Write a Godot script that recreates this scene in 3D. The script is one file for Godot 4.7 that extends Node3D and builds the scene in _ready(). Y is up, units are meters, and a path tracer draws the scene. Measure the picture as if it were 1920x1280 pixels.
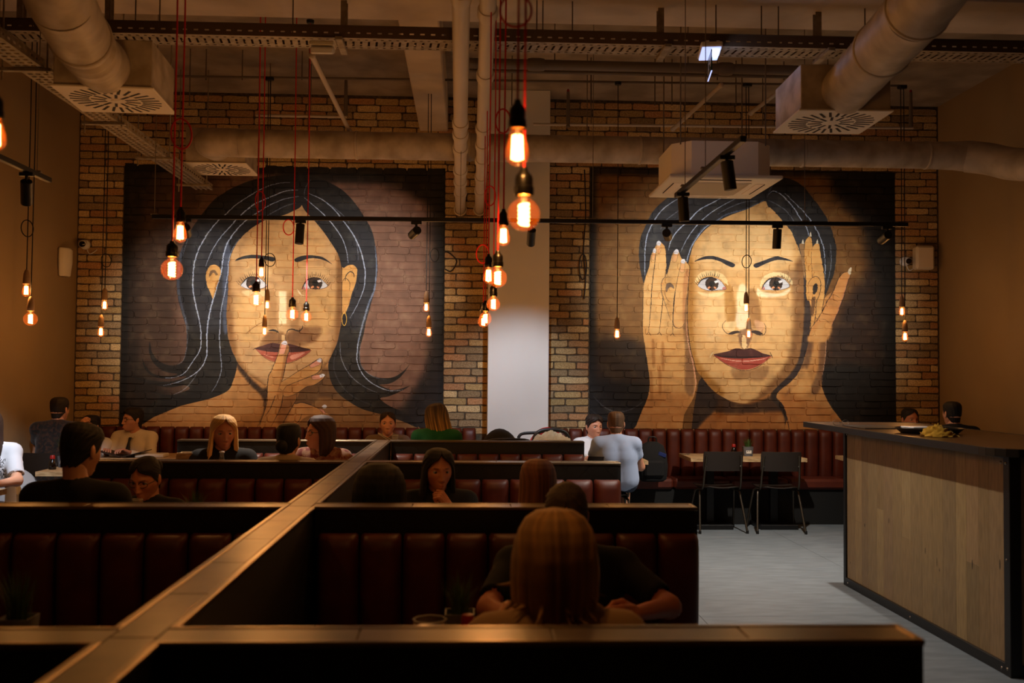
extends Node3D
# A dim restaurant: booths in the foreground, two painted brick murals on the back wall, filament pendants, ducts and trays under a raw ceiling.

const FOCAL := 1867.0
const EYE := Vector3(0, 1.6, 0)
const WALL_Z := -11.1
const CEIL := 4.7
var view := Basis()
var names := {}
var rng := RandomNumberGenerator.new()
var M := {}


func _ready() -> void:
	rng.seed = 7
	# camera
	var cam := Camera3D.new()
	cam.name = "camera"
	view = Basis.from_euler(Vector3(deg_to_rad(1.88), deg_to_rad(-2.53), 0.0075), EULER_ORDER_YXZ)
	cam.transform = Transform3D(view, EYE)
	cam.fov = rad_to_deg(2.0 * atan(640.0 / FOCAL))
	cam.near = 0.05
	cam.far = 60.0
	var lens := CameraAttributesPhysical.new()
	lens.frustum_focal_length = 35.0
	lens.frustum_focus_distance = 10.3
	lens.exposure_aperture = 2.8
	cam.attributes = lens
	add_child(cam)
	cam.current = true
	# surroundings
	var env := Environment.new()
	env.background_mode = Environment.BG_COLOR
	env.background_color = Color(0.02, 0.014, 0.009)
	env.background_energy_multiplier = 1.0
	env.ambient_light_source = Environment.AMBIENT_SOURCE_DISABLED
	env.tonemap_mode = Environment.TONE_MAPPER_LINEAR
	env.tonemap_exposure = 1.0
	env.sdfgi_enabled = true
	env.ssao_enabled = true
	env.ssil_enabled = true
	var we := WorldEnvironment.new()
	we.name = "world_environment"
	we.environment = env
	add_child(we)
	make_materials()
	build_shell()
	build_murals()
	build_ceiling_services()
	build_tracks()
	build_pendants()
	build_booths()
	build_back_dining()
	build_counter()
	build_people()
	build_small_things()


# ---------------------------------------------------------------- places in the picture
func ray(px: float, py: float) -> Vector3:
	return view * Vector3((px - 960.0) / FOCAL, -(py - 640.0) / FOCAL, -1.0)


func at(px: float, py: float, depth: float) -> Vector3:
	var r := ray(px, py)
	return EYE + r * (depth / -r.z)


func at_height(px: float, py: float, h: float) -> Vector3:
	var r := ray(px, py)
	return EYE + r * ((h - EYE.y) / r.y)


# ---------------------------------------------------------------- naming
func numbered(parent: Node, called: String) -> String:
	var key := str(parent.get_instance_id()) + called
	var k: int = names.get(key, 0)
	names[key] = k + 1
	return called if k == 0 else "%s_%03d" % [called, k]


func put(called: String, mesh: Mesh, mat: Material, parent: Node = null) -> MeshInstance3D:
	var o := MeshInstance3D.new()
	var p: Node = parent if parent else self
	o.name = numbered(p, called)
	o.mesh = mesh
	o.material_override = mat
	p.add_child(o, true)
	return o


func obj(called: String, mb: MB, mat: Material, parent: Node = null) -> MeshInstance3D:
	return put(called, mb.mesh(), mat, parent)


func thing(called: String, label: String, category: String, where := Vector3.ZERO, turn := 0.0, group := "") -> Node3D:
	var o := Node3D.new()
	o.name = numbered(self, called)
	add_child(o, true)
	o.position = where
	o.rotation.y = turn
	return tag(o, label, category, group)


func tag(o: Node3D, label: String, category: String, group := "") -> Node3D:
	o.set_meta("label", label)
	o.set_meta("category", category)
	if group:
		o.set_meta("group", group)
	return o


func structure(called: String) -> Node3D:
	var o := Node3D.new()
	o.name = numbered(self, called)
	add_child(o, true)
	o.set_meta("kind", "structure")
	return o


func copy_of(o: Node3D, label: String, where: Vector3, turn := 0.0) -> Node3D:
	var c: Node3D = o.duplicate()
	c.name = numbered(self, str(o.name).rstrip("0123456789").trim_suffix("_"))
	add_child(c, true)
	c.position = where
	c.rotation.y = turn
	c.set_meta("label", label)
	return c


# ---------------------------------------------------------------- meshes
class MB:
	var v := PackedVector3Array()
	var n := PackedVector3Array()
	var u := PackedVector2Array()
	var c := PackedColorArray()
	var idx := PackedInt32Array()
	var col := Color(1, 1, 1)

	func vert(p: Vector3, nn: Vector3, t := Vector2.ZERO) -> int:
		v.append(p)
		n.append(nn)
		u.append(t)
		c.append(col)
		return v.size() - 1

	func tri(a: int, b: int, d: int) -> void:
		var s := n[a] + n[b] + n[d]
		if (v[b] - v[a]).cross(v[d] - v[a]).dot(s) > 0.0:
			idx.append_array([a, d, b])
		else:
			idx.append_array([a, b, d])

	func face(p: Array, nn: Vector3, t: Array = []) -> void:
		var first := v.size()
		for i in p.size():
			vert(p[i], nn, t[i] if t.size() else Vector2.ZERO)
		for i in range(1, p.size() - 1):
			tri(first, first + i, first + i + 1)

	func box(t: Transform3D, s: Vector3, b := 0.0) -> void:
		var h := s * 0.5
		for a in 3:
			var e: int = (a + 1) % 3
			var f: int = (a + 2) % 3
			for sa: float in [-1.0, 1.0]:
				var q := []
				for k: Array in [[-1, -1], [1, -1], [1, 1], [-1, 1]]:
					q.append(t * corner(a, e, f, h, sa, k[0], k[1], b))
				var nn := Vector3.ZERO
				nn[a] = sa
				face(q, (t.basis * nn).normalized())
		if b <= 0.0:
			return
		for a in 3:
			var e: int = (a + 1) % 3
			var f: int = (a + 2) % 3
			for sa: float in [-1.0, 1.0]:
				for se: float in [-1.0, 1.0]:
					var nn := Vector3.ZERO
					nn[a] = sa
					nn[e] = se
					face([t * corner(a, e, f, h, sa, se, -1, b), t * corner(a, e, f, h, sa, se, 1, b), t * corner(e, f, a, h, se, 1, sa, b), t * corner(e, f, a, h, se, -1, sa, b)], (t.basis * nn).normalized())
		for sx: float in [-1.0, 1.0]:
			for sy: float in [-1.0, 1.0]:
				for sz: float in [-1.0, 1.0]:
					face([t * corner(0, 1, 2, h, sx, sy, sz, b), t * corner(1, 2, 0, h, sy, sz, sx, b), t * corner(2, 0, 1, h, sz, sx, sy, b)], (t.basis * Vector3(sx, sy, sz)).normalized())

	func corner(a: int, e: int, f: int, h: Vector3, sa: float, se: float, sf: float, b: float) -> Vector3:
		var p := Vector3.ZERO
		p[a] = sa * h[a]
		p[e] = se * (h[e] - b)
		p[f] = sf * (h[f] - b)
		return p

	func bx(x0: float, x1: float, y0: float, y1: float, z0: float, z1: float, b := 0.0) -> void:
		box(Transform3D(Basis(), Vector3((x0 + x1) / 2, (y0 + y1) / 2, (z0 + z1) / 2)), Vector3(absf(x1 - x0), absf(y1 - y0), absf(z1 - z0)), b)

	func bar(a: Vector3, b: Vector3, w: float, h: float, bev := 0.0, up := Vector3.UP) -> void:
		var d := b - a
		var z := d.normalized()
		if absf(z.dot(up)) > 0.98:
			up = Vector3.RIGHT
		var x := up.cross(z).normalized()
		box(Transform3D(Basis(x, z.cross(x), z), (a + b) / 2), Vector3(w, h, d.length()), bev)

	# rows of points joined to a smooth skin; normals turned away from the middle of each row
	func loft(rows: Array, closed := true, caps := true, colors: Array = []) -> void:
		var first := v.size()
		var m: int = rows[0].size()
		var k := rows.size()
		var nn := PackedVector3Array()
		nn.resize(m * k)
		var sense := 0.0
		for i in k:
			var mid := Vector3.ZERO
			for p: Vector3 in rows[i]:
				mid += p
			mid /= m
			for j in m:
				var jn: int = (j + 1) % m if closed else mini(j + 1, m - 1)
				var jp: int = (j + m - 1) % m if closed else maxi(j - 1, 0)
				var du: Vector3 = rows[i][jn] - rows[i][jp]
				var dv: Vector3 = rows[mini(i + 1, k - 1)][j] - rows[maxi(i - 1, 0)][j]
				var q := du.cross(dv)
				if q.length() < 1e-12:
					q = du.cross(rows[mini(i + 1, k - 1)][(j + m / 3) % m] - rows[maxi(i - 1, 0)][(j + m / 3) % m])
				nn[i * m + j] = q.normalized()
				sense += nn[i * m + j].dot((rows[i][j] - mid).normalized())
		var s := 1.0 if sense >= 0 else -1.0
		for i in k:
			for j in m:
				if colors.size():
					col = colors[i][j] if colors[i] is PackedColorArray or colors[i] is Array else colors[i]
				vert(rows[i][j], nn[i * m + j] * s, Vector2(float(j) / m, float(i) / maxi(k - 1, 1)))
		for i in k - 1:
			for j in (m if closed else m - 1):
				var a := first + i * m + j
				var b := first + i * m + (j + 1) % m
				tri(a, b, b + m)
				tri(a, b + m, a + m)
		if caps and closed:
			for e: int in [0, k - 1]:
				var mid := Vector3.ZERO
				var inner := Vector3.ZERO
				for j in m:
					mid += rows[e][j]
					inner += rows[1 if e == 0 else k - 2][j]
				mid /= m
				inner /= m
				var nrm: Vector3 = (mid - inner).normalized()
				if colors.size():
					col = colors[e][0] if colors[e] is PackedColorArray or colors[e] is Array else colors[e]
				var cc := vert(mid, nrm)
				var f2 := v.size()
				for j in m:
					vert(rows[e][j], nrm)
				for j in m:
					tri(cc, f2 + j, f2 + (j + 1) % m)

	func tube(pts: Array, r, sides := 8, caps := true) -> void:
		var rows := []
		var x := Vector3.ZERO
		for i in pts.size():
			var d: Vector3 = (pts[mini(i + 1, pts.size() - 1)] - pts[maxi(i - 1, 0)]).normalized()
			if i == 0:
				x = d.cross(Vector3.UP if absf(d.y) < 0.9 else Vector3.RIGHT).normalized()
			else:
				x = (x - d * x.dot(d)).normalized()
			var y := d.cross(x)
			var rr: float = r[i] if r is Array else r
			var row := PackedVector3Array()
			for j in sides:
				var a := TAU * j / sides
				row.append(pts[i] + (x * cos(a) + y * sin(a)) * rr)
			rows.append(row)
		loft(rows, true, caps)

	# profile of (radius, height) round the y axis of t; edges sharper than 40 degrees stay sharp
	func lathe(prof: Array, t := Transform3D(), sides := 16, sx := 1.0) -> void:
		var segs := []
		for i in prof.size() - 1:
			var d: Vector2 = prof[i + 1] - prof[i]
			segs.append(Vector2(d.y, -d.x).normalized())
		for i in prof.size() - 1:
			var n0: Vector2 = segs[i]
			var n1: Vector2 = segs[i]
			if i > 0 and segs[i - 1].dot(segs[i]) > 0.76:
				n0 = (segs[i - 1] + segs[i]).normalized()
			if i < segs.size() - 1 and segs[i + 1].dot(segs[i]) > 0.76:
				n1 = (segs[i + 1] + segs[i]).normalized()
			var first := v.size()
			for j in sides + 1:
				var a := TAU * j / sides
				var e := Vector3(cos(a) * sx, 0, sin(a))
				var p0: Vector2 = prof[i]
				var p1: Vector2 = prof[i + 1]
				vert(t * (e * p0.x + Vector3(0, p0.y, 0)), (t.basis * (Vector3(cos(a), 0, sin(a)) * n0.x + Vector3(0, n0.y, 0))).normalized(), Vector2(float(j) / sides, 0))
				vert(t * (e * p1.x + Vector3(0, p1.y, 0)), (t.basis * (Vector3(cos(a), 0, sin(a)) * n1.x + Vector3(0, n1.y, 0))).normalized(), Vector2(float(j) / sides, 1))
			for j in sides:
				var a2 := first + j * 2
				tri(a2, a2 + 1, a2 + 3)
				tri(a2, a2 + 3, a2 + 2)

	func ball(p: Vector3, r: Vector3, rows := 8, sides := 12, basis := Basis()) -> void:
		var first := v.size()
		for i in rows + 1:
			var e := -PI / 2 + PI * i / rows
			for j in sides + 1:
				var a := TAU * j / sides
				var d := Vector3(cos(e) * cos(a), sin(e), cos(e) * sin(a))
				vert(p + basis * (d * r), (basis * (d / r)).normalized(), Vector2(float(j) / sides, float(i) / rows))
		for i in rows:
			for j in sides:
				var q := first + i * (sides + 1) + j
				tri(q, q + 1, q + sides + 2)
				tri(q, q + sides + 2, q + sides + 1)

	# outline in the xy plane of t, pushed along its z from 0 to depth
	func prism(poly: PackedVector2Array, depth: float, t := Transform3D()) -> void:
		var ids := Geometry2D.triangulate_polygon(poly)
		for side: float in [0.0, 1.0]:
			var nn := (t.basis * Vector3(0, 0, 1 if (side == 1.0) == (depth > 0) else -1)).normalized()
			var first := v.size()
			for p in poly:
				vert(t * Vector3(p.x, p.y, depth * side), nn, p)
			for i in range(0, ids.size(), 3):
				tri(first + ids[i], first + ids[i + 1], first + ids[i + 2])
		var cw := Geometry2D.is_polygon_clockwise(poly)
		for i in poly.size():
			var a := poly[i]
			var b := poly[(i + 1) % poly.size()]
			var d := b - a
			if d.length() < 1e-6:
				continue
			var nn2 := Vector3(d.y, -d.x, 0) * (-1.0 if cw else 1.0)
			face([t * Vector3(a.x, a.y, 0), t * Vector3(b.x, b.y, 0), t * Vector3(b.x, b.y, depth), t * Vector3(a.x, a.y, depth)], (t.basis * nn2).normalized())

	func add(o: MB, t := Transform3D()) -> void:
		var first := v.size()
		for i in o.v.size():
			v.append(t * o.v[i])
			n.append((t.basis * o.n[i]).normalized())
		u.append_array(o.u)
		c.append_array(o.c)
		var flip := t.basis.determinant() < 0
		for i in range(0, o.idx.size(), 3):
			if flip:
				idx.append_array([first + o.idx[i], first + o.idx[i + 2], first + o.idx[i + 1]])
			else:
				idx.append_array([first + o.idx[i], first + o.idx[i + 1], first + o.idx[i + 2]])

	func mesh() -> ArrayMesh:
		var a := []
		a.resize(Mesh.ARRAY_MAX)
		a[Mesh.ARRAY_VERTEX] = v
		a[Mesh.ARRAY_NORMAL] = n
		a[Mesh.ARRAY_TEX_UV] = u
		a[Mesh.ARRAY_COLOR] = c
		a[Mesh.ARRAY_INDEX] = idx
		var m := ArrayMesh.new()
		m.add_surface_from_arrays(Mesh.PRIMITIVE_TRIANGLES, a)
		return m


func T(p: Vector3, b := Basis()) -> Transform3D:
	return Transform3D(b, p)


# a basis whose y axis runs along d
func along(d: Vector3) -> Basis:
	var y := d.normalized()
	var x := (Vector3.FORWARD if absf(y.z) < 0.9 else Vector3.RIGHT).cross(y).normalized()
	return Basis(x, y, x.cross(y))


func spline(pts: Array, steps := 5, closed := false) -> Array:
	var out := []
	var k := pts.size()
	for i in (k if closed else k - 1):
		var p0 = pts[(i + k - 1) % k] if closed else pts[maxi(i - 1, 0)]
		var p1 = pts[i]
		var p2 = pts[(i + 1) % k]
		var p3 = pts[(i + 2) % k] if closed else pts[mini(i + 2, k - 1)]
		for s in steps:
			out.append(p1.cubic_interpolate(p2, p0, p3, float(s) / steps))
	if not closed:
		out.append(pts[k - 1])
	return out


# ---------------------------------------------------------------- materials
func flat(c: Color, rough := 0.8, metal := 0.0, vcol := false) -> StandardMaterial3D:
	var m := StandardMaterial3D.new()
	m.albedo_color = c
	m.roughness = rough
	m.metallic = metal
	m.vertex_color_use_as_albedo = vcol
	return m


func noise_image(size: int, freq: float, octaves: int, sd: int, lo: Color, hi: Color, contrast := 1.0) -> ImageTexture:
	var f := FastNoiseLite.new()
	f.noise_type = FastNoiseLite.TYPE_SIMPLEX_SMOOTH
	f.seed = sd
	f.frequency = freq
	f.fractal_octaves = octaves
	var im := f.get_seamless_image(size, size)
	im.convert(Image.FORMAT_L8)
	var d := im.get_data()
	var ramp := PackedInt32Array()
	for i in 256:
		var c := lo.lerp(hi, clampf((i / 255.0 - 0.5) * contrast + 0.5, 0, 1))
		ramp.append(c.r8 | c.g8 << 8 | c.b8 << 16 | 255 << 24)
	var out := PackedInt32Array()
	out.resize(size * size)
	for i in size * size:
		out[i] = ramp[d[i]]
	return ImageTexture.create_from_image(Image.create_from_data(size, size, false, Image.FORMAT_RGBA8, out.to_byte_array()))


func textured(tex: Texture2D, scale: Vector3, rough := 0.8, metal := 0.0, vcol := false, relief: Texture2D = null, depth := 0.1) -> StandardMaterial3D:
	var m := flat(Color.WHITE, rough, metal, vcol)
	m.albedo_texture = tex
	m.uv1_triplanar = true
	m.uv1_world_triplanar = true
	m.uv1_scale = scale
	if relief:
		m.heightmap_enabled = true
		m.heightmap_texture = relief
		m.heightmap_scale = depth
	return m


func glow(c: Color, energy: float) -> StandardMaterial3D:
	var m := flat(c, 0.5)
	m.emission_enabled = true
	m.emission = c
	m.emission_energy_multiplier = energy
	return m


func make_materials() -> void:
	var fine := noise_image(256, 0.03, 5, 3, Color(0.0, 0.0, 0.0), Color(1, 1, 1), 1.6)
	var grain_a := noise_image(256, 0.02, 4, 11, Color(0.80, 0.78, 0.74), Color(1, 1, 1), 1.8)
	var speck := noise_image(256, 0.06, 4, 5, Color(0.78, 0.75, 0.70), Color(1.0, 1.0, 1.0), 1.6)
	M.brick = textured(speck, Vector3(3.0, 3.0, 3.0), 0.92, 0.0, true, fine, 0.12)
	M.mortar = textured(noise_image(256, 0.04, 4, 8, Color(0.24, 0.20, 0.15), Color(0.36, 0.31, 0.24), 1.5), Vector3(1.5, 1.5, 1.5), 0.95)
	M.plaster = textured(noise_image(256, 0.008, 4, 21, Color(0.56, 0.47, 0.33), Color(0.60, 0.51, 0.37), 1.2), Vector3(0.3, 0.3, 0.3), 0.85)
	M.white_plaster = textured(noise_image(128, 0.01, 3, 22, Color(0.80, 0.79, 0.77), Color(0.84, 0.83, 0.81), 1.2), Vector3(0.4, 0.4, 0.4), 0.8)
	M.concrete = textured(noise_image(256, 0.016, 5, 31, Color(0.54, 0.49, 0.42), Color(0.66, 0.60, 0.52), 1.7), Vector3(0.45, 0.45, 0.45), 0.9)
	M.beam = textured(noise_image(256, 0.014, 5, 33, Color(0.74, 0.68, 0.60), Color(0.84, 0.78, 0.70), 1.7), Vector3(0.35, 0.35, 0.35), 0.9)
	M.floor = textured(noise_image(256, 0.03, 5, 41, Color(0.40, 0.43, 0.455), Color(0.47, 0.50, 0.525), 1.4), Vector3(0.4, 1.0, 1.6), 0.5)
	M.duct = textured(grain_a, Vector3(0.8, 0.8, 0.8), 0.55)
	M.duct.albedo_color = Color(0.76, 0.71, 0.64)
	M.offwhite = flat(Color(0.90, 0.86, 0.79), 0.6)
	M.pipe = flat(Color(0.76, 0.71, 0.64), 0.5)
	M.dark_pipe = flat(Color(0.42, 0.38, 0.33), 0.55)
	M.steel = flat(Color(0.52, 0.50, 0.46), 0.4, 0.7)
	M.galv = textured(grain_a, Vector3(2, 2, 2), 0.5, 0.2)
	M.galv.albedo_color = Color(0.62, 0.58, 0.52)
	M.rail_brown = flat(Color(0.36, 0.29, 0.22), 0.6)
	M.black = flat(Color(0.02, 0.02, 0.022), 0.45)
	M.black_matte = flat(Color(0.018, 0.017, 0.016), 0.8)
	M.chrome = flat(Color(0.6, 0.58, 0.55), 0.25, 1.0)
	M.red_cord = flat(Color(0.80, 0.04, 0.05), 0.7)
	M.black_cord = flat(Color(0.03, 0.03, 0.03), 0.7)
	M.brass = flat(Color(0.85, 0.66, 0.38), 0.35, 0.6)
	M.bakelite = flat(Color(0.035, 0.027, 0.022), 0.3)
	M.beech = flat(Color(0.62, 0.50, 0.38), 0.6)
	M.leather = textured(noise_image(256, 0.02, 4, 51, Color(0.30, 0.10, 0.038), Color(0.36, 0.13, 0.052), 1.5), Vector3(1.2, 1.2, 1.2), 0.5, 0.0, false, fine, 0.05)
	M.panel = flat(Color(0.055, 0.048, 0.042), 0.55)
	M.tile = textured(noise_image(256, 0.015, 4, 61, Color(0.30, 0.24, 0.18), Color(0.42, 0.34, 0.26), 1.8), Vector3(0.9, 0.9, 0.9), 0.33, 0.0, true)
	M.trim = flat(Color(0.50, 0.44, 0.36), 0.30, 0.85)
	M.white_plastic = flat(Color(0.82, 0.82, 0.82), 0.35)
	M.cream = flat(Color(0.84, 0.81, 0.74), 0.5)
	M.butcher = wood_material(Color(0.58, 0.46, 0.31), Color(0.76, 0.64, 0.47), 71, Vector3(1.2, 4.0, 6.0), 0.5)
	M.oak = wood_material(Color(0.50, 0.41, 0.28), Color(0.57, 0.475, 0.33), 72, Vector3(5.0, 0.8, 5.0), 0.6, true)
	M.counter_top = wood_material(Color(0.22, 0.13, 0.06), Color(0.32, 0.20, 0.10), 73, Vector3(5.0, 5.0, 0.7), 0.28)
	M.ply = flat(Color(0.13, 0.09, 0.06), 0.55)
	M.green = flat(Color(0.20, 0.30, 0.07), 0.7)
	M.green.backlight_enabled = true
	M.green.backlight = Color(0.10, 0.16, 0.04)
	M.pot = flat(Color(0.36, 0.37, 0.39), 0.6)
	M.paper = flat(Color(0.80, 0.78, 0.74), 0.7)
	M.ink = flat(Color(0.03, 0.03, 0.03), 0.7)
	M.cable = flat(Color(0.12, 0.08, 0.05), 0.7)
	M.knot = flat(Color(0.10, 0.075, 0.05), 0.7)
	M.red = flat(Color(0.55, 0.03, 0.02), 0.45)
	M.glass = flat(Color(0.95, 0.97, 0.96, 0.05), 0.05)
	M.glass.transparency = BaseMaterial3D.TRANSPARENCY_ALPHA
	M.amber = flat(Color(1.0, 0.55, 0.18, 0.012), 0.04)
	M.amber.transparency = BaseMaterial3D.TRANSPARENCY_ALPHA
	M.amber.emission_enabled = true
	M.amber.emission = Color(1.0, 0.48, 0.12)
	M.amber.emission_energy_multiplier = 0.09
	M.clear_bulb = M.amber.duplicate()
	M.clear_bulb.emission = Color(1.0, 0.56, 0.20)
	M.clear_bulb.emission_energy_multiplier = 0.16
	M.filament = glow(Color(1.0, 0.76, 0.42), 14.0)
	M.cold = glow(Color(0.72, 0.78, 1.0), 1.2)
	M.lamp_face = glow(Color(1.0, 0.96, 0.88), 3.0)


func wood_material(lo: Color, hi: Color, sd: int, scale: Vector3, rough: float, vcol := false) -> StandardMaterial3D:
	return textured(noise_image(256, 0.03, 5, sd, lo, hi, 1.7), scale, rough, 0.0, vcol)


# ---------------------------------------------------------------- the room
const X_LEFT := -4.3
const X_RIGHT := 5.36
const MURAL_A := Rect2(-3.80, 0.975, 3.53, 2.92)
const MURAL_B := Rect2(1.36, 1.00, 3.49, 2.93)
const COL_X0 := 0.215
const COL_X1 := 0.875
const BRICK_H := 0.0815


func build_shell() -> void:
	var f := structure("floor")
	var mb := MB.new()
	mb.bx(X_LEFT - 0.2, X_RIGHT + 0.2, -0.2, -0.004, WALL_Z - 0.2, 2.7)
	obj("screed", mb, flat(Color(0.25, 0.25, 0.24), 0.9), f)
	var xs := [X_LEFT, -3.24, -1.64, -0.04, 1.56, 3.16, 4.76, X_RIGHT]
	for i in xs.size() - 1:
		for k in 9:
			var z1 := -6.62 + 1.62 * (5 - k)
			var z0 := maxf(z1 - 1.62, WALL_Z)
			z1 = minf(z1, 2.5)
			if z1 - z0 < 0.05:
				continue
			mb = MB.new()
			mb.bx(xs[i] + 0.0015, xs[i + 1] - 0.0015, -0.012, 0.0, z0 + 0.0015, z1 - 0.0015, 0.001)
			obj("tile", mb, M.floor, f)
	var walls := {"wall_left": [X_LEFT - 0.2, X_LEFT, WALL_Z - 0.2, 2.7], "wall_right": [X_RIGHT, X_RIGHT + 0.2, WALL_Z - 0.2, 2.7], "wall_front": [X_LEFT, X_RIGHT, 2.5, 2.7]}
	for called: String in walls:
		var w: Array = walls[called]
		mb = MB.new()
		mb.bx(w[0], w[1], -0.2, CEIL + 0.2, w[2], w[3])
		obj(called, mb, M.plaster).set_meta("kind", "structure")
	mb = MB.new()
	mb.bx(X_LEFT, X_RIGHT, CEIL, CEIL + 0.2, WALL_Z - 0.2, 2.5)
	obj("ceiling", mb, M.concrete).set_meta("kind", "structure")
	# raw beams under the slab
	mb = MB.new()
	mb.bx(X_LEFT, X_RIGHT, 4.3, CEIL, -7.58, -6.9, 0.015)
	obj("trim_1", mb, M.beam).set_meta("kind", "structure")
	mb = MB.new()
	mb.bx(-0.56, -0.245, 4.31, CEIL, WALL_Z, -7.58, 0.012)
	obj("trim_2", mb, M.beam).set_meta("kind", "structure")
	# white pier between the murals
	mb = MB.new()
	mb.bx(COL_X0, COL_X1, 0, CEIL, WALL_Z, -10.75, 0.006)
	obj("column", mb, M.white_plaster).set_meta("kind", "structure")
	# back wall: mortar bed with separate bricks
	var back := structure("wall_back")
	mb = MB.new()
	mb.bx(X_LEFT, X_RIGHT, -0.2, CEIL + 0.2, WALL_Z - 0.2, WALL_Z)
	obj("mortar", mb, M.mortar, back)
	var tones := [Color(0.80, 0.68, 0.47), Color(0.74, 0.63, 0.43), Color(0.84, 0.73, 0.53), Color(0.76, 0.58, 0.41), Color(0.66, 0.57, 0.43), Color(0.76, 0.61, 0.43), Color(0.86, 0.76, 0.57), Color(0.62, 0.53, 0.40)]
	var made := 0
	var rest := MB.new()
	var row := 0
	var y := 0.93
	while y < CEIL - 0.03:
		var spans := [[X_LEFT + 0.01, X_RIGHT - 0.01]]
		for r: Rect2 in [MURAL_A, MURAL_B]:
			if y + BRICK_H * 0.5 > r.position.y and y + BRICK_H * 0.5 < r.end.y:
				spans = cut(spans, r.position.x, r.end.x)
		spans = cut(spans, COL_X0 + 0.02, COL_X1 - 0.02)
		for s: Array in spans:
			var x: float = s[0]
			var first := true
			while x < s[1] - 0.03:
				var len := rng.randf_range(0.235, 0.315)
				if first and row % 2 == 1:
					len *= rng.randf_range(0.35, 0.6)
				first = false
				var x1 := minf(x + len, s[1])
				if s[1] - x1 < 0.07:
					x1 = s[1]
				var one := MB.new()
				one.col = (tones[rng.randi() % tones.size()] as Color).srgb_to_linear() * rng.randf_range(0.85, 1.12)
				one.col.a = 1.0
				brick(one, x, x1 - 0.009, y, y + BRICK_H - 0.010, rng.randf_range(0.005, 0.013), Rect2())
				if made < 300 and x1 - x > 0.06:
					obj("brick", one, M.brick, back)
					made += 1
				else:
					rest.add(one)
				x = x1
		y += BRICK_H
		row += 1
	if rest.v.size():
		obj("brick_stretch", rest, M.brick, back).set_meta("kind", "stuff")


func cut(spans: Array, a: float, b: float) -> Array:
	var out := []
	for s: Array in spans:
		if b <= s[0] or a >= s[1]:
			out.append(s)
			continue
		if a > s[0]:
			out.append([s[0], a])
		if b < s[1]:
			out.append([b, s[1]])
	return out


# an uneven brick standing proud of the wall; frame gives texture coordinates over that rectangle
func brick(mb: MB, x0: float, x1: float, y0: float, y1: float, proud: float, frame: Rect2) -> void:
	var j := 0.004
	var w := x1 - x0
	var h := y1 - y0
	var ring := []
	for q: Array in [[0.0, 0.18], [0.03, 0.0], [0.35, 0.0], [0.68, 0.0], [0.97, 0.0], [1.0, 0.2], [1.0, 0.8], [0.96, 1.0], [0.66, 1.0], [0.33, 1.0], [0.04, 1.0], [0.0, 0.8]]:
		ring.append(Vector2(x0 + w * q[0] + rng.randf_range(-j, j) * (0.6 if w > 0.1 else 0.2), y0 + h * q[1] + rng.randf_range(-j, j)))
	var tilt := Vector2(rng.randf_range(-0.004, 0.004) / maxf(w, 0.05), rng.randf_range(-0.004, 0.004) / h)
	var mid := Vector2((x0 + x1) / 2, (y0 + y1) / 2)
	var b := minf(rng.randf_range(0.003, 0.006), w * 0.2)
	var back := []
	var front := []
	for p: Vector2 in ring:
		back.append(Vector3(p.x, p.y, WALL_Z + 0.0005))
		var q: Vector2 = p + (mid - p).clamp(Vector2(-b, -b), Vector2(b, b))
		front.append(Vector3(q.x, q.y, WALL_Z + proud + (q - mid).dot(tilt) + rng.randf_range(-0.0012, 0.0012)))
	var coords := func(p: Vector3) -> Vector2: return Vector2((p.x - frame.position.x) / frame.size.x, (frame.end.y - p.y) / frame.size.y) if frame.has_area() else Vector2(p.x, p.y)
	var nn := Vector3(-tilt.x, -tilt.y, 1).normalized()
	var k := ring.size()
	var first := mb.v.size()
	for i in k:
		var out: Vector3 = Vector3(ring[i].x - mid.x, ring[i].y - mid.y, 0)
		out = Vector3(signf(out.x) if absf(out.x) > w * 0.46 else 0.0, signf(out.y) if absf(out.y) > h * 0.4 else 0.0, 0)
		mb.vert(back[i], (out + Vector3(0, 0, 0.12)).normalized(), coords.call(back[i]))
		mb.vert(front[i], (out + Vector3(0, 0, 0.45)).normalized(), coords.call(front[i]))
	for i in k:
		var a := first + i * 2
		var c := first + ((i + 1) % k) * 2
		mb.tri(a, c, c + 1)
		mb.tri(a, c + 1, a + 1)
	var centre := mb.vert(Vector3(mid.x, mid.y, WALL_Z + proud + 0.001), nn, coords.call(Vector3(mid.x, mid.y, 0)))
	for i in k:
		mb.vert(front[i], nn, coords.call(front[i]))
	for i in k:
		mb.tri(centre, centre + 1 + i, centre + 1 + (i + 1) % k)


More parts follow.
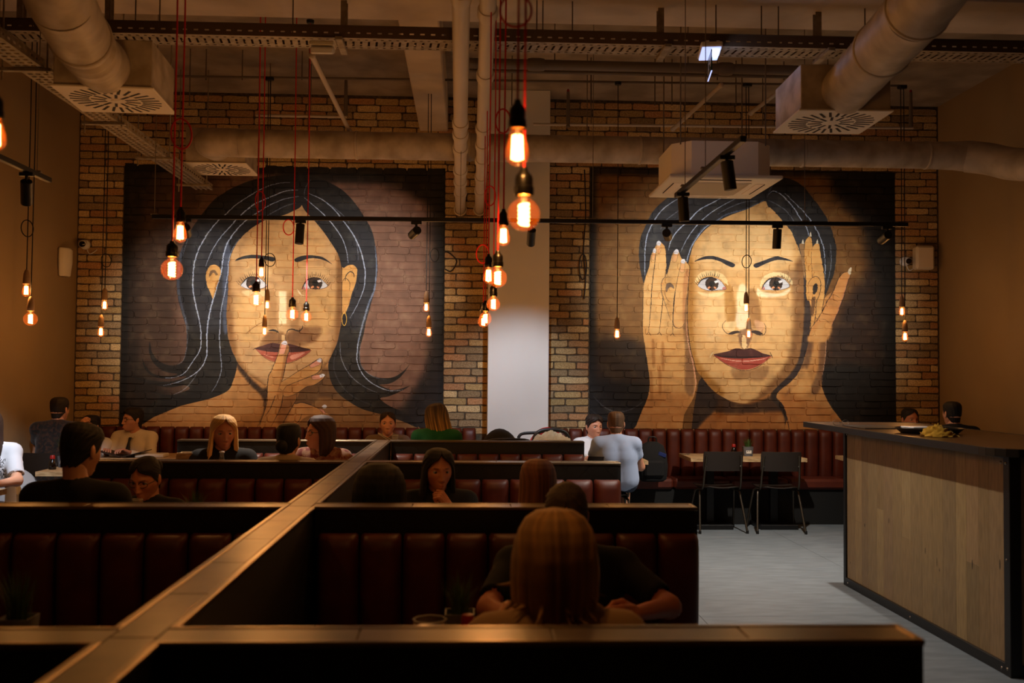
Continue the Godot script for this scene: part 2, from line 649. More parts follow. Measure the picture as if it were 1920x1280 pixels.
# ---------------------------------------------------------------- the two painted walls
# A painter works on the wall in the flat outlines of the painting; pixel outlines of the painting are carried to the wall plane.
class Painter:
	var im: Image
	var w: int
	var h: int
	var frame: Rect2
	var host
	var masks := {}

	func _init(rect: Rect2, node, per_metre: float) -> void:
		frame = rect
		host = node
		w = int(rect.size.x * per_metre)
		h = int(rect.size.y * per_metre)
		im = Image.create(w, h, false, Image.FORMAT_RGBA8)

	func onto(p: Vector2) -> Vector2:
		var q: Vector3 = host.at(p.x, p.y, 11.087)
		return Vector2((q.x - frame.position.x) / frame.size.x * w, (frame.end.y - q.y) / frame.size.y * h)

	func carry(flatlist: Array, smooth: bool, closed := true) -> PackedVector2Array:
		var pts := []
		for i in range(0, flatlist.size(), 2):
			pts.append(onto(Vector2(flatlist[i], flatlist[i + 1])))
		return PackedVector2Array(host.spline(pts, 6, closed) if smooth else pts)

	func fill(target: Image, pts: PackedVector2Array, c: Color) -> void:
		var lo := 1e9
		var hi := -1e9
		for p in pts:
			lo = minf(lo, p.y)
			hi = maxf(hi, p.y)
		var k := pts.size()
		for y in range(maxi(0, int(floor(lo))), mini(target.get_height(), int(ceil(hi)) + 1)):
			var yy := y + 0.5
			var xs := PackedFloat32Array()
			for i in k:
				var a := pts[i]
				var b := pts[(i + 1) % k]
				if (a.y <= yy) != (b.y <= yy):
					xs.append(a.x + (yy - a.y) * (b.x - a.x) / (b.y - a.y))
			xs.sort()
			for i in range(0, xs.size() - 1, 2):
				var x0 := maxi(0, int(round(xs[i])))
				var x1 := mini(target.get_width(), int(round(xs[i + 1])))
				if x1 > x0:
					target.fill_rect(Rect2i(x0, y, x1 - x0, 1), c)

	func poly(list: Array, c: Color, smooth := true) -> void:
		fill(im, carry(list, smooth), c)

	func mask(key: String, list: Array, smooth := true) -> void:
		var m := Image.create(w, h, false, Image.FORMAT_RGBA8)
		fill(m, carry(list, smooth), Color.WHITE)
		masks[key] = m

	# an airbrushed patch: blur is in pixels of the canvas
	func soft_shape(pts: PackedVector2Array, c: Color, blur: float, key := "") -> void:
		var b := maxf(1.5, blur)
		var fine := 4 if b > 3.0 else 1
		var lo := pts[0]
		var hi := pts[0]
		for p in pts:
			lo = lo.min(p)
			hi = hi.max(p)
		lo = (lo - Vector2(b, b) * 2.5).clamp(Vector2.ZERO, Vector2(w, h)).floor()
		hi = (hi + Vector2(b, b) * 2.5).clamp(Vector2.ZERO, Vector2(w, h)).ceil()
		if hi.x - lo.x < 2 or hi.y - lo.y < 2:
			return
		var sm := Vector2i(((hi - lo) / b).ceil()) + Vector2i.ONE
		var layer := Image.create(sm.x * fine, sm.y * fine, false, Image.FORMAT_RGBA8)
		layer.fill(Color(c, 0))
		var q := PackedVector2Array()
		for p in pts:
			q.append((p - lo) / b * fine)
		fill(layer, q, c)
		if fine > 1:
			layer.resize(sm.x * 2, sm.y * 2, Image.INTERPOLATE_BILINEAR)
			layer.resize(sm.x, sm.y, Image.INTERPOLATE_BILINEAR)
		layer.resize(int(sm.x * b), int(sm.y * b), Image.INTERPOLATE_CUBIC if b > 2.5 else Image.INTERPOLATE_BILINEAR)
		var r := Rect2i(Vector2i.ZERO, Vector2i(hi - lo).min(layer.get_size()))
		if key:
			var m: Image = masks[key].get_region(Rect2i(Vector2i(lo), r.size))
			layer.crop(r.size.x, r.size.y)
			im.blend_rect_mask(layer, m, r, Vector2i(lo))
		else:
			im.blend_rect(layer, r, Vector2i(lo))

	func soft(list: Array, c: Color, blur: float, key := "", smooth := true) -> void:
		soft_shape(carry(list, smooth), c, blur, key)

	func stroke(list: Array, width: float, c: Color, blur := 0.0, taper := true, key := "") -> void:
		var pts := carry(list, true, false)
		var k := pts.size()
		var left := PackedVector2Array()
		var right := PackedVector2Array()
		for i in k:
			var d := (pts[mini(i + 1, k - 1)] - pts[maxi(i - 1, 0)]).normalized().orthogonal()
			var s := width * (pow(sin(PI * (i + 0.5) / k), 0.5) if taper else 1.0) * (1.0 + 0.25 * sin(i * 2.3))
			left.append(pts[i] + d * s * 0.5)
			right.append(pts[i] - d * s * 0.5)
		right.reverse()
		left.append_array(right)
		if blur > 0.0:
			soft_shape(left, c, blur, key)
		else:
			fill(im, left, c)

	func disc(x: float, y: float, rx: float, ry: float, c: Color, blur := 0.0, key := "") -> void:
		var l := []
		for i in 20:
			l.append_array([x + rx * cos(TAU * i / 20), y + ry * sin(TAU * i / 20)])
		if blur > 0.0:
			soft(l, c, blur, key, false)
		else:
			poly(l, c, false)


func build_murals() -> void:
	mural(MURAL_A, paint_hush(), "painted brick mural of a long-haired woman with one finger on her lips")
	mural(MURAL_B, paint_ears(), "painted brick mural of a woman pressing both hands to her ears")


func mural(r: Rect2, im: Image, label: String) -> void:
	im.generate_mipmaps()
	var m := flat(Color.WHITE, 0.72, 0.0, true)
	m.albedo_texture = ImageTexture.create_from_image(im)
	m.texture_repeat = false
	var t := thing("mural", label, "mural")
	var mb := MB.new()
	mb.bx(r.position.x, r.end.x, r.position.y, r.end.y, WALL_Z + 0.0004, WALL_Z + 0.006)
	for i in mb.v.size():
		mb.u[i] = Vector2((mb.v[i].x - r.position.x) / r.size.x, (r.end.y - mb.v[i].y) / r.size.y)
	mb.c.fill(Color(0.9, 0.9, 0.9))
	obj("painted_mortar", mb, m, t)
	var made := 0
	var rest := MB.new()
	var y := r.position.y
	var rows := int(round(r.size.y / BRICK_H))
	var step := r.size.y / rows
	for row in rows:
		var x := r.position.x + 0.002
		var first := true
		while x < r.end.x - 0.02:
			var len := rng.randf_range(0.22, 0.325)
			if first and row % 2 == 1:
				len *= rng.randf_range(0.3, 0.6)
			first = false
			var x1 := minf(x + len, r.end.x)
			if r.end.x - x1 < 0.08:
				x1 = r.end.x
			var one := MB.new()
			var tone := rng.randf_range(0.90, 1.06)
			one.col = Color(tone, tone, tone)
			brick(one, x, x1 - rng.randf_range(0.003, 0.008), y, y + step - rng.randf_range(0.004, 0.010), rng.randf_range(0.009, 0.024), r)
			if made < 300 and x1 - x > 0.08:
				obj("brick", one, m, t)
				made += 1
			else:
				rest.add(one)
			x = x1
		y += step
	obj("brick_stretch", rest, m, t).set_meta("kind", "stuff")


const SKIN := Color(0.78, 0.62, 0.42)
const SKIN_HI := Color(0.90, 0.78, 0.57)
const SKIN_LO := Color(0.50, 0.32, 0.16)
const OUTLINE := Color(0.16, 0.10, 0.08)
const HAIR := Color(0.095, 0.10, 0.125)
const SHINE := Color(0.70, 0.78, 0.92)


func eye(p: Painter, shape: Array, ix: float, iy: float, r: float, inner: float) -> void:
	p.poly(shape, Color(0.80, 0.82, 0.86))
	p.mask("eye", shape)
	p.disc(inner, iy + 9, 4, 4, Color(0.72, 0.40, 0.36, 0.8), 2.0, "eye")
	p.soft([ix - 26, iy - 15, ix + 28, iy - 15, ix + 26, iy - 8, ix, iy - 10, ix - 24, iy - 7], Color(0.35, 0.38, 0.45, 0.7), 3.0, "eye")
	for k: Array in [[r, Color(0.15, 0.10, 0.08)], [r * 0.82, Color(0.22, 0.15, 0.11)], [r * 0.45, Color(0.05, 0.04, 0.04)]]:
		var l := []
		for i in 20:
			l.append_array([ix + k[0] * cos(TAU * i / 20), iy + k[0] * sin(TAU * i / 20)])
		p.soft_shape(p.carry(l, false), k[1], 1.5, "eye")
	p.poly([ix + 4, iy - 5, ix + 10, iy - 7, ix + 12, iy - 3, ix + 6, iy - 1], Color(0.93, 0.94, 0.97), false)
	p.poly([ix - 9, iy + 7, ix - 4, iy + 4, ix - 2, iy + 7, ix - 7, iy + 10], Color(0.86, 0.58, 0.40), false)
	p.poly([ix + 3, iy + 5, ix + 8, iy + 7, ix + 7, iy + 10, ix + 3, iy + 8], Color(0.86, 0.58, 0.40), false)
	p.stroke(shape.slice(0, 8), 4.0, Color(0.08, 0.07, 0.07))
	p.stroke(shape.slice(6) + shape.slice(0, 2), 1.8, Color(0.30, 0.20, 0.15))


func lashes(p: Painter, top: Array, out: float) -> void:
	var pts := p.carry(top, true, false)
	for i in range(0, pts.size(), 2):
		var f := float(i) / pts.size()
		var d := Vector2(lerpf(-10, 10, f) + out * 4.0, -16 - 4 * sin(i * 1.7))
		p.fill(p.im, PackedVector2Array([pts[i] + Vector2(-1.3, 0), pts[i] + Vector2(1.3, 0), pts[i] + d]), Color(0.09, 0.07, 0.06))


func shade_bricks(p: Painter) -> void:
	# brush grain of the paint
	var f := FastNoiseLite.new()
	f.seed = 77
	f.frequency = 0.03
	f.fractal_octaves = 4
	var n := f.get_image(p.w / 2, p.h / 2)
	n.convert(Image.FORMAT_RGBA8)
	var d := n.get_data()
	for i in d.size() / 4:
		var g := d[i * 4]
		d[i * 4] = 0 if g < 128 else 255
		d[i * 4 + 1] = d[i * 4]
		d[i * 4 + 2] = int(d[i * 4] * 0.8)
		d[i * 4 + 3] = int(absf(g - 128.0) * 0.28)
	n = Image.create_from_data(p.w / 2, p.h / 2, false, Image.FORMAT_RGBA8, d)
	n.resize(p.w, p.h)
	p.im.blend_rect(n, Rect2i(0, 0, p.w, p.h), Vector2i.ZERO)


func nail(p: Painter, list: Array, tip: Array, bed := Color(0.88, 0.62, 0.52), rim := 1.3) -> void:
	p.poly(list, bed, false)
	p.poly(tip, Color(0.84, 0.86, 0.92), true)
	p.stroke(list + list.slice(0, 2), rim, OUTLINE.lerp(bed, 0.4), 0.0, false)


func paint_hush() -> Image:
	var p := Painter.new(MURAL_A, self, 340.0)
	p.im.fill(Color(0.42, 0.31, 0.265))
	p.soft([520, 395, 845, 395, 845, 760, 560, 760], Color(0.50, 0.37, 0.31, 0.8), 60)
	p.soft([200, 290, 430, 290, 350, 420, 330, 560, 345, 830, 200, 830], Color(0.22, 0.155, 0.11, 0.75), 50)
	p.soft([200, 280, 300, 280, 262, 420, 256, 640, 300, 720, 380, 830, 200, 830], Color(0.10, 0.065, 0.045, 0.9), 34)
	p.soft([420, 280, 860, 280, 860, 420, 800, 380, 720, 345, 560, 338], Color(0.07, 0.05, 0.04, 0.95), 30)
	p.soft([812, 300, 860, 300, 860, 830, 700, 830, 770, 740, 806, 640], Color(0.09, 0.065, 0.05, 0.92), 26)
	p.soft([200, 280, 860, 280, 860, 322, 200, 318], Color(0.06, 0.045, 0.035, 0.9), 14)
	p.soft([215, 290, 242, 290, 236, 830, 215, 830], Color(0.03, 0.025, 0.02, 1.0), 8, "", false)
	p.soft([824, 300, 850, 300, 850, 830, 822, 830], Color(0.03, 0.025, 0.02, 1.0), 8, "", false)
	# shoulders and neck
	var body := [255, 812, 268, 790, 345, 758, 427, 732, 443, 688, 450, 600, 600, 600, 617, 690, 652, 750, 712, 775, 783, 798, 796, 812]
	p.poly(body, Color(0.74, 0.54, 0.31), false)
	p.mask("body", body, false)
	p.soft([560, 690, 640, 740, 800, 800, 800, 830, 540, 830, 560, 760], Color(0.50, 0.36, 0.20, 0.75), 20, "body")
	p.soft([443, 672, 467, 705, 490, 727, 503, 733, 512, 800, 482, 812, 494, 770, 492, 745, 470, 722, 445, 690], Color(0.20, 0.13, 0.08, 0.9), 7, "body")
	p.soft([585, 690, 640, 700, 660, 750, 600, 745, 555, 790, 540, 740], Color(0.36, 0.25, 0.14, 0.8), 12, "body")
	p.soft([400, 760, 480, 748, 480, 790, 330, 805], Color(0.80, 0.58, 0.32, 0.5), 16, "body")
	# face
	var face := [565, 383, 590, 412, 607, 435, 622, 457, 635, 477, 641, 500, 642, 560, 640, 600, 635, 630, 624, 661, 606, 692, 585, 714, 562, 726, 535, 731, 505, 727, 487, 716, 467, 702, 450, 686, 440, 668, 430, 640, 424, 600, 425, 540, 428, 495, 437, 465, 452, 443, 475, 424, 505, 408, 540, 398]
	p.poly(face, SKIN)
	p.mask("face", face)
	p.soft([470, 430, 560, 410, 610, 455, 560, 500, 470, 500], Color(0.86, 0.69, 0.45, 0.8), 24, "face")
	p.soft([440, 560, 500, 555, 505, 620, 455, 640], Color(0.86, 0.70, 0.45, 0.7), 20, "face")
	p.soft([575, 555, 630, 550, 625, 610, 580, 630], Color(0.84, 0.68, 0.43, 0.7), 20, "face")
	p.soft([415, 480, 432, 480, 436, 600, 452, 680, 500, 725, 430, 720], Color(0.48, 0.31, 0.14, 0.75), 14, "face")
	p.soft([632, 480, 650, 480, 650, 640, 590, 730, 540, 740, 600, 690, 626, 640], Color(0.46, 0.30, 0.13, 0.75), 14, "face")
	p.soft([500, 625, 530, 622, 530, 645, 500, 648, 485, 655], Color(0.50, 0.34, 0.19, 0.8), 8, "face")
	p.soft([540, 622, 600, 612, 590, 640, 545, 648], Color(0.46, 0.30, 0.17, 0.75), 10, "face")
	p.soft([498, 560, 516, 548, 520, 615, 505, 618], Color(0.64, 0.47, 0.27, 0.6), 8, "face")
	p.soft([540, 550, 556, 560, 560, 612, 545, 612], Color(0.62, 0.45, 0.26, 0.55), 8, "face")
	p.soft([523, 546, 537, 546, 537, 607, 523, 607], Color(0.96, 0.90, 0.74, 0.95), 4, "face", false)
	p.soft([462, 500, 500, 500, 506, 520, 460, 516], Color(0.87, 0.72, 0.50, 0.8), 8, "face")
	p.soft([565, 500, 610, 500, 616, 520, 562, 520], Color(0.87, 0.72, 0.50, 0.8), 8, "face")
	p.soft([455, 545, 500, 545, 490, 558, 465, 556], Color(0.92, 0.82, 0.62, 0.8), 5, "face")
	p.soft([556, 540, 566, 552, 572, 556, 562, 552], Color(0.95, 0.88, 0.74, 0.9), 3, "face")
	p.stroke([461, 626, 478, 612, 492, 604], 2.5, Color(0.55, 0.38, 0.2), 1.5)
	p.stroke([569, 612, 580, 622, 600, 630], 3.5, Color(0.50, 0.34, 0.2, 0.7), 3.0)
	# nose
	p.poly([503, 620, 509, 617.5, 515, 617.5, 520, 620, 523, 624, 518, 622, 511, 620.5], Color(0.13, 0.10, 0.09))
	p.stroke([537, 626, 540, 619, 548, 617, 556, 619.5, 562, 620, 567, 615, 567, 610], 4.6, Color(0.13, 0.10, 0.09))
	p.stroke([523, 624, 523, 640, 520, 646], 2.5, Color(0.45, 0.31, 0.18))
	p.stroke([536, 626, 536, 640], 2.5, Color(0.38, 0.25, 0.15))
	p.disc(531, 634, 3.5, 7, Color(0.88, 0.74, 0.52, 0.9), 3.0)
	# lips
	p.poly([478, 653, 493, 647.5, 508, 643, 518, 643.5, 526, 645, 537, 643.5, 553, 647, 570, 652, 584, 656, 565, 661, 540, 663, 510, 661, 490, 657], Color(0.27, 0.11, 0.095))
	p.poly([480, 654, 500, 658, 530, 660, 560, 659, 583, 655.5, 570, 667, 552, 676, 535, 680, 515, 678, 497, 670], Color(0.66, 0.33, 0.25))
	p.poly([478, 653, 500, 650, 530, 652, 560, 652, 584, 655.5, 560, 659.5, 530, 660.5, 500, 658.5], Color(0.24, 0.10, 0.09))
	p.soft([543, 668, 552, 664, 572, 660, 562, 668, 548, 674], Color(0.88, 0.62, 0.54, 0.9), 2.5)
	p.soft([495, 663, 512, 668, 512, 671, 497, 666], Color(0.86, 0.58, 0.48, 0.8), 2.0)
	p.stroke([478, 653, 497, 671, 515, 679, 535, 681.5, 552, 677, 572, 666, 586, 655], 1.8, Color(0.35, 0.18, 0.12))
	p.stroke([474, 656, 479, 652], 2.5, Color(0.3, 0.18, 0.1))
	p.stroke([576, 649, 586, 657], 4.0, Color(0.85, 0.66, 0.40))
	# brows and eyes
	p.poly([440, 489, 453, 481, 473, 477.5, 493, 479, 515, 483, 511, 490, 493, 485.5, 473, 484, 455, 485.5], Color(0.13, 0.13, 0.15))
	p.poly([552, 486.5, 562, 481, 575, 478.5, 590, 479, 606, 482.5, 622.5, 495, 612, 489.5, 598, 485, 580, 484.5, 557, 491], Color(0.13, 0.13, 0.15))
	eye(p, [451, 535, 458, 526, 466, 520, 475, 518, 486, 520.5, 494, 527, 501, 536, 490, 541, 476, 543.5, 462, 541], 475, 530, 13.5, 500)
	lashes(p, [449, 534, 458, 524, 468, 518, 478, 516.5, 490, 520, 497, 527], -1.0)
	eye(p, [566, 542, 571, 531, 579, 523, 590, 519.5, 601, 522, 609, 529, 614, 536, 606, 540.5, 593, 542, 579, 541], 591, 531, 13.5, 567)
	lashes(p, [574, 526, 582, 519.5, 592, 517, 603, 520.5, 611, 528, 615, 536], 1.0)
	# hair, left then right of the parting
	var left := [566, 384, 550, 395, 535, 402, 516, 407, 495, 414, 470, 429, 450, 448, 437, 468, 430, 492, 428, 520, 427, 555, 425, 580, 425, 607, 428, 633, 435, 658, 443, 674, 444, 688, 437, 715, 427, 732, 400, 745, 370, 753, 345, 759, 320, 766, 295, 778, 262, 796, 268, 770, 290, 752, 300, 742, 275, 729, 300, 738, 322, 740, 342, 735, 356, 728, 345, 722, 318, 726, 290, 722, 268, 714, 247, 706, 268, 710, 290, 714, 318, 715, 340, 710, 350, 706, 335, 706, 315, 710, 295, 708, 280, 701, 270, 688, 267, 672, 274, 688, 285, 699, 300, 704, 318, 705, 333, 701, 318, 698.5, 304, 694, 291, 684, 283, 672, 279, 655, 281, 640, 284, 657, 292, 671, 303, 680, 320, 685, 336, 682, 344, 675, 348.5, 658, 350, 640, 349, 613, 343, 593, 335, 565, 331, 533, 332, 500, 335, 483, 343, 460, 362, 425, 380, 400, 403, 373, 437, 352, 470, 338, 505, 331, 545, 327, 588, 330, 576, 350]
	p.poly(left, HAIR)
	p.mask("left", left)
	var right := [566, 384, 576, 350, 588, 330, 605, 336, 618, 342, 643, 357, 665, 380, 683, 407, 697, 432, 705, 467, 708, 500, 706, 525, 702, 547, 695, 572, 687, 600, 682, 625, 675.5, 650, 675, 667, 678, 685, 690, 700, 712, 708, 737, 707, 757, 695, 768.5, 682, 753, 704, 733, 718, 712, 721.5, 719, 725, 735, 731, 753, 728, 768.5, 723, 750, 734, 728, 743, 713, 747, 729, 760, 760, 775, 784, 801, 753, 789, 712, 776, 678, 766, 652, 751, 633, 736, 622, 718, 617, 700, 616, 680, 624, 661, 632, 643, 637, 620, 641, 595, 641, 520, 639, 495, 634, 477, 622, 457, 607, 435, 590, 414]
	p.poly(right, HAIR)
	p.mask("right", right)
	for key: String in ["left", "right"]:
		p.soft([300, 640, 800, 640, 800, 830, 200, 830], Color(0.07, 0.055, 0.05, 0.85), 40, key)
		p.soft([330, 320, 720, 320, 720, 372, 330, 372], Color(0.075, 0.07, 0.075, 0.6), 26, key)
	p.soft([360, 440, 425, 440, 424, 600, 362, 600], Color(0.20, 0.22, 0.27, 0.6), 20, "left")
	p.soft([655, 440, 705, 450, 690, 600, 650, 600], Color(0.17, 0.19, 0.24, 0.6), 18, "right")
	p.soft([420, 470, 432, 470, 428, 610, 418, 610], Color(0.30, 0.35, 0.46, 0.8), 6, "left")
	p.soft([343, 463, 335, 483, 331, 533, 337, 570, 350, 613, 354, 613, 342, 570, 337, 533, 340, 490], Color(0.28, 0.32, 0.40, 0.8), 4, "left")
	var sh := Color(SHINE, 0.95)
	var dim := Color(SHINE, 0.5)
	p.stroke([545, 342, 520, 344, 487, 356, 445, 382, 423, 402, 403, 420, 387, 442, 373, 467, 365, 492, 362, 520, 362, 542, 367, 572, 373, 598, 377, 625, 376, 650, 372, 662, 360, 680, 347, 698, 330, 707, 305, 709], 4.5, sh, 1.5)
	p.stroke([560, 356, 537, 358, 512, 367, 477, 383, 453, 402, 433, 423, 412, 447, 395, 475, 386, 500], 4.0, sh, 1.5)
	p.stroke([560, 368, 530, 374, 500, 388, 470, 407, 447, 427, 428, 453, 420, 475, 415, 508, 408, 533, 400, 560, 392, 592, 388, 625, 388, 660, 386, 672, 378, 688, 362, 703, 335, 716, 305, 723], 5.0, sh, 1.5)
	p.stroke([450, 447, 437, 465, 429, 490, 427, 515, 421, 550, 415, 580, 412, 620, 412, 650, 415, 680, 414, 700, 405, 722, 395, 737], 3.5, Color(SHINE, 0.8), 1.5)
	p.stroke([375, 690, 362, 712, 345, 730, 325, 740], 3.0, dim, 1.5)
	p.stroke([347, 590, 351, 625, 350, 655, 344, 675, 333, 684], 2.5, dim, 1.5)
	p.stroke([555, 380, 535, 386, 515, 396, 490, 410], 3.0, dim, 2.0)
	p.stroke([360, 430, 350, 455, 342, 480], 3.0, Color(SHINE, 0.35), 2.0)
	p.stroke([570, 368, 573, 352, 583, 336], 2.5, dim, 1.5)
	p.stroke([577, 362, 592, 368, 607, 376, 627, 393, 643, 413, 658, 433, 668, 450, 677, 472, 683, 497, 685, 515, 682, 542, 670, 572, 656, 597], 4.5, sh, 1.5)
	p.stroke([570, 370, 583, 381, 607, 402, 627, 425, 642, 448, 650, 472, 653, 494], 3.5, sh, 1.5)
	p.stroke([600, 372, 625, 388, 650, 410, 655, 420], 2.5, dim, 1.5)
	p.stroke([668, 452, 671, 470, 672, 490], 2.5, dim, 1.5)
	p.stroke([703, 460, 706, 500, 702, 542, 692, 567, 685, 590, 676, 623, 671, 647, 670, 670], 7.0, Color(0.46, 0.53, 0.66, 0.95), 2.0)
	p.stroke([671, 640, 669, 665, 671, 682, 681, 703, 700, 720, 728, 732, 755, 731], 3.5, sh, 1.5)
	p.stroke([676, 640, 674, 670, 680, 690, 700, 706, 725, 712], 3.0, dim, 1.5)
	p.stroke([638, 640, 639, 668, 649, 692, 663, 710, 687, 727, 712, 738], 3.0, Color(SHINE, 0.6), 1.5)
	p.stroke([630, 655, 626, 690, 640, 722, 665, 745, 700, 760], 3.0, Color(SHINE, 0.3), 2.0)
	# ears and ring
	p.poly([386, 522, 387, 510, 392, 500, 402, 496, 410, 500, 414, 508, 412, 520, 407, 535, 402, 548, 399, 560, 394, 548, 389, 537], Color(0.84, 0.65, 0.38))
	p.soft([392, 520, 394, 509, 402, 506, 408, 514, 405, 516, 400, 511, 395, 516], Color(0.42, 0.32, 0.22, 0.9), 2.0)
	p.soft([401, 548, 405, 530, 410, 525, 404, 545, 400, 556], Color(0.62, 0.42, 0.18, 0.8), 3.0)
	p.poly([641, 507, 645, 502, 653, 497, 662, 496.5, 669, 503, 669.5, 511, 667, 530, 660, 550, 654, 572, 648, 586, 643, 588, 641, 575], Color(0.84, 0.65, 0.38))
	p.stroke([647, 527, 649, 516, 657, 509, 663, 513, 664, 520], 3.5, Color(0.16, 0.12, 0.11))
	p.stroke([641, 530, 646, 522, 652, 524, 656, 532, 655, 545], 2.5, Color(0.32, 0.22, 0.14))
	p.stroke([641, 500, 641, 590], 2.0, Color(0.25, 0.17, 0.12))
	var hoop := []
	for i in 17:
		hoop.append_array([645.5 + 4.3 * cos(TAU * i / 16), 598 + 12.0 * sin(TAU * i / 16)])
	p.stroke(hoop, 2.6, Color(0.86, 0.70, 0.28), 0.0, false)
	# hand
	var palm := [502, 735, 508, 720, 523, 714, 540, 718, 562, 722, 560, 738, 553, 757, 566, 755, 583, 760, 598, 766, 612, 774, 618, 779, 604, 782, 585, 778, 567, 786, 548, 806, 540, 812, 484, 812, 490, 788, 497, 767]
	p.poly(palm, Color(0.77, 0.56, 0.32))
	p.mask("palm", palm)
	p.soft([540, 722, 562, 722, 560, 738, 550, 760, 530, 800, 520, 780], Color(0.52, 0.34, 0.17, 0.7), 8, "palm")
	p.stroke([533, 725, 530, 745, 526, 765, 508, 800], 2.2, OUTLINE)
	p.stroke([518, 727, 516, 742, 507, 765, 497, 780], 2.2, OUTLINE)
	p.stroke([557, 738, 555, 750, 548, 762, 535, 785, 528, 800], 2.5, OUTLINE)
	p.stroke([553, 757, 566, 754, 583, 759, 600, 767], 2.2, OUTLINE)
	p.stroke([566, 775, 560, 790, 545, 800], 2.0, OUTLINE)
	var ring := [530, 730, 537, 722, 555, 716, 578, 707, 588, 702, 606, 701.5, 609, 705, 600, 715, 588, 722, 575, 725, 560, 735, 545, 742, 532, 742]
	p.poly(ring, Color(0.75, 0.54, 0.30))
	p.stroke(ring + ring.slice(0, 2), 1.8, OUTLINE)
	nail(p, [584, 705, 601, 702, 604, 706, 600, 710, 586, 711], [600, 702, 607, 701, 609, 704, 605, 707, 600, 707])
	var middle := [521, 724, 528, 716, 545, 705, 562, 694, 578, 685, 590, 677, 600, 671.5, 604, 676, 602, 690, 596, 698, 587, 703, 570, 710, 550, 718, 537, 724, 530, 732]
	p.poly(middle, Color(0.79, 0.59, 0.34))
	p.stroke(middle + middle.slice(0, 2), 2.0, OUTLINE)
	nail(p, [580, 685, 597, 674, 603, 678, 598, 684, 584, 689], [594, 675, 600, 671.5, 603, 675, 601, 679, 596, 678])
	var index := [533, 637.5, 537.5, 642, 542, 650, 542, 658, 538, 670, 534.5, 690, 531, 706, 525, 724, 518, 740, 503, 745, 501, 733, 503, 707, 509, 694, 515, 680, 521, 664, 525, 648, 528, 640]
	p.poly(index, Color(0.81, 0.60, 0.35))
	p.mask("index", index)
	p.soft([536, 650, 544, 650, 538, 690, 528, 730, 520, 740, 528, 700], Color(0.55, 0.37, 0.2, 0.7), 4, "index")
	p.stroke([525, 648, 521, 664, 515, 680, 509, 694, 503, 707, 501, 733, 501, 750, 497, 767, 490, 788, 484, 808], 2.6, OUTLINE)
	p.stroke([542, 650, 542, 658, 538, 670, 534.5, 690, 531, 706, 528, 716], 2.6, OUTLINE)
	nail(p, [528, 645, 538, 645, 533, 663, 523, 664], [528, 645, 530, 640, 534, 638, 538, 641, 538, 646])
	nail(p, [599, 766, 606, 768, 611, 775, 604, 773], [604, 761, 609, 758, 613, 761, 611, 765, 606, 765])
	shade_bricks(p)
	return p.im


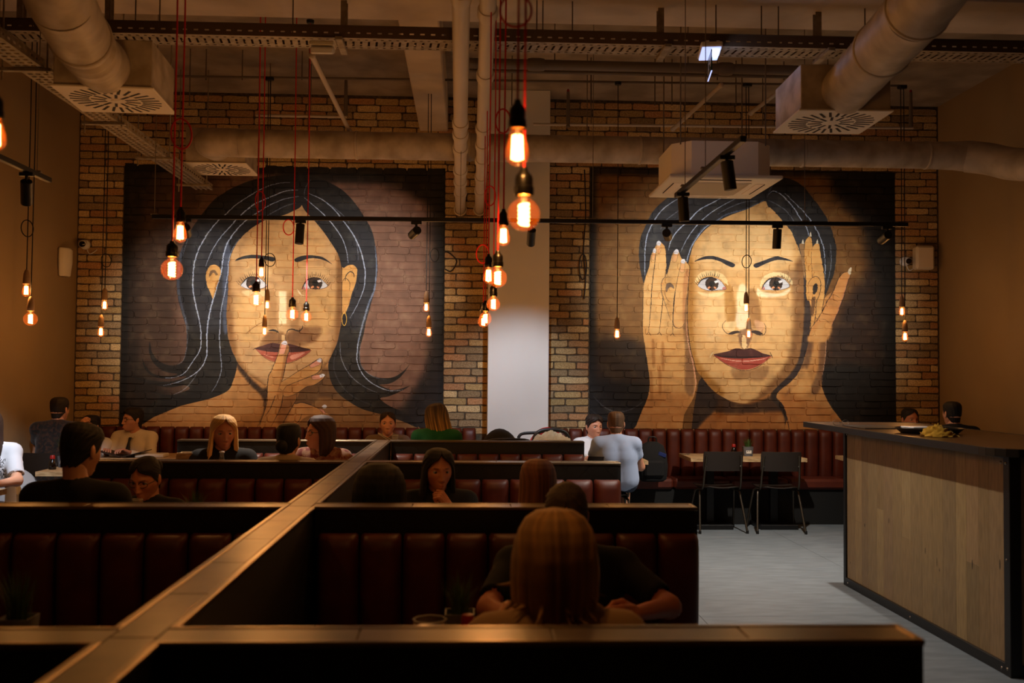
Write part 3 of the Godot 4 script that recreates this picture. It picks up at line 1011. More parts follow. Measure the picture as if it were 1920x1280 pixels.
func paint_ears() -> Image:
	var p := Painter.new(MURAL_B, self, 340.0)
	p.im.fill(Color(0.46, 0.31, 0.13))
	p.soft([1100, 470, 1225, 430, 1215, 640, 1100, 650], Color(0.50, 0.36, 0.17, 0.8), 40)
	p.soft([1080, 640, 1230, 655, 1225, 760, 1200, 830, 1080, 830], Color(0.16, 0.10, 0.035, 0.92), 36)
	p.soft([1080, 720, 1235, 735, 1200, 830, 1080, 830], Color(0.06, 0.045, 0.025, 0.9), 24)
	p.soft([1095, 300, 1118, 300, 1116, 830, 1095, 830], Color(0.05, 0.045, 0.04, 0.95), 14, "", false)
	p.soft([1560, 300, 1700, 300, 1700, 560, 1640, 520, 1615, 420, 1570, 372], Color(0.05, 0.035, 0.02, 0.95), 40)
	p.soft([1600, 540, 1700, 480, 1700, 830, 1540, 830, 1535, 690], Color(0.13, 0.065, 0.025, 0.9), 44)
	p.soft([1640, 300, 1700, 300, 1700, 830, 1600, 830, 1650, 700], Color(0.02, 0.015, 0.01, 0.95), 34)
	p.soft([1540, 690, 1660, 700, 1660, 830, 1580, 830, 1550, 760], Color(0.03, 0.02, 0.012, 0.9), 24)
	p.soft([1664, 300, 1690, 300, 1690, 830, 1666, 830], Color(0.015, 0.012, 0.01, 1.0), 8, "", false)
	p.soft([1080, 290, 1700, 290, 1700, 326, 1080, 326], Color(0.08, 0.055, 0.03, 0.8), 12)
	# neck
	var neck := [1296, 812, 1300, 770, 1310, 715, 1330, 690, 1470, 690, 1476, 760, 1484, 812]
	p.poly(neck, Color(0.66, 0.43, 0.20), false)
	p.mask("neck", neck, false)
	p.soft([1290, 690, 1340, 715, 1362, 745, 1395, 757, 1440, 745, 1475, 715, 1485, 765, 1440, 772, 1330, 768], Color(0.25, 0.155, 0.075, 0.95), 8, "neck")
	p.soft([1290, 690, 1330, 725, 1345, 760, 1310, 800, 1300, 830, 1270, 830], Color(0.15, 0.09, 0.05, 0.95), 8, "neck")
	p.soft([1445, 740, 1480, 715, 1480, 812, 1474, 812, 1468, 775], Color(0.13, 0.08, 0.05, 0.95), 6, "neck")
	# hair
	var hair := [1208, 535, 1203, 517, 1199, 495, 1198, 470, 1202, 443, 1212, 420, 1223, 398, 1240, 380, 1262, 364, 1300, 346, 1350, 336, 1400, 331, 1445, 330, 1477, 334, 1502, 346, 1523, 370, 1540, 392, 1552, 413, 1560, 433, 1567, 458, 1568, 478, 1565, 507, 1558, 528, 1545, 556, 1520, 560, 1300, 560, 1220, 560]
	p.poly(hair, Color(0.15, 0.155, 0.18))
	p.mask("hair", hair)
	p.soft([1440, 340, 1580, 370, 1580, 560, 1550, 560, 1530, 440], Color(0.085, 0.085, 0.095, 0.8), 20, "hair")
	p.soft([1210, 400, 1290, 370, 1260, 440, 1215, 470], Color(0.22, 0.235, 0.28, 0.6), 18, "hair")
	# face
	var face := [1433, 377, 1440, 386, 1455, 400, 1468, 415, 1483, 433, 1493, 455, 1500, 475, 1506, 497, 1507, 540, 1507, 590, 1505, 625, 1502, 655, 1493, 680, 1478, 703, 1460, 723, 1435, 742, 1410, 753, 1395, 756, 1375, 753, 1362, 748, 1337, 732, 1317, 708, 1303, 687, 1295, 655, 1289, 620, 1287, 570, 1290, 530, 1290, 500, 1298, 465, 1308, 447, 1325, 428, 1345, 415, 1370, 403, 1400, 392]
	p.poly(face, Color(0.83, 0.66, 0.42))
	p.mask("face", face)
	p.soft([1330, 435, 1420, 410, 1480, 450, 1470, 500, 1320, 500], Color(0.89, 0.75, 0.53, 0.85), 24, "face")
	p.soft([1310, 560, 1365, 550, 1370, 610, 1330, 640], Color(0.90, 0.76, 0.54, 0.85), 20, "face")
	p.soft([1430, 560, 1490, 555, 1480, 620, 1440, 630], Color(0.86, 0.70, 0.47, 0.7), 20, "face")
	p.soft([1285, 500, 1302, 500, 1302, 640, 1318, 690, 1360, 740, 1300, 720], Color(0.62, 0.42, 0.14, 0.8), 12, "face")
	p.soft([1490, 500, 1512, 500, 1510, 640, 1470, 720, 1400, 760, 1460, 700, 1485, 640], Color(0.46, 0.30, 0.14, 0.8), 14, "face")
	p.soft([1372, 690, 1400, 695, 1440, 685, 1432, 712, 1400, 716, 1375, 708], Color(0.56, 0.40, 0.24, 0.7), 8, "face")
	p.soft([1370, 715, 1420, 715, 1420, 745, 1380, 745], Color(0.86, 0.70, 0.46, 0.8), 10, "face")
	p.soft([1358, 530, 1374, 545, 1380, 600, 1362, 600], Color(0.68, 0.48, 0.20, 0.75), 8, "face")
	p.soft([1384, 540, 1400, 540, 1400, 610, 1382, 610], Color(0.95, 0.87, 0.70, 0.9), 6, "face")
	p.soft([1403, 545, 1420, 550, 1427, 606, 1406, 606], Color(0.58, 0.40, 0.20, 0.75), 8, "face")
	p.soft([1383, 585, 1402, 585, 1404, 612, 1380, 612], Color(0.95, 0.86, 0.72, 0.9), 6, "face")
	p.soft([1360, 605, 1380, 603, 1376, 620, 1362, 618], Color(0.92, 0.80, 0.58, 0.9), 4, "face")
	p.soft([1415, 600, 1432, 606, 1430, 622, 1418, 616], Color(0.84, 0.66, 0.50, 0.8), 4, "face")
	p.soft([1385, 622, 1412, 618, 1400, 655, 1390, 652], Color(0.46, 0.32, 0.22, 0.8), 5, "face")
	p.soft([1392, 630, 1398, 630, 1400, 651, 1391, 651], Color(0.92, 0.80, 0.58, 0.9), 3, "face")
	p.soft([1430, 520, 1490, 505, 1500, 530, 1490, 560, 1480, 530], Color(0.58, 0.44, 0.30, 0.6), 12, "face")
	p.stroke([1362, 600, 1355, 608, 1356, 617, 1363, 625, 1373, 626, 1384, 622, 1390, 622], 2.4, Color(0.26, 0.19, 0.15))
	p.poly([1366, 625, 1374, 621, 1384, 620, 1388, 623, 1380, 625, 1372, 627], Color(0.2, 0.14, 0.11))
	p.poly([1408, 622, 1414, 619, 1424, 621, 1430, 626, 1422, 628, 1414, 625], Color(0.2, 0.14, 0.11))
	p.stroke([1410, 620, 1418, 625, 1427, 628.5, 1434, 625, 1436, 614, 1432, 605], 2.4, Color(0.26, 0.19, 0.15))
	# lips
	p.poly([1338, 665, 1352, 661, 1366, 658, 1377, 653.5, 1386, 653, 1396, 655.5, 1406, 652.5, 1418, 656, 1430, 662, 1446, 667, 1425, 671, 1395, 672, 1362, 671], Color(0.26, 0.10, 0.09))
	p.poly([1338, 665, 1352, 669, 1380, 672, 1410, 671, 1430, 669, 1446, 667, 1437, 675, 1425, 684, 1412, 690, 1398, 693, 1383, 691, 1366, 684, 1350, 675], Color(0.62, 0.25, 0.19))
	p.poly([1338, 665, 1360, 667, 1395, 668, 1430, 667, 1446, 667, 1425, 670, 1395, 671.5, 1362, 670], Color(0.20, 0.08, 0.07))
	p.stroke([1350, 671, 1375, 676, 1400, 677, 1425, 674, 1440, 670], 3.0, Color(0.93, 0.80, 0.72, 0.85), 1.5)
	p.stroke([1337, 664, 1350, 675, 1366, 685, 1383, 692, 1398, 694.5, 1413, 691.5, 1426, 685, 1438, 675, 1449, 668], 2.0, Color(0.24, 0.13, 0.1))
	p.stroke([1331, 670, 1337, 660], 4.5, Color(0.93, 0.84, 0.66))
	p.stroke([1444, 660, 1449, 671], 2.5, Color(0.15, 0.1, 0.08))
	# brows and eyes
	p.poly([1302, 490, 1317, 482, 1335, 479.5, 1352, 484, 1365, 489, 1378, 495, 1374, 501, 1363, 497, 1350, 490, 1335, 486, 1318, 486.5], Color(0.14, 0.14, 0.17))
	p.poly([1413, 496, 1433, 488, 1455, 480.5, 1470, 483, 1487, 490, 1470, 487.5, 1455, 487.5, 1436, 494, 1418, 502], Color(0.14, 0.14, 0.17))
	p.soft([1303, 530, 1312, 512, 1335, 507, 1358, 516, 1365, 535, 1350, 522, 1335, 516, 1318, 520], Color(0.93, 0.83, 0.60, 0.9), 3, "face")
	p.soft([1425, 540, 1432, 518, 1457, 510, 1480, 518, 1486, 535, 1470, 520, 1455, 517, 1438, 524], Color(0.93, 0.85, 0.64, 0.9), 3, "face")
	p.soft([1308, 546, 1330, 550, 1360, 546, 1345, 556, 1318, 554], Color(0.94, 0.86, 0.66, 0.8), 4, "face")
	p.soft([1420, 540, 1430, 546, 1460, 550, 1482, 540, 1470, 554, 1424, 556], Color(0.95, 0.90, 0.76, 0.9), 4, "face")
	eye(p, [1308, 535, 1315, 525, 1325, 520.5, 1336, 519.5, 1348, 524, 1356, 532, 1361, 542, 1346, 544, 1330, 545, 1316, 541], 1335, 532, 12.5, 1358)
	lashes(p, [1307, 533, 1315, 522, 1325, 517.5, 1336, 516.5, 1347, 520], -1.0)
	eye(p, [1428, 542, 1434, 531, 1443, 523, 1456, 519.5, 1468, 522, 1475, 528, 1481, 536, 1473, 541, 1458, 544, 1442, 543.5], 1455, 532, 12.5, 1430)
	lashes(p, [1466, 519, 1474, 523, 1480, 530], 1.0)
	# soft edge where face meets hair, and the shine in it
	p.stroke([1433, 375, 1400, 391, 1362, 402, 1345, 413, 1320, 427, 1305, 446, 1295, 465, 1289, 490], 6.0, Color(0.34, 0.40, 0.52, 0.8), 3.0)
	var sh := Color(SHINE, 0.95)
	var dim := Color(SHINE, 0.5)
	p.stroke([1365, 364, 1340, 378, 1312, 393, 1292, 413, 1270, 433, 1258, 452, 1253, 470], 4.5, sh, 1.5)
	p.stroke([1285, 366, 1262, 378, 1242, 393, 1227, 413, 1215, 437, 1210, 462, 1209, 490, 1209, 518], 4.0, sh, 1.5)
	p.stroke([1290, 382, 1268, 398, 1250, 412, 1238, 430], 3.0, dim, 1.5)
	p.stroke([1380, 372, 1350, 388, 1325, 405, 1303, 427, 1287, 450, 1276, 473], 3.2, sh, 1.5)
	p.stroke([1352, 409, 1322, 427, 1299, 458, 1290, 480, 1287, 495], 3.2, sh, 1.5)
	p.stroke([1425, 378, 1400, 378, 1370, 388, 1345, 402], 3.0, dim, 2.0)
	p.stroke([1440, 365, 1450, 358, 1463, 364, 1483, 383, 1498, 405, 1513, 428, 1517, 445], 4.0, sh, 1.5)
	p.stroke([1470, 362, 1485, 375, 1512, 403, 1532, 432, 1543, 460, 1547, 487, 1547, 525], 4.0, Color(SHINE, 0.85), 1.5)
	p.stroke([1440, 375, 1460, 385, 1480, 402, 1495, 425], 3.0, dim, 2.0)
	p.stroke([1556, 455, 1559, 485, 1555, 515, 1549, 540], 3.0, dim, 1.5)
	p.stroke([1438, 370, 1447, 350, 1458, 338], 3.0, Color(SHINE, 0.35), 2.0)
	# dark curls at the bottom left
	p.soft([1100, 760, 1130, 780, 1165, 786, 1196, 780, 1212, 758, 1200, 800, 1190, 815, 1100, 815], Color(0.025, 0.022, 0.022, 0.95), 6)
	p.stroke([1112, 742, 1132, 762, 1158, 772, 1188, 765, 1212, 747], 4.5, Color(0.36, 0.37, 0.40, 0.7), 2.5)
	p.stroke([1106, 766, 1125, 780, 1150, 786], 3.5, Color(0.30, 0.31, 0.34, 0.6), 2.5)
	# band of shade between the face and the right hand
	p.soft([1503, 480, 1512, 480, 1517, 540, 1521, 600, 1528, 618, 1520, 655, 1506, 690, 1485, 716, 1462, 733, 1458, 725, 1480, 703, 1496, 678, 1504, 640, 1508, 590, 1508, 520], Color(0.17, 0.125, 0.125, 0.95), 4)
	# right hand: wrist, fingers behind the ear, thumb
	var arm := [1545, 560, 1562, 547, 1572, 560, 1570, 585, 1557, 613, 1549, 638, 1547, 667, 1543, 692, 1540, 717, 1545, 737, 1558, 762, 1573, 782, 1588, 812, 1482, 812, 1475, 783, 1468, 760, 1456, 746, 1461, 733, 1482, 716, 1499, 695, 1513, 655, 1518, 625, 1521, 600, 1535, 580]
	p.poly(arm, Color(0.74, 0.53, 0.29))
	p.mask("arm", arm)
	p.soft([1538, 620, 1551, 625, 1546, 680, 1540, 720, 1530, 740, 1520, 730, 1534, 690], Color(0.42, 0.29, 0.18, 0.8), 7, "arm")
	p.soft([1514, 620, 1526, 625, 1518, 680, 1494, 720, 1470, 745, 1490, 712, 1510, 665], Color(0.38, 0.25, 0.15, 0.85), 8, "arm")
	p.soft([1490, 700, 1512, 690, 1520, 730, 1490, 745, 1480, 725], Color(0.84, 0.64, 0.38, 0.8), 10, "arm")
	p.soft([1460, 740, 1520, 750, 1580, 790, 1580, 830, 1480, 830], Color(0.72, 0.46, 0.21, 0.6), 18, "arm")
	p.stroke([1557, 613, 1550, 638, 1548, 667, 1544, 692, 1541, 717], 4.0, Color(0.80, 0.62, 0.50, 0.9), 2.0)
	p.stroke([1558, 612, 1551, 638, 1549, 667, 1545, 692, 1542, 717, 1547, 738, 1560, 763, 1576, 785, 1590, 812], 2.4, OUTLINE)
	p.stroke([1456, 746, 1469, 762, 1476, 785, 1481, 812], 3.0, OUTLINE)
	var small := [1498, 460, 1503, 456, 1507, 457, 1508, 480, 1510, 520, 1506, 510, 1502, 480]
	p.poly(small, Color(0.58, 0.44, 0.28))
	var long_one := [1508, 462, 1511, 450, 1518, 443, 1523, 452, 1523, 480, 1524, 530, 1524, 560, 1512, 560, 1511, 520, 1508, 485]
	p.poly(long_one, Color(0.80, 0.60, 0.32))
	p.stroke(long_one + long_one.slice(0, 2), 2.0, OUTLINE)
	var third := [1522, 466, 1527, 458, 1533, 455, 1537, 463, 1541, 490, 1546, 520, 1547, 545, 1543, 570, 1540, 588, 1530, 596, 1523, 560, 1523, 520, 1521, 490]
	p.poly(third, Color(0.82, 0.63, 0.36))
	p.stroke(third + third.slice(0, 2), 2.0, OUTLINE)
	for q: Array in [[1519.5, 438], [1532, 452], [1505, 452]]:
		p.poly([q[0] - 1.5, q[1] + 5, q[0] - 1, q[1], q[0] + 1, q[1] - 4, q[0] + 3, q[1] + 5], Color(0.85, 0.84, 0.78), false)
	var ear := [1516, 545, 1515, 532, 1522, 522, 1529, 518, 1536, 522, 1539, 533, 1537, 550, 1531, 566, 1529, 590, 1526, 610, 1521, 616, 1520, 600, 1522, 582, 1517, 565]
	p.poly(ear, Color(0.80, 0.60, 0.33))
	p.stroke(ear + ear.slice(0, 2), 2.2, OUTLINE)
	p.poly([1524, 548, 1524, 538, 1529, 531, 1533, 535, 1531, 547, 1526, 552], Color(0.13, 0.10, 0.08))
	p.soft([1521, 565, 1525, 556, 1529, 560, 1525, 590, 1522, 590], Color(0.36, 0.24, 0.13, 0.8), 2.0)
	var thumb := [1521, 618, 1532, 600, 1542, 583, 1552, 563, 1562, 547, 1572, 523, 1580, 512, 1588, 509, 1594, 510, 1592, 520, 1588, 531, 1580, 557, 1569, 587, 1558, 612, 1552, 632, 1530, 640, 1518, 630]
	p.poly(thumb, Color(0.79, 0.56, 0.31))
	p.mask("thumb", thumb)
	p.soft([1520, 625, 1550, 600, 1560, 615, 1548, 640, 1515, 640], Color(0.78, 0.57, 0.32, 1.0), 8, "")
	p.stroke([1518, 618, 1532, 600, 1542, 583, 1552, 563, 1562, 547, 1572, 523, 1580, 512, 1590, 509], 2.6, OUTLINE)
	p.stroke([1593, 512, 1588, 531, 1580, 557, 1569, 587, 1558, 612], 2.6, Color(0.78, 0.52, 0.40), 0.0)
	p.stroke([1595, 514, 1590, 532, 1582, 558, 1571, 588, 1560, 613], 1.8, OUTLINE)
	for q: Array in [[1553, 560, 1572, 566], [1556, 552, 1574, 558], [1543, 588, 1560, 592], [1538, 598, 1556, 606]]:
		p.stroke([q[0], q[1], (q[0] + q[2]) / 2, q[1] + 1, q[2], q[3]], 2.0, Color(0.50, 0.32, 0.17))
	p.poly([1590, 512, 1591, 505, 1596, 501, 1596, 508, 1594, 515], Color(0.84, 0.80, 0.70))
	# left hand over the ear
	var hand := [1208, 528, 1213, 512, 1217, 500, 1221, 478, 1227, 466, 1230, 460, 1235, 452, 1241, 456, 1247, 465, 1249, 490, 1250, 514, 1255, 498, 1261, 476, 1267, 468, 1273, 473, 1278, 484, 1282, 486, 1288, 492, 1292, 499, 1292, 515, 1289, 547, 1288, 580, 1288, 617, 1293, 655, 1300, 680, 1305, 708, 1306, 722, 1301, 744, 1291, 762, 1282, 780, 1270, 812, 1188, 812, 1193, 797, 1203, 772, 1215, 742, 1218, 717, 1214, 680, 1210, 655, 1205, 622, 1205, 600, 1206, 560, 1205, 540]
	p.poly(hand, Color(0.82, 0.63, 0.37))
	p.mask("hand", hand)
	p.soft([1208, 520, 1240, 470, 1285, 500, 1284, 610, 1210, 615], Color(0.88, 0.72, 0.47, 0.85), 14, "hand")
	p.soft([1276, 560, 1292, 560, 1294, 640, 1302, 690, 1300, 740, 1285, 730, 1285, 660], Color(0.46, 0.32, 0.20, 0.75), 7, "hand")
	p.soft([1190, 740, 1300, 745, 1280, 830, 1185, 830], Color(0.74, 0.50, 0.25, 0.7), 20, "hand")
	for q: Array in [[1222, 640], [1240, 645], [1218, 700], [1234, 690]]:
		p.soft([q[0], q[1], q[0] + 5, q[1], q[0] + 6, q[1] + 45, q[0] + 1, q[1] + 45], Color(0.62, 0.40, 0.18, 0.6), 4, "hand")
	p.stroke([1287, 600, 1290, 640, 1299, 680, 1304, 710, 1304, 725, 1299, 742], 4.0, Color(0.88, 0.66, 0.55, 0.9), 2.0)
	p.stroke([1288, 492, 1293, 500, 1292, 515, 1290, 547, 1289, 580, 1290, 617, 1295, 655, 1302, 680, 1308, 705], 2.6, OUTLINE)
	p.stroke([1208, 528, 1206, 540, 1206, 560, 1205, 600, 1205, 622, 1210, 655], 2.0, OUTLINE)
	for q: Array in [[1230, 468, 1227, 500, 1222, 540, 1220, 580, 1216, 622], [1249, 500, 1246, 530, 1243, 560, 1240, 590, 1236, 622], [1275, 500, 1269, 530, 1264, 560, 1262, 590, 1261, 624]]:
		p.stroke(q, 2.6, OUTLINE)
		var e := Vector2(q[8], q[9])
		p.stroke([e.x, e.y, e.x + 2, e.y + 3, e.x + 5, e.y + 7], 1.8, OUTLINE)
		p.stroke([e.x, e.y, e.x - 2, e.y + 3, e.x - 4, e.y + 5], 1.8, OUTLINE)
	p.stroke([1249, 465, 1250, 490, 1249, 518], 2.2, OUTLINE)
	# ear seen between the fingers
	p.poly([1240, 532, 1243, 523, 1250, 519, 1260, 521, 1268, 530, 1266, 545, 1262, 560, 1260, 590, 1258, 600, 1252, 580, 1246, 562, 1241, 548], Color(0.84, 0.66, 0.40))
	p.stroke([1258, 602, 1250, 578, 1244, 560, 1240, 545, 1240, 532, 1243, 523, 1250, 519, 1262, 521], 2.4, Color(0.38, 0.30, 0.24))
	p.poly([1248, 540, 1250, 532, 1256, 530, 1262, 534, 1264, 541, 1258, 538, 1253, 541, 1250, 548], Color(0.46, 0.38, 0.31))
	p.stroke([1248, 538, 1247, 552, 1252, 562, 1257, 566], 2.0, Color(0.42, 0.30, 0.2))
	var tipped := [1275, 500, 1283, 491, 1290, 497, 1291, 515, 1288, 545, 1284, 580, 1283, 605, 1279, 613, 1272, 615, 1265, 612, 1262, 603, 1264, 570, 1268, 535]
	p.poly(tipped, Color(0.86, 0.68, 0.43))
	p.mask("tipped", tipped)
	p.soft([1282, 520, 1292, 510, 1288, 600, 1280, 600], Color(0.70, 0.46, 0.28, 0.6), 4, "tipped")
	p.stroke([1275, 500, 1268, 535, 1264, 570, 1262, 603, 1265, 612, 1272, 615, 1279, 613, 1283, 605], 2.2, OUTLINE)
	nail(p, [1231, 458, 1238, 458, 1238, 473, 1232, 474], [1231, 459, 1232, 453, 1236, 451, 1239, 454, 1238, 460], Color(0.88, 0.68, 0.47), 0.9)
	nail(p, [1224, 472, 1229, 472, 1227, 487, 1222, 486], [1224, 473, 1225, 467, 1228, 465, 1230, 469, 1229, 474], Color(0.88, 0.68, 0.47), 0.9)
	nail(p, [1263, 474, 1271, 474, 1268, 490, 1260, 489], [1263, 475, 1265, 469, 1269, 467, 1272, 470, 1271, 476], Color(0.88, 0.68, 0.47), 0.9)
	nail(p, [1277, 491, 1284, 492, 1282, 510, 1275, 509], [1277, 492, 1278, 487, 1282, 485, 1285, 488, 1284, 494], Color(0.88, 0.68, 0.47), 0.9)
	shade_bricks(p)
	return p.im


# ---------------------------------------------------------------- ducts, pipes and trays under the ceiling
func duct_part(t: Node3D, called: String, pts: Array, r, mat: Material, sides := 28) -> void:
	var mb := MB.new()
	mb.tube(pts, r, sides)
	obj(called, mb, mat, t)


func collar(t: Node3D, called: String, p: Vector3, d: Vector3, r: float, w: float, mat: Material) -> void:
	var mb := MB.new()
	mb.lathe([Vector2(r * 0.9, -w / 2), Vector2(r, -w / 2), Vector2(r + 0.006, -w / 4), Vector2(r + 0.006, w / 4), Vector2(r, w / 2), Vector2(r * 0.9, w / 2)], T(p, along(d)), 28)
	obj(called, mb, mat, t)


func diffuser(label: String, where: Vector3, turn: float, h: float) -> Node3D:
	var t := thing("ceiling_diffuser", label, "air diffuser", where, turn)
	var mb := MB.new()
	mb.bx(-0.285, 0.285, 0.012, h, -0.585, -0.015, 0.004)
	obj("plenum_box", mb, M.duct, t)
	mb = MB.new()
	mb.bx(-0.3, 0.3, 0.0, 0.012, -0.6, 0.0, 0.003)
	obj("face_plate", mb, M.offwhite, t)
	var shapes := []
	for q: Array in [[0.158, 0.272], [0.062, 0.146]]:
		mb = MB.new()
		mb.bx(q[0], q[1], -0.0015, 0.004, -0.0085, 0.0085)
		shapes.append(mb.mesh())
	for i in 28:
		var o := put("swirl_blade", shapes[0], M.black_matte, t)
		o.position = Vector3(0, 0, -0.3)
		o.rotation.y = TAU * (i + 0.5) / 28
	for i in 12:
		var o := put("swirl_blade", shapes[1], M.black_matte, t)
		o.position = Vector3(0, 0, -0.3)
		o.rotation.y = TAU * (i + 0.5) / 12
	mb = MB.new()
	mb.lathe([Vector2(0, -0.004), Vector2(0.028, -0.004), Vector2(0.034, 0), Vector2(0.034, 0.006)], T(Vector3(0, 0, -0.3)), 20)
	obj("hub", mb, M.offwhite, t)
	return t


# a strip of sheet metal with a repeated row of slots; along runs its length, across its width
func slotted(mb: MB, o: Vector3, run: Vector3, across: Vector3, length: float, width: float, bands: Array, pitch: float) -> void:
	var nn := run.cross(across).normalized()
	var a := run.normalized()
	var c := across.normalized()
	var y := 0.0
	for b: Array in bands:
		var h: float = b[0] * width
		if b[1] <= 0.0:
			mb.face([o + c * y, o + a * length + c * y, o + a * length + c * (y + h), o + c * (y + h)], nn)
		else:
			var k := int(length / pitch)
			for i in k:
				var x0 := i * pitch
				var x1: float = (i + 1) * pitch - b[1]
				if x1 > length:
					break
				var lean: float = b[2]
				mb.face([o + a * x0 + c * y, o + a * x1 + c * y, o + a * (x1 + lean) + c * (y + h), o + a * (x0 + lean) + c * (y + h)], nn)
		y += h


func rods(t: Node3D, list: Array, r := 0.005, mat: Material = null) -> void:
	for q: Array in list:
		var mb := MB.new()
		mb.tube([q[0], q[1]], r, 6)
		obj("hanger_rod", mb, mat if mat else M.dark_pipe, t)


func build_ceiling_services() -> void:
	# plenum boxes with swirl diffusers
	diffuser("square swirl diffuser box at upper left under the fat duct", Vector3(-2.208, 3.30, -6.02), deg_to_rad(3.5), 0.30)
	diffuser("square swirl diffuser box at upper right, beyond the exit sign", Vector3(2.37, 3.272, -6.12), deg_to_rad(-1.5), 0.30)
	diffuser("smallest-looking swirl diffuser box, above the left mural's top edge", Vector3(-2.455, 3.61, -9.66), deg_to_rad(0.5), 0.35)
	# fat supply ducts
	var t := thing("air_duct", "fat round duct with wrinkled flexible end at the upper left", "duct")
	var wr := []
	var wp := []
	var p0 := Vector3(-2.20, 3.43, -6.06)
	var p1 := at(150, 70, 5.45)
	var p2 := at(112, 0, 4.95)
	for i in 25:
		wp.append(p0.lerp(p1, i / 24.0) + Vector3(0, -0.02 * sin(PI * i / 24.0), 0))
		wr.append(0.152 + 0.007 * sin(i * 2.1) + 0.004 * sin(i * 4.7))
	duct_part(t, "flexible_section", wp, wr, M.duct)
	duct_part(t, "straight_section", [p1, p1.lerp(p2, 0.5), p2], 0.160, M.duct)
	duct_part(t, "straight_section", [p2, p2 + (p2 - p1) * 1.2 + Vector3(0, 0.1, 0)], 0.163, M.duct)
	collar(t, "collar", p1, p2 - p1, 0.163, 0.03, M.duct)
	t = thing("air_duct", "fat round duct running down to the upper right diffuser box", "duct")
	p0 = Vector3(2.37, 3.41, -6.16)
	p1 = at(1655, 92, 5.55)
	p2 = at(1720, 20, 4.95)
	var p3 := p2 + Vector3(-0.05, 0.22, 1.2)
	duct_part(t, "straight_section", [p0, p0.lerp(p1, 0.5)], 0.155, M.duct)
	duct_part(t, "straight_section", [p0.lerp(p1, 0.5), p1], 0.158, M.duct)
	duct_part(t, "elbow_section", [p1, p1.lerp(p2, 0.5), p2], 0.163, M.duct)
	duct_part(t, "straight_section", [p2, p3], 0.165, M.duct)
	collar(t, "collar", p1, p2 - p1, 0.166, 0.03, M.duct)
	collar(t, "collar", p2, p3 - p2, 0.166, 0.025, M.duct)
	# long duct over the murals
	t = thing("air_duct", "long horizontal round duct across the wall above both murals", "duct")
	var hy := 3.715
	var el := spline([Vector3(-2.43, 3.76, -9.70), Vector3(-2.46, 3.755, -9.52), Vector3(-2.43, 3.735, -9.34), Vector3(-2.30, 3.72, -9.26), Vector3(-2.12, hy, -9.25)], 5)
	duct_part(t, "elbow_section", el, 0.128, M.duct)
	var stops := [-2.12, -1.05, 0.0, 0.4, 1.6, 3.15, 4.35]
	for i in stops.size() - 1:
		duct_part(t, "straight_section", [Vector3(stops[i], hy, -9.25), Vector3(stops[i + 1], hy, -9.25)], 0.128 if i % 2 == 0 else 0.1265, M.duct)
		collar(t, "collar", Vector3(stops[i + 1], hy, -9.25), Vector3.RIGHT, 0.129, 0.028, M.duct)
	duct_part(t, "reducer_section", [Vector3(4.35, hy, -9.25), Vector3(4.62, hy, -9.25), Vector3(4.78, hy - 0.01, -9.22)], [0.128, 0.135, 0.15], M.duct)
	duct_part(t, "elbow_section", spline([Vector3(4.74, hy - 0.01, -9.23), Vector3(4.90, 3.66, -9.12), Vector3(5.02, 3.58, -8.95), Vector3(5.12, 3.53, -8.7), Vector3(5.16, 3.50, -8.3)], 5), 0.15, M.duct)
	rods(t, [[Vector3(-1.5, hy + 0.13, -9.25), Vector3(-1.5, CEIL, -9.25)], [Vector3(1.1, hy + 0.13, -9.25), Vector3(1.1, CEIL, -9.25)], [Vector3(3.4, hy + 0.13, -9.25), Vector3(3.4, CEIL, -9.25)]])
	# ceiling cassette
	t = thing("ceiling_cassette", "white four-way air conditioning cassette hanging before the right mural", "air conditioner", Vector3(2.12, 3.23, -8.555))
	var mb := MB.new()
	mb.prism(PackedVector2Array([Vector2(-0.42, -0.28), Vector2(-0.28, -0.42), Vector2(0.28, -0.42), Vector2(0.42, -0.28), Vector2(0.42, 0.28), Vector2(0.28, 0.42), Vector2(-0.28, 0.42), Vector2(-0.42, 0.28)]), 0.29, T(Vector3(0, 0.32, 0), Basis(Vector3.RIGHT, PI / 2)))
	obj("body", mb, M.offwhite, t)
	mb = MB.new()
	mb.bx(-0.475, 0.475, 0.0, 0.03, -0.475, 0.475, 0.008)
	obj("panel", mb, M.cream, t)
	mb = MB.new()
	mb.bx(-0.27, 0.27, -0.006, 0.001, -0.27, 0.27, 0.003)
	var intake := obj("intake_grille", mb, M.offwhite, t)
	var bars := MB.new()
	for i in 26:
		bars.bx(-0.25, 0.25, -0.010, -0.005, -0.25 + i * 0.02, -0.243 + i * 0.02)
	obj("grille_bar", bars, M.cream, intake).set_meta("kind", "stuff")
	for i in 4:
		mb = MB.new()
		mb.bx(-0.24, 0.24, -0.004, 0.002, 0.315, 0.385, 0.002)
		var o := obj("air_vane", mb, M.offwhite, t)
		o.rotation.y = i * PI / 2
		mb = MB.new()
		mb.bx(-0.23, 0.23, -0.005, 0.001, 0.388, 0.394)
		obj("slot", mb, M.black_matte, o)
	rods(t, [[Vector3(-0.36, 0.3, -0.36), Vector3(-0.36, CEIL - 3.23, -0.36)], [Vector3(0.36, 0.3, -0.36), Vector3(0.36, CEIL - 3.23, -0.36)], [Vector3(-0.36, 0.3, 0.36), Vector3(-0.36, CEIL - 3.23, 0.36)], [Vector3(0.36, 0.3, 0.36), Vector3(0.36, CEIL - 3.23, 0.36)]], 0.006)
	# cable tray across the room
	t = thing("cable_tray", "long perforated cable tray crossing the whole ceiling, slotted base", "cable tray")
	var bands := [[0.10, 0.0, 0.0], [0.06, 0.02, 0.0], [0.12, 0.0, 0.0], [0.40, 0.016, 0.012], [0.12, 0.0, 0.0], [0.06, 0.02, 0.0], [0.14, 0.0, 0.0]]
	mb = MB.new()
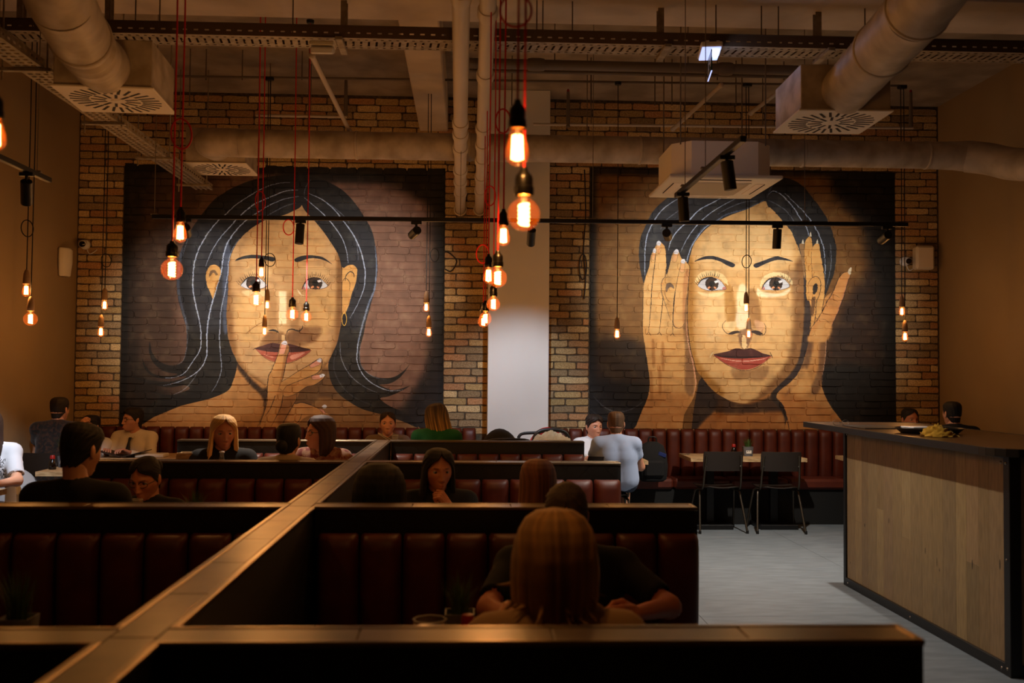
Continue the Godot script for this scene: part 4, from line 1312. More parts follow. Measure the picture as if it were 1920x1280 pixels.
	slotted(mb, Vector3(X_LEFT, 3.95, -7.2), Vector3.RIGHT, Vector3.BACK, X_RIGHT - X_LEFT, 0.24, bands, 0.055)
	obj("slotted_base", mb, M.galv, t)
	for z: float in [-6.96, -7.2]:
		mb = MB.new()
		slotted(mb, Vector3(X_LEFT, 3.95, z), Vector3.RIGHT, Vector3.UP, X_RIGHT - X_LEFT, 0.085, [[0.35, 0.0, 0.0], [0.12, 0.03, 0.0], [0.53, 0.0, 0.0]], 0.075)
		mb.bx(X_LEFT, X_RIGHT, 4.033, 4.038, z - 0.006, z + 0.006)
		obj("side_rail", mb, M.rail_brown, t)
	for px: float in [22, 190, 640, 1245, 1545]:
		var x := at(px, 85, 7.08).x
		mb = MB.new()
		for dz: float in [-0.03, 0.03]:
			mb.bx(x - 0.022, x + 0.022, 3.93, 4.3, -7.22 + dz - 0.002, -7.22 + dz + 0.002)
		mb.bx(x - 0.025, x + 0.025, 3.925, 3.948, -7.26, -6.92, 0.003)
		obj("hanger", mb, M.galv, t)
	var list := []
	for px: float in [224, 271, 315, 558, 1003, 1014, 1068, 1330, 1413, 1444, 1602, 1897]:
		var x := at(px, 60, 7.3).x
		list.append([Vector3(x, 3.95, -7.1), Vector3(x, 4.3, -7.1)])
	rods(t, list, 0.005, M.dark_pipe)
	# cable tray running to the wall
	t = thing("cable_tray", "narrow perforated cable tray running towards the wall at left", "cable tray")
	mb = MB.new()
	slotted(mb, Vector3(-2.89, 3.52, -3.6), Vector3.FORWARD, Vector3.RIGHT, 7.0, 0.18, [[0.14, 0.0, 0.0], [0.16, 0.028, 0.0], [0.12, 0.0, 0.0], [0.16, 0.028, 0.0], [0.12, 0.0, 0.0], [0.16, 0.028, 0.0], [0.14, 0.0, 0.0]], 0.06)
	obj("slotted_base", mb, M.galv, t)
	for x: float in [-2.89, -2.71]:
		mb = MB.new()
		slotted(mb, Vector3(x, 3.52, -3.6), Vector3.FORWARD, Vector3.UP, 7.0, 0.06, [[0.35, 0.0, 0.0], [0.25, 0.03, 0.0], [0.40, 0.0, 0.0]], 0.075)
		obj("side_rail", mb, M.galv, t)
	for z: float in [-5.3, -6.4, -7.76, -9.0, -10.27]:
		mb = MB.new()
		mb.bx(-2.99, -2.66, 3.498, 3.52, z - 0.02, z + 0.02, 0.003)
		var b := obj("bracket", mb, M.galv, t)
		rods(b, [[Vector3(-2.97, 3.44, z), Vector3(-2.97, 4.3 if z > -7.6 and z < -6.8 else CEIL, z)], [Vector3(-2.69, 3.49, z), Vector3(-2.69, CEIL, z)]], 0.006, M.galv)
	# drain pipes down the middle
	for q: Array in [["left one of two cream drain pipes sloping down to the brick pillar", -0.05, -0.10, 0.056, [5.2, 5.9, 8.0, 8.25, 8.6, 9.25, 9.7, 10.2]], ["right one of two cream drain pipes sloping down to the brick pillar", 0.10, 0.115, 0.052, [5.3, 6.1, 7.05, 8.1, 8.5, 8.9, 9.5, 10.1]]]:
		t = thing("drain_pipe", q[0], "pipe")
		var path := []
		for k: Array in [[4.6, 4.02], [6.0, 3.85], [9.0, 3.505], [11.09, 3.43]]:
			path.append(Vector3(lerpf(q[1], q[2], (k[0] - 4.6) / 6.5), k[1], -k[0]))
		mb = MB.new()
		mb.tube(path, q[3], 20)
		obj("pipe", mb, M.pipe, t)
		for z: float in q[4]:
			var i := 0 if z < 6.0 else 1 if z < 9.0 else 2
			var f: float = (-z - path[i].z) / (path[i + 1].z - path[i].z)
			collar(t, "coupling", path[i].lerp(path[i + 1], f), path[i + 1] - path[i], q[3] + 0.006, 0.12, M.pipe)
		collar(t, "wall_flange", path[3] + Vector3(0, 0, 0.03), Vector3.FORWARD, q[3] + 0.012, 0.04, M.pipe)
	# pair of grey water pipes beyond the tray
	t = thing("water_pipe", "thick grey horizontal pipe beyond the tray, right of the drain pipes", "pipe")
	duct_part(t, "pipe", [at(880, 118, 8.3), at(1495, 132, 8.3)], 0.042, M.dark_pipe, 16)
	collar(t, "coupling", at(1005, 121, 8.3), Vector3.RIGHT, 0.05, 0.14, M.dark_pipe)
	collar(t, "coupling", at(1360, 129, 8.3), Vector3.RIGHT, 0.05, 0.12, M.dark_pipe)
	rods(t, [[at(1040, 118, 8.3), Vector3(at(1040, 118, 8.3).x, CEIL, -8.3)], [at(1290, 120, 8.3), Vector3(at(1290, 120, 8.3).x, CEIL, -8.3)]])
	t = thing("water_pipe", "thin grey pipe running just below the thick grey one", "pipe")
	duct_part(t, "pipe", [at(880, 132, 8.45), at(1480, 144, 8.45)], 0.016, M.dark_pipe, 12)
	# sprinkler lines
	t = thing("sprinkler_pipe", "thin conduit under the slab from which the wall pendants hang", "pipe")
	duct_part(t, "pipe", [at(330, 143, 9.6), at(1700, 161, 9.6)], 0.012, M.dark_pipe, 8)
	list = []
	for px: float in [356, 386, 454, 566, 960, 1108, 1228, 1260, 1345, 1380, 1470]:
		var a := at(px, 150, 9.6)
		list.append([a + Vector3(0, -0.25 if int(px) % 4 == 0 else 0.0, 0), Vector3(a.x, CEIL, a.z)])
	rods(t, list, 0.006)
	for k: Array in [["sprinkler pipe with an upright red-tipped nozzle, left of the middle", 480, 216, 650, 219], ["sprinkler pipe with red-tipped nozzles above the right mural", 1000, 233, 1712, 240]]:
		t = thing("sprinkler_pipe", k[0], "sprinkler")
		duct_part(t, "pipe", [at(k[1], k[2], 10.0), at(k[3], k[4], 10.0)], 0.014, M.pipe, 10)
		for px: float in ([648] if k[1] < 900 else [1065, 1708]):
			var a := at(px, k[4] - 2, 10.0)
			duct_part(t, "riser", [a, a + Vector3(0, 0.36, 0)], [0.022, 0.016], M.dark_pipe, 10)
			mb = MB.new()
			mb.ball(a + Vector3(0, 0.37, 0), Vector3(0.014, 0.02, 0.014))
			obj("nozzle", mb, M.red, t)
		list = []
		for f: float in [0.15, 0.6]:
			var a := at(k[1], k[2], 10.0).lerp(at(k[3], k[4], 10.0), f)
			list.append([a, Vector3(a.x, CEIL, a.z)])
		rods(t, list, 0.005)
	# braces
	for q: Array in [["pale diagonal brace tube beside the small emergency light", [585, 105, 7.3], [655, 245, 9.35]], ["diagonal brace above the cassette, leaning right", [1262, 242, 9.6], [1352, 160, 8.9]], ["pale diagonal brace at the right diffuser box", [1408, 212, 9.4], [1460, 172, 9.0]]]:
		t = thing("brace", q[0], "brace")
		duct_part(t, "tube", [at(q[1][0], q[1][1], q[1][2]), at(q[2][0], q[2][1], q[2][2])], 0.02, M.pipe, 10)
		for e: int in [1, 2]:
			mb = MB.new()
			mb.ball(at(q[e][0], q[e][1], q[e][2]), Vector3(0.026, 0.026, 0.026))
			obj("end_cap", mb, M.pipe, t)
	# little emergency light under the tray
	t = thing("emergency_light", "small square white emergency luminaire under the long cable tray", "emergency light", at(605, 88, 6.95))
	mb = MB.new()
	mb.box(T(Vector3(0, 0.012, 0)), Vector3(0.17, 0.03, 0.12), 0.006)
	obj("housing", mb, M.cream, t)
	mb = MB.new()
	mb.box(T(Vector3(0, -0.022, 0), Basis(Vector3.RIGHT, 0.35)), Vector3(0.16, 0.05, 0.11), 0.01)
	obj("diffuser", mb, M.white_plastic, t)
	# exit sign
	t = thing("exit_sign", "lit emergency exit sign with a running figure under the ceiling", "exit sign", at(1331, 100, 6.9), deg_to_rad(-8))
	mb = MB.new()
	mb.box(T(Vector3(0, 0.02, 0)), Vector3(0.15, 0.035, 0.30), 0.008)
	obj("housing", mb, M.white_plastic, t)
	mb = MB.new()
	mb.box(T(Vector3(0, -0.002, 0)), Vector3(0.13, 0.012, 0.27), 0.003)
	obj("lamp_panel", mb, M.cold, t)
	mb = MB.new()
	mb.box(T(Vector3(0, -0.085, 0)), Vector3(0.008, 0.15, 0.26), 0.002)
	var edge := MB.new()
	edge.bx(-0.004, 0.004, -0.163, -0.159, -0.128, 0.128)
	obj("lamp_edge", edge, M.cold, t)
	var plate := obj("sign_plate", mb, flat(Color(0.05, 0.20, 0.12), 0.25), t)
	for side: float in [-1.0, 1.0]:
		mb = MB.new()
		var b := Basis(Vector3(0, 0, side), Vector3.UP, Vector3(-side, 0, 0))
		var o := T(Vector3(-side * 0.0042 if side > 0 else 0.0042, -0.085, 0), b)
		mb.ball(o * Vector3(-0.028, 0.045, 0), Vector3(0.002, 0.012, 0.012))
		for s: Array in [[-0.03, 0.03, -0.045, -0.005, 0.022], [-0.03, 0.028, -0.002, 0.010, 0.011], [-0.03, 0.028, -0.062, 0.022, 0.010], [-0.045, -0.005, -0.018, -0.030, 0.014], [-0.018, -0.030, -0.030, -0.060, 0.012], [-0.045, -0.005, -0.075, -0.020, 0.013], [-0.075, -0.020, -0.092, -0.045, 0.011]]:
			mb.bar(o * Vector3(s[0], s[1], 0), o * Vector3(s[2], s[3], 0), 0.002, s[4], 0.0, Vector3.UP)
		for s: Array in [[0.03, 0.0, 0.095, 0.0, 0.014], [0.07, 0.028, 0.097, 0.0, 0.012], [0.07, -0.028, 0.097, 0.0, 0.012]]:
			mb.bar(o * Vector3(s[0], s[1], 0), o * Vector3(s[2], s[3], 0), 0.002, s[4])
		obj("pictogram", mb, M.white_plastic, plate)
	var l := OmniLight3D.new()
	l.name = "exit_sign_lamp"
	l.light_color = Color(0.75, 0.83, 1.0)
	l.light_energy = 0.05
	l.light_size = 0.03
	l.omni_range = 20
	l.omni_attenuation = 2
	l.shadow_enabled = true
	l.position = Vector3(0.03, -0.03, 0)
	t.add_child(l)


# ---------------------------------------------------------------- track lights
func track(label: String, a: Vector3, b: Vector3, hangs: Array) -> void:
	var t := thing("lighting_track", label, "track")
	var mb := MB.new()
	mb.bar(a, b, 0.036, 0.034, 0.003)
	obj("rail", mb, M.black, t)
	for f: float in hangs:
		var p := a.lerp(b, f)
		mb = MB.new()
		mb.bar(p + Vector3(-0.03, 0.02, 0), p + Vector3(0.03, 0.02, 0), 0.03, 0.012, 0.002)
		mb.tube([p, Vector3(p.x, 4.3 if p.z > -7.58 and p.z < -6.9 else CEIL, p.z)], 0.003, 6)
		obj("suspension", mb, M.dark_pipe, t)


func track_head(label: String, p: Vector3, aim: Vector3, energy: float, angle: float, color := Color(1.0, 0.90, 0.76), blend := 0.7) -> void:
	var t := thing("track_spotlight", label, "spotlight", p)
	var d := (aim - p).normalized()
	var straight := d.y < -0.97
	var mb := MB.new()
	mb.bx(-0.045, 0.045, -0.042, -0.017, -0.016, 0.016, 0.003)
	obj("adapter", mb, M.black, t)
	var pivot := Vector3(0, -0.06, 0) if straight else Vector3(0, -0.10, 0)
	mb = MB.new()
	mb.tube([Vector3(0, -0.04, 0), pivot + Vector3(0, -0.01, 0)], 0.011, 8)
	obj("stem", mb, M.black, t)
	var b := along(d)
	var o := pivot + d * (-0.01 if straight else -0.03)
	mb = MB.new()
	mb.lathe([Vector2(0, 0), Vector2(0.033, 0), Vector2(0.037, 0.004), Vector2(0.037, 0.168), Vector2(0.035, 0.170), Vector2(0.031, 0.170), Vector2(0.028, 0.150), Vector2(0, 0.149)], T(o, b), 24)
	obj("can", mb, M.black, t)
	mb = MB.new()
	mb.lathe([Vector2(0.0305, 0.1705), Vector2(0.0355, 0.1705), Vector2(0.0355, 0.1715), Vector2(0.0305, 0.1715)], T(o, b), 24)
	obj("bezel", mb, M.steel, t)
	mb = MB.new()
	mb.lathe([Vector2(0, 0.158), Vector2(0.027, 0.156), Vector2(0.027, 0.152)], T(o, b), 20)
	obj("lamp_lens", mb, M.lamp_face, t)
	var s := SpotLight3D.new()
	s.name = "spot"
	s.light_color = color
	s.light_energy = energy
	s.light_size = 0.025
	s.spot_angle = angle
	s.spot_angle_attenuation = blend
	s.spot_range = 30
	s.spot_attenuation = 2
	s.shadow_enabled = true
	t.add_child(s)
	s.position = o + d * 0.175
	s.basis = Basis.looking_at(d, Vector3.UP if absf(d.y) < 0.98 else Vector3.FORWARD)


func build_tracks() -> void:
	var a := at(285, 406, 8.5)
	var b := at(1702, 421, 8.5)
	track("long black lighting track spanning in front of both murals", a, b, [0.003, 0.135, 0.40, 0.575, 0.86])
	var on := func(px: float) -> Vector3: return a.lerp(b, (px - 285.0) / (1702.0 - 285.0))
	var white := Color(1.0, 0.96, 0.90)
	track_head("tilted track spotlight at the track's left end behind a teardrop bulb", on.call(347), Vector3(-2.9, 2.3, WALL_Z), 5.0, 26, white)
	track_head("straight-down track spotlight in front of the left mural's forehead", on.call(556), on.call(556) + Vector3(-0.1, -2, 0.1), 5.0, 44, white)
	track_head("tilted track spotlight at the right side of the left mural", on.call(770), Vector3(-1.35, 2.55, WALL_Z), 6.5, 32, white, 1.0)
	track_head("track spotlight in front of the white pier behind the globe bulb", on.call(985), Vector3(0.55, 1.1, -10.75), 4.6, 30, Color(0.87, 0.93, 1.0), 0.8)
	track_head("track spotlight seen end-on in front of the right mural's hair", on.call(1240), Vector3(2.45, 2.65, WALL_Z), 6.5, 32, white, 1.0)
	track_head("straight-down track spotlight in front of the right mural's brow", on.call(1451), on.call(1451) + Vector3(0, -2, -0.35), 8.0, 58, white, 1.0)
	track_head("tilted track spotlight at the track's far right end, aimed left", on.call(1662), Vector3(3.75, 2.5, WALL_Z), 5.0, 32, white, 1.0)
	track("short black lighting track pointing at the wall, below the cassette", Vector3(1.51, 2.91, -7.16), Vector3(1.51, 2.91, -5.4), [0.16, 0.5])
	track_head("farther hanging track spotlight below the white cassette", Vector3(1.51, 2.91, -6.95), Vector3(1.75, 0, -7.1), 2.3, 52, Color(1.0, 0.97, 0.92), 0.6)
	track_head("nearer hanging track spotlight below the white cassette", Vector3(1.51, 2.91, -5.75), Vector3(1.95, 0, -5.9), 2.3, 52, Color(1.0, 0.97, 0.92), 0.6)
	track("short black lighting track by the left wall", Vector3(-2.89, 2.91, -6.95), Vector3(-2.89, 2.91, -5.0), [0.1, 0.9])
	track_head("hanging track spotlight by the left wall", Vector3(-2.89, 2.91, -6.6), Vector3(-3.55, 0.75, -8.3), 6.0, 26, Color(0.90, 0.94, 1.0), 0.4)


# ---------------------------------------------------------------- pendants
func pendant(label: String, px: float, py: float, z: float, kind: String, wide: float, look: String, top := 4.3, loops: Array = [], group := "") -> void:
	var p := at(px, py, z)
	var d := wide * z / FOCAL
	var t := thing("pendant_lamp", label, "pendant lamp", p, 0.0, group)
	var r := d / 2
	var glass := []
	var neck := 0.0
	if kind == "globe":
		for i in 13:
			var e := -PI / 2 + i / 12.0 * (PI * 0.86)
			glass.append(Vector2(r * cos(e), r * sin(e)))
		glass.append(Vector2(r * 0.36, r * 1.05))
		glass.append(Vector2(r * 0.33, r * 1.25))
		neck = r * 1.25
	else:
		for q: Array in [[0.0, -1.73], [0.2, -1.70], [0.5, -1.58], [0.80, -1.33], [0.96, -1.0], [1.0, -0.72], [0.97, -0.40], [0.86, 0.10], [0.73, 0.60], [0.61, 1.05], [0.53, 1.40], [0.50, 1.62]]:
			glass.append(Vector2(r * q[0], r * q[1]))
		neck = r * 1.62
	var mb := MB.new()
	mb.lathe(glass, T(Vector3.ZERO), 24)
	obj("glass_bulb", mb, M.amber if kind == "globe" else M.clear_bulb, t)
	# filament cage
	mb = MB.new()
	var h := r * (0.62 if kind == "globe" else 0.92)
	var fr := r * (0.26 if kind == "globe" else 0.42)
	if kind == "globe":
		var path := []
		for i in 41:
			path.append(Vector3(fr * cos(i * 0.785), h * (1.0 - i / 20.0), fr * sin(i * 0.785)))
		mb.tube(path, maxf(r * 0.10, 0.0028), 5)
	else:
		for i in 6:
			var e := Vector3(cos(TAU * i / 6), 0, sin(TAU * i / 6))
			mb.tube([e * fr * 0.8 + Vector3(0, h * 0.95, 0), e * fr + Vector3(0, -h * 1.25, 0)], maxf(r * 0.12, 0.0030), 5)
	obj("filament", mb, M.filament, t)
	mb = MB.new()
	mb.lathe([Vector2(r * 0.12, h), Vector2(r * 0.22, neck * 0.9), Vector2(r * 0.30, neck)], T(Vector3.ZERO), 10)
	obj("stem", mb, M.glass, t)
	mb = MB.new()
	var cap := r * (0.37 if kind == "globe" else 0.53)
	mb.lathe([Vector2(cap * 0.9, neck - r * 0.10), Vector2(cap * 1.04, neck - r * 0.06), Vector2(cap, neck + r * 0.12), Vector2(cap * 1.03, neck + r * 0.22), Vector2(cap * 0.8, neck + r * 0.26)], T(Vector3.ZERO), 20)
	obj("brass_base", mb, M.brass, t)
	neck += r * 0.16
	# socket
	mb = MB.new()
	var s := clampf(d * (0.46 if kind == "globe" else 0.58), 0.030, 0.048)
	if look == "wood":
		s = clampf(d * 0.42, 0.020, 0.026)
		mb.lathe([Vector2(s * 1.0, neck - 0.012), Vector2(s * 1.05, neck - 0.010), Vector2(s * 1.02, neck + 0.03), Vector2(s * 0.9, neck + 0.065), Vector2(s * 0.62, neck + 0.092), Vector2(s * 0.25, neck + 0.104), Vector2(0, neck + 0.104)], T(Vector3.ZERO), 18)
		obj("beech_socket", mb, M.beech, t)
		neck += 0.104
	else:
		s *= 0.55
		mb.lathe([Vector2(s * 1.15, neck - 0.012), Vector2(s * 1.2, neck - 0.008), Vector2(s * 1.2, neck + 0.012), Vector2(s * 1.08, neck + 0.015), Vector2(s * 1.08, neck + 0.035), Vector2(s * 1.0, neck + 0.045), Vector2(s * 0.5, neck + 0.058), Vector2(s * 0.4, neck + 0.068), Vector2(0, neck + 0.068)], T(Vector3.ZERO), 20)
		obj("black_socket", mb, M.bakelite, t)
		neck += 0.068
	var cord: Material = M.red_cord if look == "red" else M.black_cord
	mb = MB.new()
	var thick := 0.0036 if z < 4 else 0.0046 if look == "red" else 0.0042
	mb.tube([Vector3(0, neck, 0), Vector3(0.004, (top - p.y) * 0.5 + neck * 0.5, 0), Vector3(0, top - p.y, 0)], thick, 6)
	obj("cord", mb, cord, t)
	mb = MB.new()
	mb.lathe([Vector2(0, -0.03), Vector2(0.03, -0.028), Vector2(0.034, -0.015), Vector2(0.034, 0.0)], T(Vector3(0, top - p.y, 0)), 14)
	obj("ceiling_rose", mb, M.black, t)
	for q: Array in loops:
		var c := at(q[0], q[1], z) - p
		var ring := []
		for i in 25:
			var e := TAU * i / 24
			ring.append(c + Vector3(q[2] * cos(e), q[3] * sin(e), 0.3 * q[2] * sin(e)) * z / FOCAL)
		mb = MB.new()
		mb.tube(ring, thick, 6, false)
		obj("cord_loop", mb, cord, t)
	var l := OmniLight3D.new()
	l.name = "bulb_lamp"
	l.light_color = Color(1.0, 0.66, 0.34)
	l.light_energy = 0.08 if look == "wood" else 0.07 if z < 4.0 else 0.098
	l.light_size = 0.015
	l.omni_range = 20
	l.omni_attenuation = 2
	l.shadow_enabled = true
	t.add_child(l)


func build_pendants() -> void:
	pendant("large teardrop bulb on red cord, highest and nearest of the middle cluster", 970, 273, 2.7, "edison", 45, "red", 4.5)
	pendant("biggest globe bulb on red cord, just under the large teardrop bulb", 982, 402, 2.8, "globe", 62, "red", 4.5, [[967, 20, 30, 28]])
	pendant("teardrop bulb on red cord at the left mural, above a globe", 338, 434, 5.2, "edison", 24, "red", 4.5)
	pendant("large globe bulb on looped red cord over the left mural's hair edge", 322, 505, 5.1, "globe", 40, "red", 4.5, [[340, 251, 19, 27]])
	pendant("teardrop bulb on red cord left below the biggest globe bulb", 944, 440, 4.8, "edison", 25, "red", 4.5, [[943, 227, 14, 22]])
	pendant("globe bulb beside the white pier, largest of the lower middle cluster", 933, 521, 4.9, "globe", 36, "red", 4.5)
	pendant("slim teardrop bulb half hidden behind a globe beside the pier", 916, 515, 6.0, "edison", 20, "red", 4.6, [[919, 367, 10, 18]])
	pendant("globe bulb on a short black socket lower beside the pier's edge", 925, 570, 6.4, "globe", 26, "red", 4.6, [[905, 476, 12, 17]])
	pendant("small globe bulb at the bottom of the middle cluster", 910, 597, 7.6, "globe", 24, "red", 4.25)
	pendant("lowest small globe bulb tucked behind another in the middle cluster", 906, 603, 8.1, "globe", 21, "red", 4.65)
	pendant("teardrop bulb with black socket over the left mural's left eye", 490, 509, 7.9, "edison", 13.5, "red", 4.65, [[488, 377, 9, 18]])
	pendant("globe bulb on red cord under the left mural's left eye", 480, 562, 7.8, "globe", 26, "red", 4.65)
	pendant("globe bulb left of two beside the left mural's nose", 548, 589, 8.2, "globe", 23, "red", 4.65, [[541, 426, 10, 14]])
	pendant("smaller globe bulb right of two beside the left mural's nose", 574, 594, 8.6, "globe", 20, "red", 4.65)
	pendant("teardrop bulb cropped by the left edge of the picture", -9, 250, 3.0, "edison", 38, "black", 4.5)
	pendant("teardrop bulb with beech socket nearest the left wall", 49, 543, 8.0, "edison", 15, "wood", 4.65, [[51, 428, 11, 15]])
	pendant("globe bulb with beech socket nearest the left wall", 57, 598, 8.0, "globe", 25, "wood", 4.65)
	for q: Array in [["upper bulb of the beech-socket pair on the brick left of the left mural", 196, 571, 12, 4.65, [[199, 488, 9, 12]]], ["lower bulb of the beech-socket pair on the brick left of the left mural", 189, 621, 12, 4.65, []], ["upper bulb of the beech-socket pair over the left mural's nose bridge", 501, 571, 10.5, 4.4, [[506, 487, 10, 12]]], ["lower bulb of the beech-socket pair over the left mural's nostril", 496, 620, 10.5, 4.4, []], ["upper bulb of the pale-socket pair at the left mural's right edge", 799, 575, 11, 4.65, [[815, 478, 8, 12]]], ["lower bulb of the pale-socket pair at the left mural's right edge", 804, 622, 11.5, 4.65, []], ["single beech-socket bulb at the left side of the right mural", 1157, 625, 12, 4.4, []], ["upper bulb of the beech-socket pair over the right mural's nose", 1399, 576, 10.5, 4.4, [[1400, 490, 9, 12]]], ["lower bulb of the beech-socket pair over the right mural's nostril", 1404, 625, 10.5, 4.4, []], ["upper bulb of the beech-socket pair at the brick right of the right mural", 1691, 583, 11, 4.4, []], ["lower bulb of the beech-socket pair at the brick right of the right mural", 1697, 630, 12, 4.4, []]]:
		pendant(q[0], q[1], q[2], 9.6, "edison", q[3], "wood", lerpf(at(330, 143, 9.6).y, at(1700, 161, 9.6).y, (q[1] - 330.0) / 1370.0) if q[4] < 4.5 else CEIL - 0.005, q[5])


# ---------------------------------------------------------------- booths
const SPINE_X0 := -0.825
const SPINE_X1 := -0.675
const RIGHT_END := 1.05
const LEFT_END := -2.55
const CAP_H := 1.0
const CAP_D := 0.145
const ROWS: Array[float] = [2.25, 4.5, 6.77, 8.9]


func cap_tile(t: Node3D, x0: float, x1: float, z0: float, z1: float) -> void:
	var mb := MB.new()
	var g := rng.randf_range(0.82, 1.1)
	mb.col = Color(g, g, g)
	mb.bx(x0 + 0.002, x1 - 0.002, CAP_H - 0.012, CAP_H + rng.randf_range(-0.0006, 0.0006), z0 + 0.002, z1 - 0.002, 0.0012)
	obj("cap_tile", mb, M.tile, t)


func edge_trim(t: Node3D, x0: float, x1: float, z0: float, z1: float) -> void:
	var mb := MB.new()
	mb.bx(x0, x1, CAP_H - 0.014, CAP_H + 0.002, z0, z1, 0.003)
	obj("edge_trim", mb, M.trim, t)


# herringbone face tiles, laid at 45 degrees and clipped to a band
func face_tiles(t: Node3D, x0: float, x1: float, y0: float, y1: float, z: float) -> void:
	var w := 0.10
	var frame := PackedVector2Array([Vector2(x0, y0), Vector2(x1, y0), Vector2(x1, y1), Vector2(x0, y1)])
	var turn := Transform2D(PI / 4, Vector2(x0, y0))
	var reach := int((x1 - x0) / w) + 4
	for i in range(-3, reach):
		for j in range(-reach, 4):
			var d := posmod(i - j, 4)
			if d != 0 and d != 3:
				continue
			var s := Vector2(2, 1) if d == 0 else Vector2(1, 2)
			var r := Rect2(Vector2(i, j) * w, s * w).grow(-0.001)
			var q := PackedVector2Array([turn * r.position, turn * Vector2(r.end.x, r.position.y), turn * r.end, turn * Vector2(r.position.x, r.end.y)])
			for piece in Geometry2D.intersect_polygons(q, frame):
				if piece.size() < 3 or absf(area(piece)) < 0.0004:
					continue
				var mb := MB.new()
				mb.prism(piece, 0.003, T(Vector3(0, 0, z)))
				obj("face_tile", mb, M.panel_tile, t)


func area(p: PackedVector2Array) -> float:
	var a := 0.0
	for i in p.size():
		a += p[i].cross(p[(i + 1) % p.size()])
	return a / 2


func back_channel(width: float, h: float, thick: float) -> ArrayMesh:
	var rows := []
	var w := width / 2 - 0.003
	for q: Array in [[0.0, 0.55, 0.97], [0.02, 0.85, 1.0], [0.5, 1.0, 1.0], [0.86, 1.0, 1.0], [0.94, 0.92, 0.985], [0.985, 0.70, 0.95], [1.0, 0.40, 0.86]]:
		var row := PackedVector3Array()
		var y: float = q[0] * h
		for i in 11:
			var f := -1.0 + 2.0 * i / 10.0
			row.append(Vector3(f * w * q[2], y, thick * q[1] * (0.55 + 0.45 * pow(1.0 - pow(absf(f), 3.0), 0.6))))
		row.append(Vector3(w * q[2], y, 0.0))
		row.append(Vector3(-w * q[2], y, 0.0))
		rows.append(row)
	var mb := MB.new()
	mb.loft(rows, true, true)
	return mb.mesh()


# a channelled bench with its back against z = 0, facing +z
func bench(label: String, where: Vector3, turn: float, width: float, count: int, back_top: float, seat_depth: float, seat_h := 0.47) -> Node3D:
	var t := thing("booth_bench", label, "bench", where, turn)
	var w := width / count
	var shape := back_channel(w, back_top - 0.40, 0.10)
	for i in count:
		put("back_channel", shape, M.leather, t).position = Vector3(-width / 2 + w * (i + 0.5), 0.40, 0.002)
	var n := maxi(1, int(round(width / 0.6)))
	for i in n:
		var mb := MB.new()
		var x0 := -width / 2 + width * i / n
		mb.bx(x0 + 0.003, x0 + width / n - 0.003, seat_h - 0.11, seat_h, 0.085, seat_depth, 0.025)
		obj("seat_cushion", mb, M.leather, t)
	var mb2 := MB.new()
	mb2.bx(-width / 2 + 0.01, width / 2 - 0.01, 0.0, seat_h - 0.11, 0.02, seat_depth - 0.05, 0.004)
	obj("plinth", mb2, M.black_matte, t)
	return t


func booth_table(label: String, where: Vector3, w: float, d: float, legs: int) -> Node3D:
	var t := thing("table", label, "table", where)
	var mb := MB.new()
	var n := int(round(d / 0.1))
	for i in n:
		mb = MB.new()
		mb.bx(-w / 2, w / 2, 0.71, 0.75, -d / 2 + d * i / n + 0.0004, -d / 2 + d * (i + 1) / n - 0.0004, 0.0015)
		obj("top_stave", mb, M.butcher, t)
	for i in legs:
		var x := 0.0 if legs == 1 else (-w * 0.28 if i == 0 else w * 0.28)
		mb = MB.new()
		mb.bx(x - 0.04, x + 0.04, 0.05, 0.71, -0.04, 0.04, 0.004)
		obj("column", mb, M.black, t)
		mb = MB.new()
		mb.bx(x - 0.2, x + 0.2, 0.03 if where.y < 0 else 0.0, 0.05, -0.22, 0.22, 0.004)
		obj("foot_plate", mb, M.black, t)
	return t


